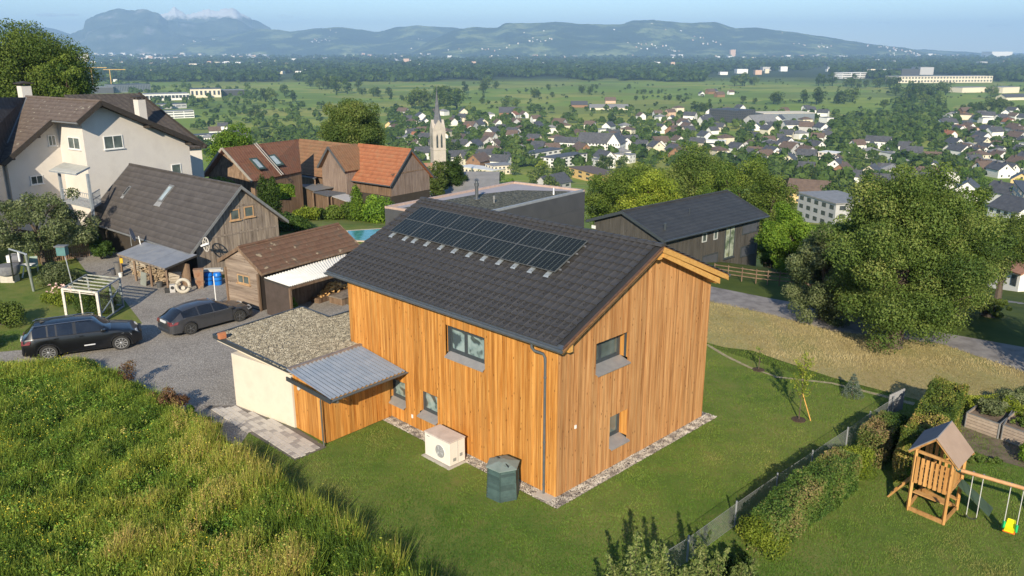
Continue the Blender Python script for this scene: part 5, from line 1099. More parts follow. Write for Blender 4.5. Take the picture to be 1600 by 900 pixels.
MB().add([Vector((q.x,q.y,-1)) for q in sw]+sw, [(4,3,2,1,0),(5,6,7,8,9)]+[(i,(i+1)%5,(i+1)%5+5,i+5) for i in range(5)]).build('side_wall', WR, wt.t)
MB().bar(v1+Vector((0,0,.02)), v2+Vector((0,0,.02)), .35, .03, up=(0,0,1)).build('valley_sheet', GREYMET, wt.t)
def chimney(par, c, w_, h_, m=WR):
    k = MB().box(c.x-w_/2, c.x+w_/2, c.y-w_/2, c.y+w_/2, c.z-1, c.z+h_).build('chimney', m, par); MB().prism([(c.x-w_*.72,c.y-w_*.72),(c.x+w_*.72,c.y-w_*.72),(c.x+w_*.72,c.y+w_*.72),(c.x-w_*.72,c.y+w_*.72)], c.z+h_+.18, c.z+h_+.28).add([(c.x-w_*.7,c.y-w_*.5,c.z+h_+.28),(c.x+w_*.7,c.y-w_*.5,c.z+h_+.28),(c.x+w_*.7,c.y+w_*.5,c.z+h_+.28),(c.x-w_*.7,c.y+w_*.5,c.z+h_+.28),(c.x-w_*.4,c.y,c.z+h_+.42),(c.x+w_*.4,c.y,c.z+h_+.42)], [(0,1,5,4),(1,2,5),(2,3,4,5),(3,0,4)]).build('chimney_cap', WV, k)
    for sx, sy in ((-1,-1),(1,-1),(1,1),(-1,1)): MB().box(c.x+sx*w_*.4-.04, c.x+sx*w_*.4+.04, c.y+sy*w_*.4-.04, c.y+sy*w_*.4+.04, c.z+h_, c.z+h_+.18).build('cap_post', WV, k)
chimney(wt.t, Wp(40,152,76), .85, 1.0); chimney(wt.t, Wp(221,184,82), .8, 1.75)
# balcony
bal = MB(); P1 = lambda px, py, Y: Wp(px, py, Y)
STL = M('galvanised_steel', (.4,.43,.46), (.5,.52,.54), 4, .4, metal=.4)
can = [Wp(77,267,60.5), Wp(119,273,58.8), Wp(140,262,60.5), Wp(100,255,62.6)]
cn = MB()
for i in range(7): f_ = i/6; cn.bar(can[0].lerp(can[1], f_), can[3].lerp(can[2], f_), .06, .1)
cn.bar(can[0], can[1], .08, .12); cn.bar(can[3], can[2], .08, .12); bo = cn.build('balcony_canopy', STL, wt.t); MB().slab([v+Vector((0,0,.08)) for v in can], .02).build('canopy_glass', M('milky_glass', (.6,.56,.45), (.7,.66,.54), 2, .2), bo)
plat = [Wp(99,314,61.5), Wp(144,324,59.2), Wp(158,315,61), Wp(118,306,63)]
MB().slab(plat, .14).build('balcony_floor', STL, wt.t)
rl = MB()
for a_, b_ in ((plat[0],plat[1]),(plat[1],plat[2])):
    for h_ in (.95,.5): rl.bar(a_+Vector((0,0,h_)), b_+Vector((0,0,h_)), .05)
    for i in range(16): q = a_.lerp(b_, i/15); rl.bar(q, q+Vector((0,0,.95)), .025)
rl.build('balcony_railing', STL, wt.t)
for q, c_ in ((plat[0],can[0]),(plat[1],can[1])): MB().bar(Vector((q.x,q.y,0)), Vector((q.x,q.y,c_.z)), .2, .16).build('balcony_post', M('steel_blue_post', (.28,.31,.34), None, 3, .5), wt.t)
# ================================================================ cars
def interp(pts, x):
    if x <= pts[0][0]: return pts[0][1]
    for (a, ya), (b, yb) in zip(pts, pts[1:]):
        if x <= b:
            f_ = (x-a)/(b-a); f_ = f_*f_*(3-2*f_)*.5+f_*.5; return ya+(yb-ya)*f_
    return pts[-1][1]
def paint(name, c, coat=1., metal=.2, rough=.35):
    t = NT(name); v = coords(t, 'Object'); f = noi(t, v, 3, 3); t.L(ramp(t, f, [(.3, c), (.7, tuple(x*1.15 for x in c))]), t.b.inputs['Base Color'])
    t.b.inputs['Roughness'].default_value = rough; t.b.inputs['Metallic'].default_value = metal; t.b.inputs['Coat Weight'].default_value = coat; t.b.inputs['Coat Roughness'].default_value = .04; return t.m
CGL = glass_mat('car_glass', (.008,.009,.011), .03); TYRE = M('tyre_rubber', (.025,.024,.023), (.035,.034,.032), 8, .85); RIMM = M('alloy_rim', (.4,.4,.4), (.5,.5,.5), 6, .3, metal=.6); RIMD = M('dark_alloy', (.1,.1,.1), (.16,.16,.16), 6, .3, metal=.6)
BLKP = M('black_trim', (.015,.015,.016), None, 5, .5); CHR = M('bright_trim', (.5,.52,.55), None, 5, .2, metal=.9); LAMPR = M('tail_lamp_glass', (.12,.02,.02), (.2,.05,.05), 5, .15); LAMPH = M('head_lamp_glass', (.3,.32,.34), (.5,.5,.5), 6, .1); PLATE = M('number_plate', (.7,.7,.68), (.5,.5,.52), 30, .4)
def car(name, label, loc, rz, sc, S, pm, rim, nsp=10):
    """S: profile tables along the length (x forward from the rear): belt, roof, hw (half width), hr (half width of the roof), cab = (rear glass foot, rear glass top, windscreen top, windscreen foot)"""
    t = thing(name, label, 'car', loc, rz); t.scale = sc; Lc, wr, wf, R, bot = S['L'], S['wr'], S['wf'], S['R'], S['bot']
    xs = sorted(set([round(Lc*i/70, 4) for i in range(71)]+[S['cab'][0], S['cab'][1], S['cab'][2], S['cab'][3]])); rows = []
    for x in xs:
        zb = bot
        for c in (wr, wf):
            d = abs(x-c)
            if d < R*1.16: zb = max(zb, R+math.sqrt((R*1.16)**2-d*d))
        hw = interp(S['hw'], x); belt = interp(S['belt'], x); top = interp(S['roof'], x); cabin = S['cab'][0] < x < S['cab'][3]; hr = interp(S['hr'], x)
        if not cabin: top = max(top, belt+.015); hr = hw*.78
        zb = min(zb, belt-.12); ze_ = min(bot+.12, zb) if False else zb
        rows.append([(0,zb),(hw*.9,zb),(hw*.985,zb+.03),(hw*1.0,zb+(belt-zb)*.45),(hw*.985,belt-.06),(hw*.955,belt),(hr*(1.0 if cabin else 1.05),top-.045 if cabin else (belt*.4+top*.6)),(hr*.82,top-.006),(0,top+.012)])
    k = 9; body = MB(); 
    for x, r in zip(xs, rows):
        for y, z in r: body.v.append((x, -y, z))
        for y, z in r[1:-1][::-1]: body.v.append((x, y, z))
    m = k+7; c0, c1, c2, c3 = S['cab']; glass_f = []
    def isglass(i, j):
        xm = (xs[i]+xs[i+1])/2; jj = j if j < k-1 else 2*(k-1)-1-j
        if jj == 5 and c0+S['pil'][0] < xm < c3-.12:
            return not any(abs(xm-q) < .035 for q in S['pillars']) and xm < interp([(0,c3-.12),(1,c3)], 0)
        if jj in (6,7) and (c2 < xm < c3 or c0 < xm < c1): return True
        return False
    for i in range(len(xs)-1):
        for j in range(m):
            q = (i*m+j, i*m+(j+1)%m, (i+1)*m+(j+1)%m, (i+1)*m+j)
            if isglass(i, j): glass_f.append(q)
            else: body.f.append(q); body.mi.append(0)
    body.f.append(tuple(range(m))); body.mi.append(0); e = (len(xs)-1)*m; body.f.append(tuple(range(e, e+m))[::-1]); body.mi.append(0)
    body.build('body', pm, t, smooth=35)
    g_ = MB(); g_.v = list(body.v); g_.f = glass_f; g_.mi = [0]*len(glass_f); go = g_.build('windows', CGL, t, smooth=35)
    hwm = interp(S['hw'], Lc/2)
    MB().box(wr-R*1.1, wr+R*1.1, -hwm*.88, hwm*.88, R*.6, R*2.1).box(wf-R*1.1, wf+R*1.1, -hwm*.88, hwm*.88, R*.6, R*2.0).box(.25, Lc-.3, -hwm*.85, hwm*.85, bot*.75, bot+.1).build('underbody', BLKP, t)
    ty = MB().lathe([(R*.68,-.11),(R*.93,-.12),(R,-.08),(R,.08),(R*.93,.12),(R*.68,.11)], (0,0,0), 28, 'y').mesh('wheel', TYRE, 50)
    rm = MB(); rm.lathe([(R*.66,-.02),(R*.7,.0),(R*.7,.115),(R*.64,.115),(R*.6,.03),(R*.58,.0)], (0,0,0), 28, 'y')
    rmesh = rm.mesh('rim', rim, 50); sm_ = MB()
    for i in range(nsp): a = 2*PI*i/nsp; sm_.bar((R*.08*math.cos(a), .09, R*.08*math.sin(a)), (R*.66*math.cos(a), .105, R*.66*math.sin(a)), .03 if nsp > 6 else .05, .035, up=(0,1,0))
    sm_.lathe([(R*.16,.06),(R*.16,.11),(R*.1,.125)], (0,0,0), 14, 'y'); smesh = sm_.mesh('spokes', rim)
    bd = MB().lathe([(R*.58,.02),(R*.58,.03)], (0,0,0), 20, 'y').mesh('brake_disc', M('dark_disc_metal', (.05,.05,.05), None, 4, .6))  # one even dark grey disc behind the spokes
    for x in (wr, wf):
        for s in (-1, 1):
            w_ = put('wheel', ty, t, (x, s*(interp(S['hw'], x)-.11), R), (0,0,0 if s > 0 else PI)); put('rim', rmesh, w_); put('spokes', smesh, w_); put('brake_disc', bd, w_)
            ar = MB(); n_ = 18; ph0 = math.asin(min(1, (R-bot)/(R*1.16)))
            pts_o = [(x+R*1.17*math.cos(-ph0+(PI+2*ph0)*i/n_), s*(interp(S['hw'], x)*.988+.004), R+R*1.17*math.sin(-ph0+(PI+2*ph0)*i/n_)) for i in range(n_+1)]
            ar.tube(pts_o, .022 if S.get('clad') else .012, 6); ar.build('wheel_arch', BLKP if S.get('clad') else pm, t, smooth=True)
    for s in (-1, 1):
        MB().bar((c0+S['pil'][0]+.02, s*interp(S['hw'], 2)*.955, interp(S['belt'], 2)+.012), (c3-.1, s*interp(S['hw'], 3)*.955, interp(S['belt'], 3.2)+.012), .02, .02).build('window_trim', CHR if not S.get('clad') else BLKP, t)
        m_ = MB().box(c3-.38, c3-.2, s*hwm*.97 if s > 0 else -hwm*1.0-.16, s*hwm+.16 if s > 0 else -hwm*.97, interp(S['belt'], c3)+.03, interp(S['belt'], c3)+.17).build('mirror', pm, t, bevel=.03)
        hl = MB().hexa([(Lc-.42,s*hwm*.95,S['hl'][0]),(Lc-.1,s*hwm*.72,S['hl'][0]),(Lc-.1,s*hwm*.45,S['hl'][0]),(Lc-.5,s*hwm*.6,S['hl'][0])], [(Lc-.5,s*hwm*.94,S['hl'][1]),(Lc-.2,s*hwm*.72,S['hl'][1]),(Lc-.16,s*hwm*.45,S['hl'][1]),(Lc-.55,s*hwm*.6,S['hl'][1])]).build('headlight', LAMPH, t)
        z0_, z1_ = S['tl']; MB().hexa([(-.01,s*hwm*.5,z0_),(.0,s*hwm*.84,z0_),(.34,s*hwm*.985,z0_+.04),(.3,s*hwm*.5,z0_)], [(.02,s*hwm*.5,z1_),(.04,s*hwm*.8,z1_),(.4,s*hwm*.975,z1_-.02),(.3,s*hwm*.5,z1_)]).build('taillight', LAMPR, t, bevel=.01)
        for xd in S['doors']: MB().box(xd-.1, xd+.08, s*hwm*1.0 if s > 0 else -hwm-.02, s*hwm+.02 if s > 0 else -hwm*1.0, interp(S['belt'], xd)-.14, interp(S['belt'], xd)-.1).build('door_handle', pm, t)
        for xd in S['seams']: MB().bar((xd, s*(hwm*.998), bot+.15), (xd+.03, s*(hwm*.993), interp(S['belt'], xd)-.03), .008, .01).build('door_seam', BLKP, t)
        if S.get('rails'): MB().tube([(c0+.35,s*interp(S['hr'],c0+.4)*.86,interp(S['roof'],c0+.4)+.01),(c0+.5,s*interp(S['hr'],c1)*.88,interp(S['roof'],c1)+.05),(c2-.1,s*interp(S['hr'],c2)*.88,interp(S['roof'],c2-.1)+.045),(c2+.08,s*interp(S['hr'],c2)*.9,interp(S['roof'],c2)-.0)], .018, 6).build('roof_rail', CHR, t, smooth=True)
    MB().box(-.035, .02, -.27, .27, S['pl'], S['pl']+.12).build('number_plate', PLATE, t); MB().box(-.02, .1, -hwm*.7, hwm*.7, bot+.05, bot+.2).build('rear_bumper', BLKP if S.get('clad') else pm, t, bevel=.03)
    MB().box(Lc-.1, Lc+.01, -hwm*.5, hwm*.5, S['hl'][0]-.15, S['hl'][0]+.1).build('grille', BLKP, t)
    return t
SUV = dict(L=4.65, wr=.98, wf=3.79, R=.365, bot=.27, cab=(.10,.55,2.75,3.45), pillars=(1.02,2.06,1.36), pil=(.38,), clad=True, rails=True, doors=(1.35,2.3), seams=(1.05,2.05,3.1), hl=(.72,.88), tl=(.82,1.04), pl=.88,
    belt=[(0,.9),(.15,1.1),(1.5,1.13),(3.2,1.08),(3.6,1.03),(4.3,.93),(4.6,.72),(4.65,.6)], roof=[(0,.95),(.10,1.12),(.55,1.58),(1.2,1.655),(2.0,1.665),(2.75,1.6),(3.45,1.13),(4.2,1.0),(4.65,.62)],
    hw=[(0,.7),(.12,.84),(.5,.93),(1,.94),(3.8,.94),(4.3,.88),(4.55,.72),(4.65,.6)], hr=[(.1,.72),(.6,.66),(2.7,.66),(3.45,.78)])
sx = (1.12,1.04,1.0); p_r = Vector(at(78,563,0)); dirv = (Vector(at(192,547,0))-p_r).normalized(); rz_c = math.atan2(dirv.y, dirv.x); side = Vector((-dirv.y, dirv.x, 0))
suv = car('parked_car', 'black sport utility car with silver roof rails parked on the drive behind the meadow', tuple(p_r-dirv*.98*1.13+side*.94*1.04), rz_c, (1.13,1.04,1.02), SUV, paint('black_paint', (.003,.003,.0035), .55, 0.), RIMM, 10)
MB().box(2.35,2.78,-.96,-.945,.48,.53).build('door_sticker', PLATE, suv); MB().box(-.03,.0,-.03,.03,1.03,1.08).build('badge', CHR, suv); MB().box(3.85,3.95,-.965,-.95,.86,.89).build('badge', CHR, suv)
MB().add([(.75,-.04,1.62),(.95,-.03,1.66),(.95,.03,1.66),(.75,.04,1.62),(.78,0,1.73)], [(0,1,2,3),(0,1,4),(1,2,4),(2,3,4),(3,0,4)]).build('antenna_fin', BLKP, suv)
WAG = dict(L=4.64, wr=.98, wf=3.68, R=.335, bot=.2, cab=(.06,.75,2.55,3.45), pillars=(1.5,2.28), pil=(.6,), doors=(1.6,2.5), seams=(1.25,2.25,3.25), hl=(.58,.72), tl=(.66,.85), pl=.75,
    belt=[(0,.7),(.15,.88),(.8,.98),(2,.93),(3.4,.9),(4.2,.78),(4.55,.6),(4.64,.45)], roof=[(0,.75),(.06,.9),(.75,1.3),(1.4,1.39),(2.0,1.41),(2.55,1.36),(3.45,.93),(4.1,.86),(4.64,.5)],
    hw=[(0,.66),(.12,.8),(.5,.88),(1,.905),(3.7,.89),(4.2,.84),(4.5,.66),(4.64,.45)], hr=[(.06,.66),(.8,.58),(2.5,.57),(3.45,.74)])
p_r = Vector(at(300,523,0)); dirv = (Vector(at(378,502.5,0))-p_r).normalized(); rz_c = math.atan2(dirv.y, dirv.x); side = Vector((-dirv.y, dirv.x, 0))
wag = car('parked_car', 'low dark grey estate car parked beside the timber shed, right of the black car', tuple(p_r-dirv*.98*1.05+side*.9), rz_c, (1.05,1.0,1.0), WAG, paint('grey_metal_paint', (.06,.06,.064), .8, metal=.4), RIMD, 5)
MB().box(-.03,.0,-.04,.04,.92,.97).build('badge', CHR, wag)
# ================================================================ cold frame greenhouse
gh = thing('greenhouse', 'small greenhouse of old whitish window frames with plants inside, behind the black car', 'greenhouse', at(105,498,0), 0)
GW = M('flaky_white_wood', (.58,.52,.45), (.68,.62,.54), 6, .75, c3=(.4,.34,.28)); GG = M('grey_frame_wood', (.25,.26,.28), (.32,.33,.35), 5, .7)
G0 = Vector(at(105,498,0)); F0, F1 = G0-G0, Vector(at(158,505,0))-G0; Bk = Vector(at(193,480,0))-G0; F2 = Bk-F1+F0; HZ = 1.75; hz = Vector((0,0,HZ))
gm = MB()
def fb(m, a, b, w_=.09): m.bar(a, b, w_, w_*.7)
for q in (F0, F1): fb(gm, q, q+hz, .13)
fb(gm, F0+hz, F1+hz, .14); fb(gm, F0+hz-Vector((0,0,.14)), F1+hz-Vector((0,0,.14)), .05); fb(gm, F0.lerp(F1,.5), F0.lerp(F1,.5)+hz, .07)
for i in range(1,6): fb(gm, (F0+hz).lerp(F2+hz, i/5), (F1+hz).lerp(Bk+hz, i/5), .08)
gm.build('front_frame', GW, gh); g2 = MB()
for q in (Bk, F2, F1.lerp(Bk,.55), F1.lerp(Bk,.04)): fb(g2, q, q+hz, .1)
fb(g2, F1+hz, Bk+hz, .09); fb(g2, F0+hz, F2+hz, .09); fb(g2, F1+Vector((0,0,.06)), Bk+Vector((0,0,.06)), .09); fb(g2, F1.lerp(Bk,.1)+Vector((0,0,.5)), Bk+Vector((0,0,1.3)), .06); fb(g2, F2+Vector((0,0,.1)), Bk+Vector((0,0,.1)), .09)
g2.build('side_frame', GG, gh)
def clearglass():
    t = NT('clear_pane'); tr = t.N('BsdfTransparent'); gl = t.N('BsdfGlossy'); gl.inputs['Roughness'].default_value = .05; ms = t.N('MixShader'); ms.inputs[0].default_value = .07
    tr.inputs[0].default_value = (.93,.95,.94,1); t.L(tr.outputs[0], ms.inputs[1]); t.L(gl.outputs[0], ms.inputs[2]); t.L(ms.outputs[0], t.n['Material Output'].inputs[0]); return t.m
CLG = clearglass()
for a, b_ in ((F0,F1),(F1,Bk)): MB().hexa([a+Vector((0,0,.08)), b_+Vector((0,0,.08)), b_+Vector((0,.01,.08)), a+Vector((0,.01,.08))], [a+hz*.96, b_+hz*.96, b_+hz*.96+Vector((0,.01,0)), a+hz*.96+Vector((0,.01,0))]).build('pane', CLG, gh)
MB().slab([F0+hz+Vector((0,0,.06)), F1+hz+Vector((0,0,.06)), Bk+hz+Vector((0,0,.06)), F2+hz+Vector((0,0,.06))], .01).build('roof_pane', CLG, gh)
cc_ = (F0+F1+Bk+F2)/4
shrub('greenhouse_plants', 'leafy green plants growing inside the whitish greenhouse', tuple(G0+cc_), 1.35, 1.1, 1.45, 'green', 6000, .12, 31, 'plants', ncl=20)
# ================================================================ left garden
tree('apple_tree', 'spreading grey green apple tree in front of the white house', tuple(onter(70,414)), 4.0, 2.5, 1.5, 'grey', 20000, .15, 41, ncl=70, r0=.17, bottom=-.55, rmin=.16, rmax=.3, lean=-.2, fill=.6, limbs=14)
shrub('flowering_bush', 'pale green flowering bush in front of the apple tree', at(92,448,0), 1.7, 1.3, 1.7, 'grey', 6500, .11, 42)
shrub('flowering_bush', 'low yellow green bush with pink roses beside the greenhouse', at(92,474,0), 1.2, .9, .9, 'yellow', 3000, .1, 43)
def blossoms(name, label, loc, rx, ry, h, n, r, mat, seed):
    g_ = np.random.default_rng(seed); P = np.stack([g_.uniform(-rx,rx,n), g_.uniform(-ry,ry,n), g_.uniform(.3,1,n)*h], 1); V, Fq = quads(P, np.tile([0,-.5,1.],(n,1)), r, g_, .5, .9); o = put(name, np_mesh(name, V, Fq, mat)); o.location = loc; stuff(o, label, 'flowers'); return o
blossoms('rose_blossoms', 'pale pink rose blossoms in the low bush', at(98,468,0), .7, .4, 1.0, 60, .14, M('pink_petal', (.7,.4,.33), (.8,.55,.48), 9, .7), 3)
shrub('garden_bush', 'dark green bush with reddish leaves at the left edge behind the black car', at(3,508,0), 1.5, 1.2, 1.2, 'green', 4500, .11, 44); shrub('garden_bush', 'green bush at the left edge nearest the drive', at(-8,540,0), 1.3, 1., .8, 'olive', 2600, .11, 45)
sw_ = thing('clothes_rack', 'grey metal frame with two posts and a crossbar on the left lawn', 'frame', at(22,441,0)); s0_ = Vector(at(22,441,0)); a_, b_ = Vector(at(53,455,0))-s0_, Vector((0,0,0)); z1_ = 3.0
p1_ = Vector(at(14,389,2.75))-s0_; p2_ = Vector(at(40,397,2.75))-s0_
MB().tube([b_, p1_], .05, 8).build('post', ANTH, sw_); MB().tube([a_, p2_], .08, 8).build('post', STL, sw_); MB().tube([p1_, p2_], .05, 8).build('crossbar', STL, sw_); MB().tube([p1_.lerp(p2_,.55), p1_.lerp(p2_,.55)-Vector((0,0,.6))], .06, 6).build('hanging_bag', WFRAME, sw_)
bw = thing('planter_bowl', 'big round grey planter bowl on a pale stone foot on the left lawn', 'planter', at(16,440,0)); MB().lathe([(.22,0),(.3,.5),(.62,.55),(.72,.9),(.66,1.1),(.4,1.15)], (0,0,0), 18).build('bowl', M('grey_stone', (.13,.13,.14), (.2,.2,.2), 5, .8), bw, smooth=True); MB().box(-.45,.45,-.3,.3,0,.45).build('foot', M('pale_stone', (.55,.5,.42), None, 4, .8), bw)
wb_ = thing('work_bench', 'white cloth and grey drum on a small folding trestle on the left lawn', 'trestle', at(32,432,0)); 
for x in (-.4,.4): MB().bar((x-.1,-.3,0),(x,0,.8),.06).build('leg', WFRAME, wb_); MB().bar((x+.1,.3,0),(x,0,.8),.06).build('leg', WFRAME, wb_)
MB().box(-.6,1.0,-.25,.25,.8,.85).build('top', WFRAME, wb_); MB().lathe([(.3,-.35),(.34,-.3),(.34,.3),(.3,.35)], (-.1,0,1.2), 16, 'x').build('drum', M('drum_grey', (.15,.15,.16), None, 3, .6), wb_); MB().prism([(-.5,-.36),(-.2,-.38),(-.18,.3),(-.48,.3)], .7, 1.5).build('cloth', WFRAME, wb_)
bh = thing('post_box', 'green box on a thin pole above the flowering bush', 'box', at(115,452,0)); MB().tube([(0,0,0),(-.25,0,2.6)], .035, 6).build('pole', STL, bh); MB().box(-.6,-.05,-.2,.2,2.2,2.75).build('box', M('sea_green_box', (.1,.22,.22), None, 3, .5), bh); MB().box(-.7,.0,-.28,.28,2.75,2.8).build('lid', GREYMET, bh)
ch_ = thing('garden_chair', 'pale green folding chair on the left lawn behind the flowering bush', 'chair', at(54,425,0), .4); 
MB().box(-.25,.25,-.25,.25,.42,.46).build('seat', M('sage_green', (.25,.33,.28), None, 3, .6), ch_); MB().hexa([(-.25,.22,.46),(.25,.22,.46),(.25,.26,.46),(-.25,.26,.46)],[(-.25,.4,1.),(.25,.4,1.),(.25,.44,1.),(-.25,.44,1.)]).build('backrest', MATS['sage_green'], ch_)
for x in (-.23,.23):
    for y in (-.22,.22): MB().bar((x,y,0),(x,y,.42),.04).build('leg', STL, ch_)
pf = thing('picket_fence', 'low brown picket fence behind the apple tree', 'fence', at(58,413,0)); fa_, fb_ = Vector((0,0,0)), Vector(at(140,400,0))-Vector(at(58,413,0))
for i in range(26): q = fa_.lerp(fb_, i/25); MB().box(q.x-.05,q.x+.05,q.y-.015,q.y+.015,0,1.0).build('picket', BROWNWOOD, pf)
MB().bar(fa_+Vector((0,.03,.3)), fb_+Vector((0,.03,.3)), .04, .08).build('rail', BROWNWOOD, pf); MB().bar(fa_+Vector((0,.03,.8)), fb_+Vector((0,.03,.8)), .04, .08).build('rail', BROWNWOOD, pf)
shrub('ivy_bush', 'dark green bush in the shade at the left end of the barn', at(158,405,0), 1.1, .9, 2.2, 'dark', 4000, .12, 46)
tag(MB().tube([(0,0,0),(0,0,1.7)], .03, 6).build('white_stake', WFRAME, loc=at(338,475,0)), 'thin white stake standing between the blue barrels and the grey car', 'stake')
shrub('grassy_bush', 'tall light green grassy bush at the dark panel of the timber shed', at(458,491,0), .42, .4, 1.3, 'bright', 1800, .1, 47)
pool_o = Vector((*at(572,368,-1.0)[:2], 0))
pm_ = thing('swimming_pool', 'turquoise garden pool with a pale stone rim between hedge and timber shed roof', 'pool', (0,0,0)); pq = [at(538,360,.1), at(622,355,.1), at(606,378,.1), at(540,376,.1)]
MB().slab(pq, .05).build('rim', M('pool_rim', (.5,.4,.3), (.6,.5,.4), 3, .8), pm_); cq = sum((Vector(q) for q in pq), Vector())/4; wq_ = [cq+(Vector(q)-cq)*.86+Vector((0,0,.01)) for q in pq]
def water():
    t = NT('pool_water'); v = coords(t, 'World'); f = noi(t, v, 2., 4); t.L(ramp(t, f, [(.35, (.03,.2,.17)), (.7, (.08,.33,.36))]), t.b.inputs['Base Color']); t.b.inputs['Roughness'].default_value = .1; bump(t, f, .15, .03); return t.m
MB().slab(wq_, .03).build('water', water(), pm_)
# garden between barn and farmhouse
lwz = dense_sheet('garden_lawn', [at(*q,-.7)[:2] for q in ((380,300),(610,330),(640,400),(520,400),(440,345))], .05, LAWN, sub=2)
def bush_px(name, label, px, py, Y, rx, h, mat, n, size, seed, cat='bush', group=None, ry=None, ncl=14):
    """bush whose top sits at the pixel, standing at depth Y"""
    x, y, z = atY(px, py, Y); zb = ter(x, y); h = max(h*.6, z-zb); return shrub(name, label, (x, y, z-h), rx, ry or rx*.8, h, mat, n, size, seed, cat, group=group, ncl=ncl)
bush_px('laurel_bush', 'large round bright green bush right of the thin cypress', 583, 308, 73, 3.0, 3.6, 'bright', 9000, .2, 51)
bush_px('laurel_bush', 'round mid green bush left of the thin cypress', 537, 318, 74, 2.2, 2.8, 'green', 6000, .2, 52)
bush_px('garden_bush', 'yellow green bush at the left end of the garden bushes', 478, 323, 72, 1.6, 1.8, 'yellow', 3600, .18, 53)
bush_px('garden_bush', 'olive bush between the yellow bush and the round bushes', 500, 326, 73, 1.8, 1.6, 'olive', 3000, .18, 54)
bush_px('garden_bush', 'small pale bush by the pool', 600, 360, 69, 1.3, 1.3, 'grey', 2400, .15, 55); bush_px('garden_bush', 'light green low bush in front of the pool', 588, 376, 64, 1.2, 1.0, 'bright', 2000, .15, 56)
def cypress(label, px, top, base, Y, r, mat, seed, name='cypress'):
    x, y, z1_ = atY(px, top, Y); z0_ = ter(x, y); h = z1_-z0_; t = thing(name, label, 'tree', (x, y, z0_)); k = 26; g_ = np.random.default_rng(seed)
    C = np.stack([g_.normal(0,r*.15,k), g_.normal(0,r*.15,k), np.linspace(.06,.93,k)*h], 1); R = r*np.array([.75+.25*math.sin(PI*min(1, i/k*1.6)) if i < k*.6 else 1.-.75*((i/k-.6)/.4) for i in range(k)])
    V, Fq, tone = clump_leaves(C, R, 3400, .16, seed, squash=1.5); put('crown', np_mesh('crown', V, Fq, MF[mat], tone), t); put('trunk', MB().tube([(0,0,-.3),(0,0,h*.8)],[.1,.02],6).mesh('trunk', BARK), t); return t
cypress('slim light green cypress between the two round bushes', 555, 288, 348, 73, .62, 'bright', 61)
cypress('dark slim cypress left of the clipped hedge by the barn roof', 409, 272, 318, 72, .62, 'dark', 62); cypress('dark slim cypress right of its twin by the clipped hedge', 424, 274, 325, 71, .6, 'dark', 63)
hedge('clipped_hedge', 'bright yellow green clipped hedge in front of the brown farmhouse wing', [atY(428,312,76), atY(457,313,78)], 1.5, .9, MF['bright'], 5000, .16, 64)
bush_px('garden_bush', 'dark green bush below the clipped hedge beside the barn roof', 445, 332, 66, 2.4, 1.5, 'dark', 4000, .18, 65)
bush_px('garden_bush', 'green bush left of the farmhouse behind the barn ridge', 338, 262, 84, 2.5, 3.5, 'green', 5000, .25, 66); bush_px('climbing_vine', 'green climbing plant on the left gable of the farmhouse', 362, 268, 83.5, .9, 2.6, 'bright', 2000, .16, 67, 'vine')
# ================================================================ wild meadow in the left foreground
mb_px = [(-260,600),(0,574),(60,575),(140,566),(215,606),(258,634),(294,657),(338,690),(388,728),(438,768),(488,804),(588,870),(638,905),(678,947),(748,1022)]
mb_w = [at(x,y,.1)[:2] for x, y in mb_px]; m_poly = mb_w+[(-4,11.),(-40,11.)]
bn = np.array(mb_w)
def seg_dist(P):
    d = np.full(len(P), 1e9)
    for a, b in zip(bn[:-1], bn[1:]):
        ab = b-a; t_ = np.clip(((P-a)@ab)/(ab@ab), 0, 1); d = np.minimum(d, np.linalg.norm(P-(a+t_[:,None]*ab), axis=1))
    return d
def mh(P): d = seg_dist(P); return .34*np.minimum(d, 1.2)/1.2+.012*np.maximum(d-1.4, 0)+.05*np.sin(P[:,0]*1.1)*np.cos(P[:,1]*.9)*np.minimum(d,1)
def poly_mask(P, poly):
    x, y = P[:,0], P[:,1]; c = np.zeros(len(P), bool); j = len(poly)-1
    for i in range(len(poly)):
        xi, yi = poly[i]; xj, yj = poly[j]; m_ = ((yi > y) != (yj > y)) & (x < (xj-xi)*(y-yi)/((yj-yi) or 1e-9)+xi); c ^= m_; j = i
    return c
bm = bmesh.new(); bm.faces.new([bm.verts.new((x, y, 0)) for x, y in m_poly]); s_ = 1.
for ax in (0,1):
    lo_, hi_ = min(p[ax] for p in m_poly), max(p[ax] for p in m_poly); x = lo_+s_
    while x < hi_: bmesh.ops.bisect_plane(bm, geom=bm.verts[:]+bm.edges[:]+bm.faces[:], plane_co=(x,0,0) if ax == 0 else (0,x,0), plane_no=(1,0,0) if ax == 0 else (0,1,0)); x += s_
hh = mh(np.array([(v.co.x, v.co.y) for v in bm.verts]))
for v, h_ in zip(bm.verts, hh): v.co.z = .02+float(h_)
bmesh.ops.recalc_face_normals(bm, faces=bm.faces)
me = bpy.data.meshes.new('meadow'); bm.to_mesh(me); bm.free(); me.materials.append(MEADW); structure(put('meadow', me))
MEADM = fol('meadow_blades', [(.06,.115,.016), (.125,.2,.026), (.22,.29,.038), (.35,.365,.055), (.49,.4,.12), (.5,.31,.12)], sub=.25)
g_ = np.random.default_rng(21); NB = 300000
u_ = g_.uniform(0,1,(NB*3,2)); x = -27+u_[:,0]*27; y = 15.5+(u_[:,1])*22.5; P = np.stack([x,y],1); vis = (np.abs(x) < (y+2)*.72) ; P = P[vis]; P = P[poly_mask(P, m_poly)][:NB]
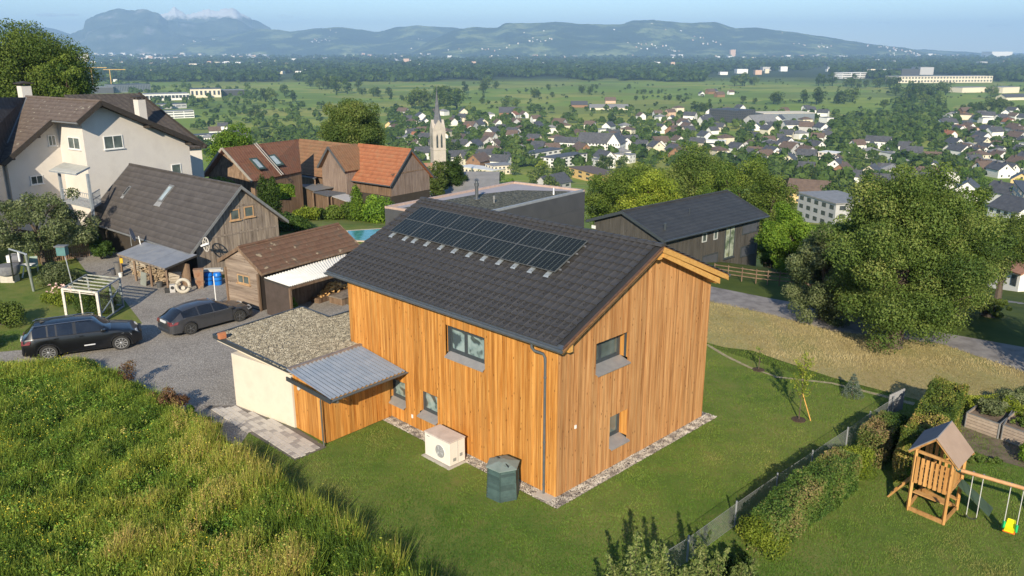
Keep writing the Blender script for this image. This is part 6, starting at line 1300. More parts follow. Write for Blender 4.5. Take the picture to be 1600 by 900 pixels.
def fbm(P, sc, seed, oc=3):
    v = np.zeros(len(P)); a = 1.; g2 = np.random.default_rng(seed)
    for o in range(oc):
        for k in range(5): th, ph = g2.uniform(0,6.28,2); f_ = sc*(2**o)*g2.uniform(.6,1.4); v += a*np.sin(P[:,0]*math.cos(th)*f_+P[:,1]*math.sin(th)*f_+ph)/5**.5
        a *= .55
    return v
n1, n2, n3 = fbm(P,.45,1), fbm(P,1.7,2), fbm(P,4.5,5,2); edge = seg_dist(P)
pxx = 800+F*P[:,0]/(P[:,1]*CP+CH*SP); tall = np.clip((pxx-180)/260, 0, 1)*np.clip(1.2-edge/9, .15, 1)
tone = .26+.09*n1+.11*n2+.1*n3+.13*tall*(n2 > -.2)+g_.normal(0,.12,len(P)); h_ = (.34+.1*n2+.1*n3+.2*tall*(n3 > -.1)+.16*(edge < 1.3)*(pxx > 300))*np.clip(g_.normal(1,.25,len(P)),.45,1.7); h_ = np.maximum(h_, .12)
P3 = np.concatenate([P, (.02+mh(P))[:,None]], 1); ang = g_.uniform(0,6.28,len(P)); lean = g_.normal(0,.22,(len(P),2))*h_[:,None]+np.stack([n2*.05,n3*.05],1)
wv = np.stack([np.cos(ang), np.sin(ang), np.zeros(len(P))],1)*(.016*g_.uniform(.7,1.5,len(P)))[:,None]; tip = P3+np.concatenate([lean, h_[:,None]],1)
V = np.stack([P3-wv, P3+wv, tip],1).reshape(-1,3); T1 = np.clip(tone,0,1)
stuff(put('meadow_grass', np_mesh('meadow_grass', V, np.arange(len(V)).reshape(-1,3), MEADM, T1)), 'tall wild meadow grass filling the lower left corner', 'grass')
# broad-leaved weeds and seed heads
kc = 2600; idx = g_.choice(len(P3), kc); cC = P3[idx]+np.stack([np.zeros(kc), np.zeros(kc), h_[idx]*.55],1); cR = g_.uniform(.09,.26,kc); V, Fq, tn_ = clump_leaves(cC, cR, 110000, .075, 77, squash=1.1, tone_sd=.16, jitter=.5)
stuff(put('leafy_clumps', np_mesh('leafy_clumps', V, Fq, fol('clump_leaves', [(.03,.08,.012), (.07,.16,.02), (.14,.25,.03), (.27,.33,.05), (.42,.36,.1)], sub=.25), np.clip(tn_-.04,0,1))), 'leafy clumps of herbs growing in the meadow', 'herbs')
k = 90000; idx = g_.choice(len(P3), k); Pl = P3[idx]+np.stack([g_.normal(0,.05,k), g_.normal(0,.05,k), h_[idx]*g_.uniform(.45,1.05,k)],1); Nn = np.tile([0,-.2,1.],(k,1)); V, Fq = quads(Pl, Nn, .075, g_, .6, .42)
stuff(put('meadow_weeds', np_mesh('meadow_weeds', V, Fq, MEADM, np.clip(tone[idx]-.06+g_.normal(0,.1,k),0,1))), 'leafy weeds and seed heads among the meadow grass', 'weeds')
k = 3000; idx = g_.choice(len(P3), k*6); ok = (fbm(P[idx],.9,9)+g_.normal(0,.4,len(idx))-.5*tall[idx] > .55); idx = idx[ok][:k]; Pl = P3[idx]+np.stack([np.zeros(len(idx)), np.zeros(len(idx)), h_[idx]*1.02+.02],1); V, Fq = quads(Pl, np.tile([0,-.4,1.],(len(idx),1)), .035, g_, .35, 1.)
stuff(put('yellow_flowers', np_mesh('yellow_flowers', V, Fq, M('yellow_petal', (.55,.42,.02), (.65,.5,.04), 9, .6))), 'small yellow flowers scattered through the meadow', 'flowers')
# upright flowering stalks (dock, meadowsweet) along the meadow edge
k = 2600; d_e = seg_dist(P); cand = np.where((tall > .35) & (d_e < 7) & (n2+n3 > 0.))[0]; idx = g_.choice(cand, k); Vs = []; Ts = []
base = P3[idx]; hs = .5+.3*g_.uniform(0,1,k); ln_ = g_.normal(0,.07,(k,2)); tops = base+np.concatenate([ln_, hs[:,None]],1); wv = np.tile([.007,0,0],(k,1)); V = np.stack([base-wv, base+wv, tops],1).reshape(-1,3)
hp_ = np.repeat(np.arange(k), 14); f_ = g_.uniform(.45,1.02,len(hp_)); Pl = base[hp_]+(tops-base)[hp_]*f_[:,None]+g_.normal(0,.018,(len(hp_),3))*(1.6-f_)[:,None]*1.4; V2, F2 = quads(Pl, np.tile([0,0,1.],(len(hp_),1)), .04, g_, 1., .6); tt = g_.uniform(.55,1.,k)
F3 = np.concatenate([np.arange(3*k).reshape(-1,3), ]); me = np_mesh('seed_stalks', V, F3, MEADM, tt); stuff(put('seed_stalks', me), 'tall reddish seed stalks rising along the meadow edge', 'stalks')
stuff(put('seed_heads', np_mesh('seed_heads', V2, F2, MEADM, np.clip(tt[hp_]+g_.normal(0,.08,len(hp_)),0,1))), 'reddish and yellowish seed heads on the tall stalks of the meadow edge', 'seed heads')
# short grass blades over the lawn so it is not a bare sheet
g_ = np.random.default_rng(5); n = 420000; yy = 19+22*g_.uniform(0,1,n)**1.15; xx = g_.uniform(-1,1,n)*yy*.72; P = np.stack([xx,yy],1)
Lc = (P-np.array(HA)[None,:2]); lx_, ly_ = Lc@np.array(HX)[:2], Lc@np.array(HY)[:2]
ok = ~((lx_ > -.52) & (lx_ < 9.32) & (ly_ > -.52) & (ly_ < 12.2)) & ~((lx_ > -3.4) & (ly_ > 8.8) & (lx_ < 3)) & ~poly_mask(P, m_poly) & ~poly_mask(np.stack([lx_,ly_],1), pv_poly) & ~((lx_ > -1.3) & (lx_ < 0) & (ly_ > 3.9) & (ly_ < 5.5))
for nm in ('gravel_drive','dry_field'):
    pass
drv = pxg([(140,566),(215,600),(260,625),(330,672),(372,700),(400,660),(620,560),(600,490),(-20,552),(-120,560),(-120,600)]); dfp = pxg([(1090,532),(1132,543),(1175,548),(1215,562),(1300,590),(1430,624),(1500,650),(1700,690),(1700,300),(1060,300)])
ok &= ~poly_mask(P, drv) & ~poly_mask(P, dfp); P = P[ok]
nn3 = fbm(P,.5,31); nn4 = fbm(P,2.5,32); P3 = np.concatenate([P, np.full((len(P),1),.004)],1); a = g_.uniform(0,6.28,len(P)); hgt = .045*np.clip(1+.25*nn4,.4,1.8); wv = np.stack([np.cos(a),np.sin(a),0*a],1)*.011; tip = P3+np.stack([g_.normal(0,.03,len(P)), g_.normal(0,.03,len(P)), hgt],1)
LB_ = fol('lawn_blades', [(.06,.145,.018), (.115,.21,.027), (.18,.26,.042), (.33,.31,.1)], sub=.3)
stuff(put('lawn_grass', np_mesh('lawn_grass', np.stack([P3-wv,P3+wv,tip],1).reshape(-1,3), np.arange(3*len(P)).reshape(-1,3), LB_, np.clip(.42+.17*nn3+.1*nn4+g_.normal(0,.12,len(P)),0,1))), 'short mown grass of the lawn round the house', 'grass')
g_ = np.random.default_rng(15); n = 120000; xx = g_.uniform(8,34,n); yy = g_.uniform(27,50,n); P = np.stack([xx,yy],1); P = P[poly_mask(P, DRYP)]; mm = fbm(np.stack([P[:,0]*.35+P[:,1]*.2, P[:,1]*1.2],1),.8,61); P3 = np.concatenate([P, np.full((len(P),1),.01)],1); a = g_.uniform(0,6.28,len(P)); wv = np.stack([np.cos(a),np.sin(a),0*a],1)*.014; tip = P3+np.stack([g_.normal(0,.05,len(P)), g_.normal(0,.05,len(P)), .07*np.clip(1+.4*mm,.3,2)],1)
stuff(put('dry_grass', np_mesh('dry_grass', np.stack([P3-wv,P3+wv,tip],1).reshape(-1,3), np.arange(3*len(P)).reshape(-1,3), fol('dry_blades', [(.13,.18,.045), (.31,.27,.1), (.47,.38,.18), (.58,.48,.26)], sub=.2), np.clip(.5+.2*mm+g_.normal(0,.13,len(P)),0,1))), 'short dry yellow grass of the mown field between lawn and lane', 'grass')
# shrubs on the edge of drive and meadow
REDL = fol('reddish_leaves', [(.05,.03,.015), (.12,.06,.03), (.22,.12,.06), (.2,.2,.05)])
shrub('reddish_shrub', 'tall thin reddish shrub at the meadow edge by the drive', at(204,606,.1), .5, .45, 1.7, REDL, 900, .07, 71); shrub('reddish_shrub', 'low reddish brown shrub at the meadow edge left of the dark conifer', at(268,644,.1), 1.2, .6, 1.25, REDL, 2200, .08, 72)
shrub('dwarf_conifer', 'small bright green cone shaped conifer at the meadow edge by the paving', at(299,660,.05), .28, .28, .95, 'bright', 1500, .06, 73, 'conifer'); shrub('dark_shrub', 'small dark shrub between the little conifer and the paving', at(318,664,.05), .5, .4, .45, 'dark', 900, .07, 74)
shrub('low_shrub', 'low green shrub at the corner of the paving', at(334,672,.05), .4, .3, .35, 'yellow', 700, .06, 75)
# ================================================================ fence, hedges and planting on the right
fence = thing('wire_fence', 'grey wire mesh fence with thin posts between the two lawns', 'fence', (0,0,0))
top_px = [(1000,890),(1040,862),(1076,840),(1151,786),(1215,742),(1270,706),(1325,670),(1360,645),(1397,622)]; FH = .82
fw = [Vector(at(x, y, FH)) for x, y in top_px]; WIRE = M('galvanised_wire', (.32,.34,.36), (.4,.42,.43), 4, .5, metal=.4); msh = MB(); cumd = 0
for a, b_ in zip(fw, fw[1:]):
    d = b_-a; L_ = d.length; k = max(1, int(L_/.06))
    for i in range(k):
        p = a+d*(i/k); q = p-Vector((0,0,FH)); v0 = [(p.x-.0025,p.y,0.02),(p.x+.0025,p.y,0.02),(p.x+.0025,p.y,FH),(p.x-.0025,p.y,FH)]; msh.add(v0, [(0,1,2,3)])
    for j in range(15):
        z = .03+j*(FH-.04)/14; w_ = .0025 if 0 < j < 14 else .01; msh.add([(a.x,a.y,z-w_),(b_.x,b_.y,z-w_),(b_.x,b_.y,z+w_),(a.x,a.y,z+w_)], [(0,1,2,3)])
stuff(msh.build('wire_mesh', WIRE, fence))
for i in (1,2,3,4,5,6,7,8): p = fw[i]; MB().tube([(p.x,p.y,-.1),(p.x,p.y,FH+.07)], .028, 8).build('post', WIRE, fence)
gp_ = thing('fence_gate', 'short grey slatted fence piece at the far end of the wire fence', 'gate', at(1398,650,0)); a, b_ = Vector(at(1387,650,0))-Vector(at(1398,650,0)), Vector(at(1408,640,0))-Vector(at(1398,650,0))
for i in range(8): q = a.lerp(b_, i/7); MB().box(q.x-.04,q.x+.04,q.y-.015,q.y+.015,0,.95).build('slat', M('grey_slat', (.3,.3,.31), None, 4, .6), gp_)
MB().bar(a+Vector((0,.03,.8)), b_+Vector((0,.03,.8)), .04, .06).build('rail', MATS['grey_slat'], gp_)
HDG = fol('hedge_leaves', [(.025,.06,.012), (.06,.12,.02), (.11,.17,.03), (.2,.19,.06), (.36,.24,.12)], sub=.12)
hl_ = [Vector((*at(x, y, 1.45)[:2], 0)) for x, y in ((1196,802),(1222,778),(1256,750),(1292,726),(1328,700))]
hedge('low_hedge', 'low clipped hedge with brown patches along the wire fence', hl_, 1.45, .9, HDG, 36000, .065, 81, lump=.1)
shrub('bright_bush', 'bright yellow green bush at the near end of the low hedge', at(1188,866,0), .95, .85, 1.45, 'yellow', 9500, .065, 82, ncl=20); shrub('bright_bush', 'bright yellow green bush at the far end of the low hedge', tuple(Vector((*at(1345,690,1.5)[:2],0))), .75, .75, 1.7, 'yellow', 8500, .065, 83, ncl=20)
hedge('low_hedge', 'second low hedge piece with orange tinted leaves beyond the bright bush', [Vector((*at(1362,676,1.3)[:2],0)), Vector((*at(1403,643,1.3)[:2],0))], 1.3, .95, HDG, 14000, .065, 84, lump=.12)
hedge('tall_hedge', 'tall dense hedge with yellowing leaves behind the play tower', [Vector((*at(1436,684,1.9)[:2],0)), Vector((*at(1488,592,1.9)[:2],0))], 1.9, 1.15, fol('tall_hedge_leaves', [(.03,.06,.01), (.07,.11,.018), (.13,.17,.025), (.26,.25,.05), (.42,.27,.1)], sub=.12), 40000, .07, 85, lump=.16)
shrub('green_bush', 'green bush at the near foot of the tall hedge behind the play tower', at(1432,762,0), .6, .5, 1.1, 'bright', 3600, .07, 86)
def twiggy(name, label, px, py, h, n, seed, mat='grey'):
    """young upright branches with small leaves, tips reaching the pixel"""
    g_ = np.random.default_rng(seed); x, y, z = at(px, py, h); t = thing(name, label, 'shrub', (x, y, 0)); st = MB(); P_ = []; D_ = []
    for i in range(n):
        a, rr = g_.uniform(0,6.28), g_.uniform(0.05,.5); hh_ = h*g_.uniform(.6,1.02) if i else h; b = Vector((rr*math.cos(a)*.5, rr*math.sin(a)*.5, 0)); e = Vector((rr*math.cos(a)*1.8, rr*math.sin(a)*1.8, hh_)) if i else Vector((0,0,h)); st.tube([b, b.lerp(e,.5)+Vector((0,0,.05)), e], [.02,.012,.004], 5)
        for k in range(260): f_ = g_.uniform(.15,1)**.8; rad = .27*(1.08-f_)+.015; q = b.lerp(e, f_)+Vector(g_.normal(0,1,3))*rad*.7; P_.append(q); D_.append(Vector(g_.normal(0,1,3))+Vector((0,0,.6)))
    st.build('stems', BARK, t); V, Fq = quads(np.array(P_), np.array([d.normalized() for d in D_]), .095, g_, .4, .5); put('foliage', np_mesh('foliage', V, Fq, MF[mat], g_.uniform(.2,1,len(P_))), t); return t
F_GREY2 = fol('leaves_pale', [(.04,.07,.02), (.1,.15,.035), (.18,.22,.06), (.3,.32,.12)]); MF['pale'] = F_GREY2
for i, (px, py, h, n, lb) in enumerate(((997,838,1.7,4,'leftmost'),(1040,845,1.6,4,'second from the left'),(1092,840,1.75,6,'middle, bushiest'),(1122,862,1.4,4,'by the hedge end'),(968,880,1.2,3,'lowest, at the left end'),(1160,880,1.1,4,'low right one'),(1060,885,1.2,5,'nearest one'))):
    twiggy('young_shrub', f'twiggy young shrub with pale tips at the bottom edge, {lb}', px, py, h*1.45, n+2, 90+i, 'pale')
shrub('dark_bush', 'dark green bush between the young shrubs and the low hedge', at(1145,905,0), .9, .6, .9, 'dark', 3200, .08, 98)
# young trees on the lawn
def sapling(name, label, px, py, h, r, nb, n, ls, mat, seed, stakes=True):
    g_ = np.random.default_rng(seed); t = thing(name, label, 'tree', at(px,py,0)); st = MB(); st.tube([(0,0,0),(.01,0,h*.4),(0,.02,h*.95)], [.028,.02,.006], 6); P_ = []
    for i in range(nb):
        a = 2.4*i; z = h*(.3+.6*i/nb); L_ = r*(1-.4*i/nb); e = Vector((L_*math.cos(a), L_*math.sin(a)*.8, z+L_*1.5)); e.z = min(e.z, h*1.02); st.tube([(0,0,z*.95), (e.x*.6,e.y*.6,z+(e.z-z)*.45), tuple(e)], [.012,.008,.003], 4); b = Vector((0,0,z))
        for k in range(n//nb): f_ = g_.uniform(.15,1.05); P_.append(b.lerp(e, f_)+Vector(g_.normal(0,1,3))*.05)
    st.build('trunk', BARK, t); P_ = np.array(P_); V, Fq = quads(P_, np.tile([0,0,.6],(len(P_),1)), ls, g_, 1., .4); put('crown', np_mesh('crown', V, Fq, MF[mat], g_.uniform(.3,1,len(P_))), t)
    if stakes: MB().bar((.45,-.1,0),(.03,0,1.2),.035).build('stake', ORANGE_X, t)
    MB().lathe([(.3,0),(.28,.03),(.05,.05)], (0,0,0), 12).build('soil_ring', M('dark_soil', (.05,.03,.02), (.08,.055,.035), 9, .95), t); return t
sapling('young_tree', 'slender staked young tree with yellow green leaves on the right lawn', 1248, 656, 2.75, .48, 12, 900, .1, 'yellow', 101); sapling('young_tree', 'tiny bare young tree near the house corner on the far lawn', 1185, 578, 1.2, .2, 5, 90, .09, 'bright', 102, False)
sp_ = thing('small_spruce', 'small blue grey spruce near the edge of the dry field', 'conifer', at(1331,618,0)); g_ = np.random.default_rng(8); nl = 2600; zz = g_.uniform(0,1,nl)**1.3; layer = (np.floor(zz*7)+g_.uniform(0,.5,nl))/7; rr_ = .52*(1-layer)*g_.uniform(.2,1,nl)**.5; aa_ = g_.uniform(0,6.28,nl); P_ = np.stack([rr_*np.cos(aa_), rr_*np.sin(aa_), .08+layer*1.0-rr_*.15],1)
V, Fq = quads(P_, np.tile([0,0,.5],(nl,1)), .06, g_, .9, .4); put('branches', np_mesh('branches', V, Fq, fol('spruce_needles', [(.05,.08,.06), (.1,.14,.1), (.17,.21,.16), (.24,.28,.22)]), g_.uniform(0,1,nl)), sp_); MB().tube([(0,0,0),(0,0,.95)],[.03,.008],6).build('trunk', BARK, sp_)
# ================================================================ play tower with swings
TW = wood('play_wood', (.3,.13,.035), (.47,.23,.07), (.58,.33,.12), rnd=.15, streak=7.); TWX = wood('play_wood_x', (.3,.14,.04), (.45,.23,.08), (.56,.33,.13), axis=0, rnd=.15, streak=7.)
FL, FR, BR_, BL = [Vector(at(*q, 0)) for q in ((1418,796.5),(1473,820),(1494,796.5),(1438.7,767))]
pt_ = thing('play_tower', 'wooden play tower with a tan pitched roof and picket railing on the right lawn', 'play tower', FL); O = FL.copy(); C4 = [FL-O, FR-O, BR_-O, BL-O]; zv = lambda z: Vector((0,0,z))
for c in C4: MB().bar(c, c+zv(2.2), .085, .085).build('post', TW, pt_)
for a, b_ in ((0,1),(1,2),(2,3),(3,0)):
    for z, h_ in ((.08,.14),(1.12,.1),(2.14,.09)): MB().bar(C4[a]+zv(z), C4[b_]+zv(z), .06, h_).build('beam', TWX, pt_)
fx = (C4[1]-C4[0]); fy = (C4[3]-C4[0]); fn = Vector((fy.x, fy.y, 0)).normalized()
for i in range(7): q = C4[0]+fx*(.1+i*.8/6)-fn*.06; MB().bar(q+zv(1.06), q+zv(1.98), .095, .02, up=tuple(fn)).build('picket', TW, pt_)
for i in range(6): q = C4[3]+fx*(.1+i*.8/5)+fn*.06; MB().bar(q+zv(1.06), q+zv(1.98), .095, .02, up=tuple(fn)).build('picket', TW, pt_)
for i in range(5): q = C4[1]+fy*(.12+i*.76/4)+fx.normalized()*.05; MB().bar(q+zv(1.06), q+zv(1.9), .095, .02, up=tuple(fx.normalized())).build('picket', TW, pt_)
for i in range(8): q = C4[0]+fy*(i+.5)/8; MB().bar(q+zv(1.18), q+fx+zv(1.18), .12, .03).build('deck_board', TWX, pt_)
ex = fx.normalized()*.22; r0_, r1_ = C4[0].lerp(C4[1],.5)+zv(2.85)-fn*.12, C4[3].lerp(C4[2],.5)+zv(2.85)+fn*.12
TAN = M('tan_roof_cloth', (.36,.25,.18), (.41,.29,.21), 2, .7); GRY = M('grey_roof_cloth', (.17,.18,.2), (.2,.21,.23), 2, .7)
l0_, l1_ = C4[0]-ex+zv(2.12)-fn*.12, C4[3]-ex+zv(2.12)+fn*.12; rr0, rr1 = C4[1]+ex+zv(2.12)-fn*.12, C4[2]+ex+zv(2.12)+fn*.12
MB().slab([rr0, rr1, r1_, r0_], .03).build('roof_panel', TAN, pt_); MB().slab([l0_, l1_, r1_+zv(.002), r0_+zv(.002)], .03).build('roof_panel', GRY, pt_)
for a, b_ in ((l0_,r0_),(rr0,r0_),(l1_,r1_),(rr1,r1_)): MB().bar(a-zv(.07)+(fn*.05 if a in (l0_,rr0) else -fn*.05), b_-zv(.07)+(fn*.05 if a in (l0_,rr0) else -fn*.05), .04, .09).build('rafter', TWX, pt_)
MB().bar(C4[0]+zv(.45)+fy*.35, C4[1]+zv(.45)+fy*.35, .22, .03).build('bench', TWX, pt_); MB().bar(C4[3]+zv(.45)-fy*.1, C4[2]+zv(.45)-fy*.1, .16, .03).build('bench', TWX, pt_)
lb = C4[3].lerp(C4[0],.55); lo2 = lb-fx.normalized()*.75
for s_ in (-.0, .42): MB().bar(lo2-fn*s_+zv(0), lb-fn*s_+zv(1.12), .06, .06).build('ladder_rail', TW, pt_)
for i in range(4): q = lo2.lerp(lb+zv(1.12), (i+.7)/4.4); MB().bar(q, q-fn*.42, .05, .05).build('rung', TWX, pt_)
MB().slab([C4[2]+fx*.02+zv(1.15)-fy*.35, C4[2]+fx*.02+zv(1.15), C4[2]+fx.normalized()*1.0+fy*.25+zv(.35), C4[2]+fx.normalized()*1.0-fy*.15+zv(.35)], .03).build('slide', M('grey_green_plastic', (.06,.09,.05), None, 3, .4), pt_)
b0 = Vector(at(1491,732,1.82)); b1 = Vector(at(1600,763,1.82)); bd_ = (b1-b0).normalized(); be = b0+bd_*3.6
swg = thing('swing_gantry', 'round wooden swing beam running right from the play tower', 'swing frame', (b0.x,b0.y,0)); Q0 = Vector((b0.x,b0.y,0))
MB().tube([b0-Q0, be-Q0], .06, 12).build('beam', M('round_beam_wood', (.48,.24,.1), (.6,.34,.16), 4, .6, str_=(1,1,1)), swg, smooth=True); MB().tube([b0-Q0-bd_*.03, b0-Q0+bd_*.2], .068, 12).build('beam_cap', M('dark_green_cap', (.02,.1,.09), None, 3, .5), swg, smooth=True)
nb_ = Vector((-bd_.y, bd_.x, 0))
for s_ in (-1,1): MB().tube([be-Q0-bd_*.1+nb_*s_*.9-zv(1.82), be-Q0-bd_*.12], .05, 8).build('leg', TW, swg)
ROPE = M('pale_rope', (.5,.5,.47), (.62,.6,.56), 20, .8)
def swing(label, p1, p2, zb, back=0.):
    a = Vector(at(*p1,1.78)); b_ = Vector(at(*p2,1.78)); o = Vector((a.x,a.y,0)); t = thing('hanging_swing', label, 'swing', o); sd_ = Vector((back*nb_.x, back*nb_.y, 0))
    for q in (a, b_): MB().tube([q-o, q-o-zv(1.78-zb-.02)+sd_], .012, 5).build('rope', ROPE, t); MB().lathe([(.03,-.05),(.045,0),(.03,.1)], tuple(q-o), 8).build('hook', GREYMET, t)
    return t, (a-o-zv(1.78-zb)+sd_), (b_-o-zv(1.78-zb)+sd_)
t, a, b_ = swing('plain hanging swing with a dark flexible seat nearest the play tower', (1521,741), (1537,745.5), .35)
MB().tube([a, a.lerp(b_,.25)-zv(.07), a.lerp(b_,.75)-zv(.07), b_], .03, 6).build('seat', M('olive_rubber', (.05,.06,.035), None, 3, .6), t)
t, a, b_ = swing('toddler swing with a bright yellow seat, green corners and orange front', (1580,759), (1600,765), .38)
d = (b_-a); dn = d.normalized(); YEL = M('yellow_plastic', (.75,.7,.01), (.8,.75,.02), 3, .35); ORG = M('orange_plastic', (.75,.16,.02), None, 3, .35); GRN = M('green_plastic', (.02,.45,.15), None, 3, .35)
MB().hexa([a-nb_*.16+zv(-.08), b_-nb_*.16+zv(-.08), b_+nb_*.12+zv(-.08), a+nb_*.12+zv(-.08)], [a-nb_*.16+zv(-.03), b_-nb_*.16+zv(-.03), b_+nb_*.12+zv(-.03), a+nb_*.12+zv(-.03)]).build('seat', ORG, t, bevel=.015)
MB().hexa([a.lerp(b_,.08)+nb_*.08+zv(-.03), a.lerp(b_,.92)+nb_*.08+zv(-.03), a.lerp(b_,.92)+nb_*.13+zv(-.03), a.lerp(b_,.08)+nb_*.13+zv(-.03)], [a.lerp(b_,.18)+nb_*.12+zv(.26), a.lerp(b_,.82)+nb_*.12+zv(.26), a.lerp(b_,.82)+nb_*.16+zv(.26), a.lerp(b_,.18)+nb_*.16+zv(.26)]).build('backrest', YEL, t, bevel=.015)
MB().hexa([a.lerp(b_,.12)-nb_*.17+zv(-.03), a.lerp(b_,.88)-nb_*.17+zv(-.03), a.lerp(b_,.88)+nb_*.1+zv(-.03), a.lerp(b_,.12)+nb_*.1+zv(-.03)], [a.lerp(b_,.12)-nb_*.17+zv(.0), a.lerp(b_,.88)-nb_*.17+zv(.0), a.lerp(b_,.88)+nb_*.1+zv(.03), a.lerp(b_,.12)+nb_*.1+zv(.03)]).build('cushion', YEL, t)
for q in (a, b_): MB().box(q.x-.03,q.x+.03,q.y-.04,q.y+.04,q.z-.05,q.z+.2).build('corner', GRN, t, bevel=.01)
# ================================================================ raised beds
DRT = M('garden_soil', (.09,.065,.045), (.16,.12,.09), 2.5, .95, .5, .03, space='World', c3=(.2,.15,.11), det=8)
dense_sheet('garden_soil', pxg([(1488,650),(1540,640),(1620,660),(1700,700),(1700,760),(1560,720),(1520,705),(1490,690)]), .016, DRT, sub=4)
PLK = M('larch_bed_plank', (.32,.25,.2), (.42,.34,.27), 5, .8, rnd=.15, str_=(1,1,1))
def bed(label, c0, c1, c2, h=.62, seed=1):
    a, b_, c = [Vector(at(*q, h)) for q in (c0, c1, c2)]; 
    for v in (a, b_, c): v.z = 0
    d = a+(c-b_); o = a.copy(); t = thing('raised_bed', label, 'raised bed', o); cs = [v-o for v in (a,b_,c,d)]
    for i in range(4):
        p, q = cs[i], cs[(i+1)%4]
        for k in range(5): z = .06+k*.125; MB().bar(p+zv(z), q+zv(z), .03, .105).build('plank', PLK, t)
        MB().bar(p, p+zv(h+.02), .06, .06).build('corner_post', GREYMET, t); MB().bar(p+zv(h+.015), q+zv(h+.015), .035, .03).build('top_rail', GREYMET, t)
    MB().prism([(v.x,v.y) for v in [(x*.96+sum(cs,Vector())/4*.04) for x in cs]], .0, h-.12).build('soil', DRT, t); return o+sum(cs, Vector())/4
c = bed('raised bed of pale planks in a grey metal frame with tall green leaves', (1511,645), (1562,663), (1590,640))
g_ = np.random.default_rng(3)
shrub('bed_plants', 'tall grey green leafy plants growing in the left raised bed', (c.x, c.y, .5), .85, .5, .75, 'grey', 2600, .09, 111, 'plants')
c = bed('raised bed of pale planks at the right edge of the garden', (1568,664), (1612,680), (1625,655)); shrub('bed_plants', 'small green plants in the bed at the right edge', (c.x, c.y, .5), .6, .4, .35, 'green', 1200, .08, 112, 'plants')
hedge('bright_hedge', 'bright lime green low hedge behind the raised beds', [at(1505,648,0), at(1560,650,0), at(1625,678,0)], .75, .7, MF['yellow'], 9000, .08, 113, lump=.16)
shrub('silvery_bush', 'silvery green bush at the right edge behind the lime hedge', at(1592,640,0), 1., .8, 1.3, 'grey', 3500, .1, 114); shrub('corner_bush', 'bright green bush at the right edge below the raised beds', at(1606,722,0), .5, .5, .9, 'bright', 1800, .08, 115)
shrub('ground_plants', 'yellow green ground plants between play tower and raised bed', at(1535,722,0), .9, .5, .25, 'olive', 1800, .08, 116, 'plants')
# slatted fence beyond the lane
bf = thing('wooden_rail_fence', 'low brown wooden rail fence beyond the lane behind the orange house', 'fence', (0,0,0)); pf_ = [Vector((*at(x,y,-.3)[:2], 0)) for x, y in ((1115,440),(1180,450),(1235,456),(1290,462),(1320,470))]
for v in pf_: v.z = ter(v.x, v.y)
for a, b_ in zip(pf_, pf_[1:]):
    for z in (.35,.6,.85): MB().bar(a+zv(z), b_+zv(z), .03, .06).build('rail', BROWNWOOD, bf)
    for i in range(3): q = a.lerp(b_, i/3); MB().bar(q, q+zv(.95), .06, .06).build('post', BROWNWOOD, bf)
# ================================================================ big trees in the middle distance
def bt(label, px, ptop, Y, rx, rz, mat, n, ls, seed, ncl=90, ry=None, name='broadleaf_tree', fill=.4, bottom=-.85, low=None, **k):
    """tree standing at depth Y whose top reaches the pixel; its foot is on the terrain"""
    x, y, zt = atY(px, ptop, Y); zg = ter(x, y); H = zt-zg; bt_ = rz*(1-bottom if bottom > -1 else 1.95)
    if bt_ > H: rz = H/(1-bottom); bt_ = H
    return tree(name, label, (x, y, zg), rx, rz, H-bt_, mat, n, ls, seed, ry=ry, ncl=ncl, r0=.4, bottom=bottom, fill=fill, **k)
bt('largest dense tree right of the orange house, its crown reaching the grass', 1438, 240, 38.6, 3.9, 5.0, 'olive', 150000, .11, 201, ncl=210, ry=3.9, bottom=-.97, rmin=.13, rmax=.27, shape=lambda z: 1.05-.25*max(0,z)**2)
bt('pale grey green tree on the left flank of the largest tree', 1305, 352, 43, 2.3, 2.9, 'grey', 40000, .12, 202, ncl=90, rmin=.18, rmax=.3)
bt('bright green tree just right of the black house', 1240, 322, 56, 2.2, 4.2, 'bright', 36000, .14, 203, ncl=80, bottom=-.95)
bt('tree with pale crown on the right flank of the largest tree by the lane', 1512, 330, 44, 2.3, 3.4, 'olive', 36000, .12, 204, ncl=70)
bt('small round bush-like tree at the lane right of the largest tree', 1550, 462, 44, 1.3, .9, 'olive', 9000, .11, 205, ncl=30)
bt('big rounded tree directly above the flat roof and left of the black roof', 988, 250, 92, 5.4, 5.2, 'green', 80000, .2, 206, ncl=150, ry=6, rmin=.14, rmax=.28)
bt('wide yellowish tree above the black house roof', 1078, 232, 105, 7.5, 7.0, 'olive', 90000, .22, 207, ncl=170, ry=7, rmin=.14, rmax=.28)
bt('tall olive tree behind the right end of the black roof', 1160, 242, 98, 6.0, 6.6, 'green', 80000, .22, 208, ncl=140, rmin=.14, rmax=.28)
bt('dark green tree behind the black house near the bright tree', 1212, 262, 88, 3.6, 5.8, 'green', 30000, .2, 209)
bt('yellowish green tree between the flat roof and the wide tree', 1020, 262, 84, 3.6, 4.2, 'yellow', 26000, .2, 216)
bt('green tree rising just behind the largest tree on its left side', 1362, 300, 44, 2.4, 3.8, 'olive', 36000, .16, 217)
bt('dark tree rising just behind the largest tree on its right side', 1492, 268, 44, 2.5, 4.2, 'green', 36000, .15, 218)
bt('rounded tree at the right edge above the small white house', 1582, 332, 95, 4.4, 3.4, 'green', 30000, .2, 210)
bt('big round tree rising behind the orange farmhouse roof', 548, 152, 125, 5.2, 4.6, 'olive', 60000, .24, 211, ncl=130)
bt('big bushy tree at the upper left behind the white house', 34, 36, 120, 8.0, 8.0, 'green', 90000, .28, 212, ncl=150)
bt('lower bushy tree at the upper left, right of the bigger one', 92, 78, 118, 3.6, 5.0, 'green', 30000, .28, 219, ncl=80)
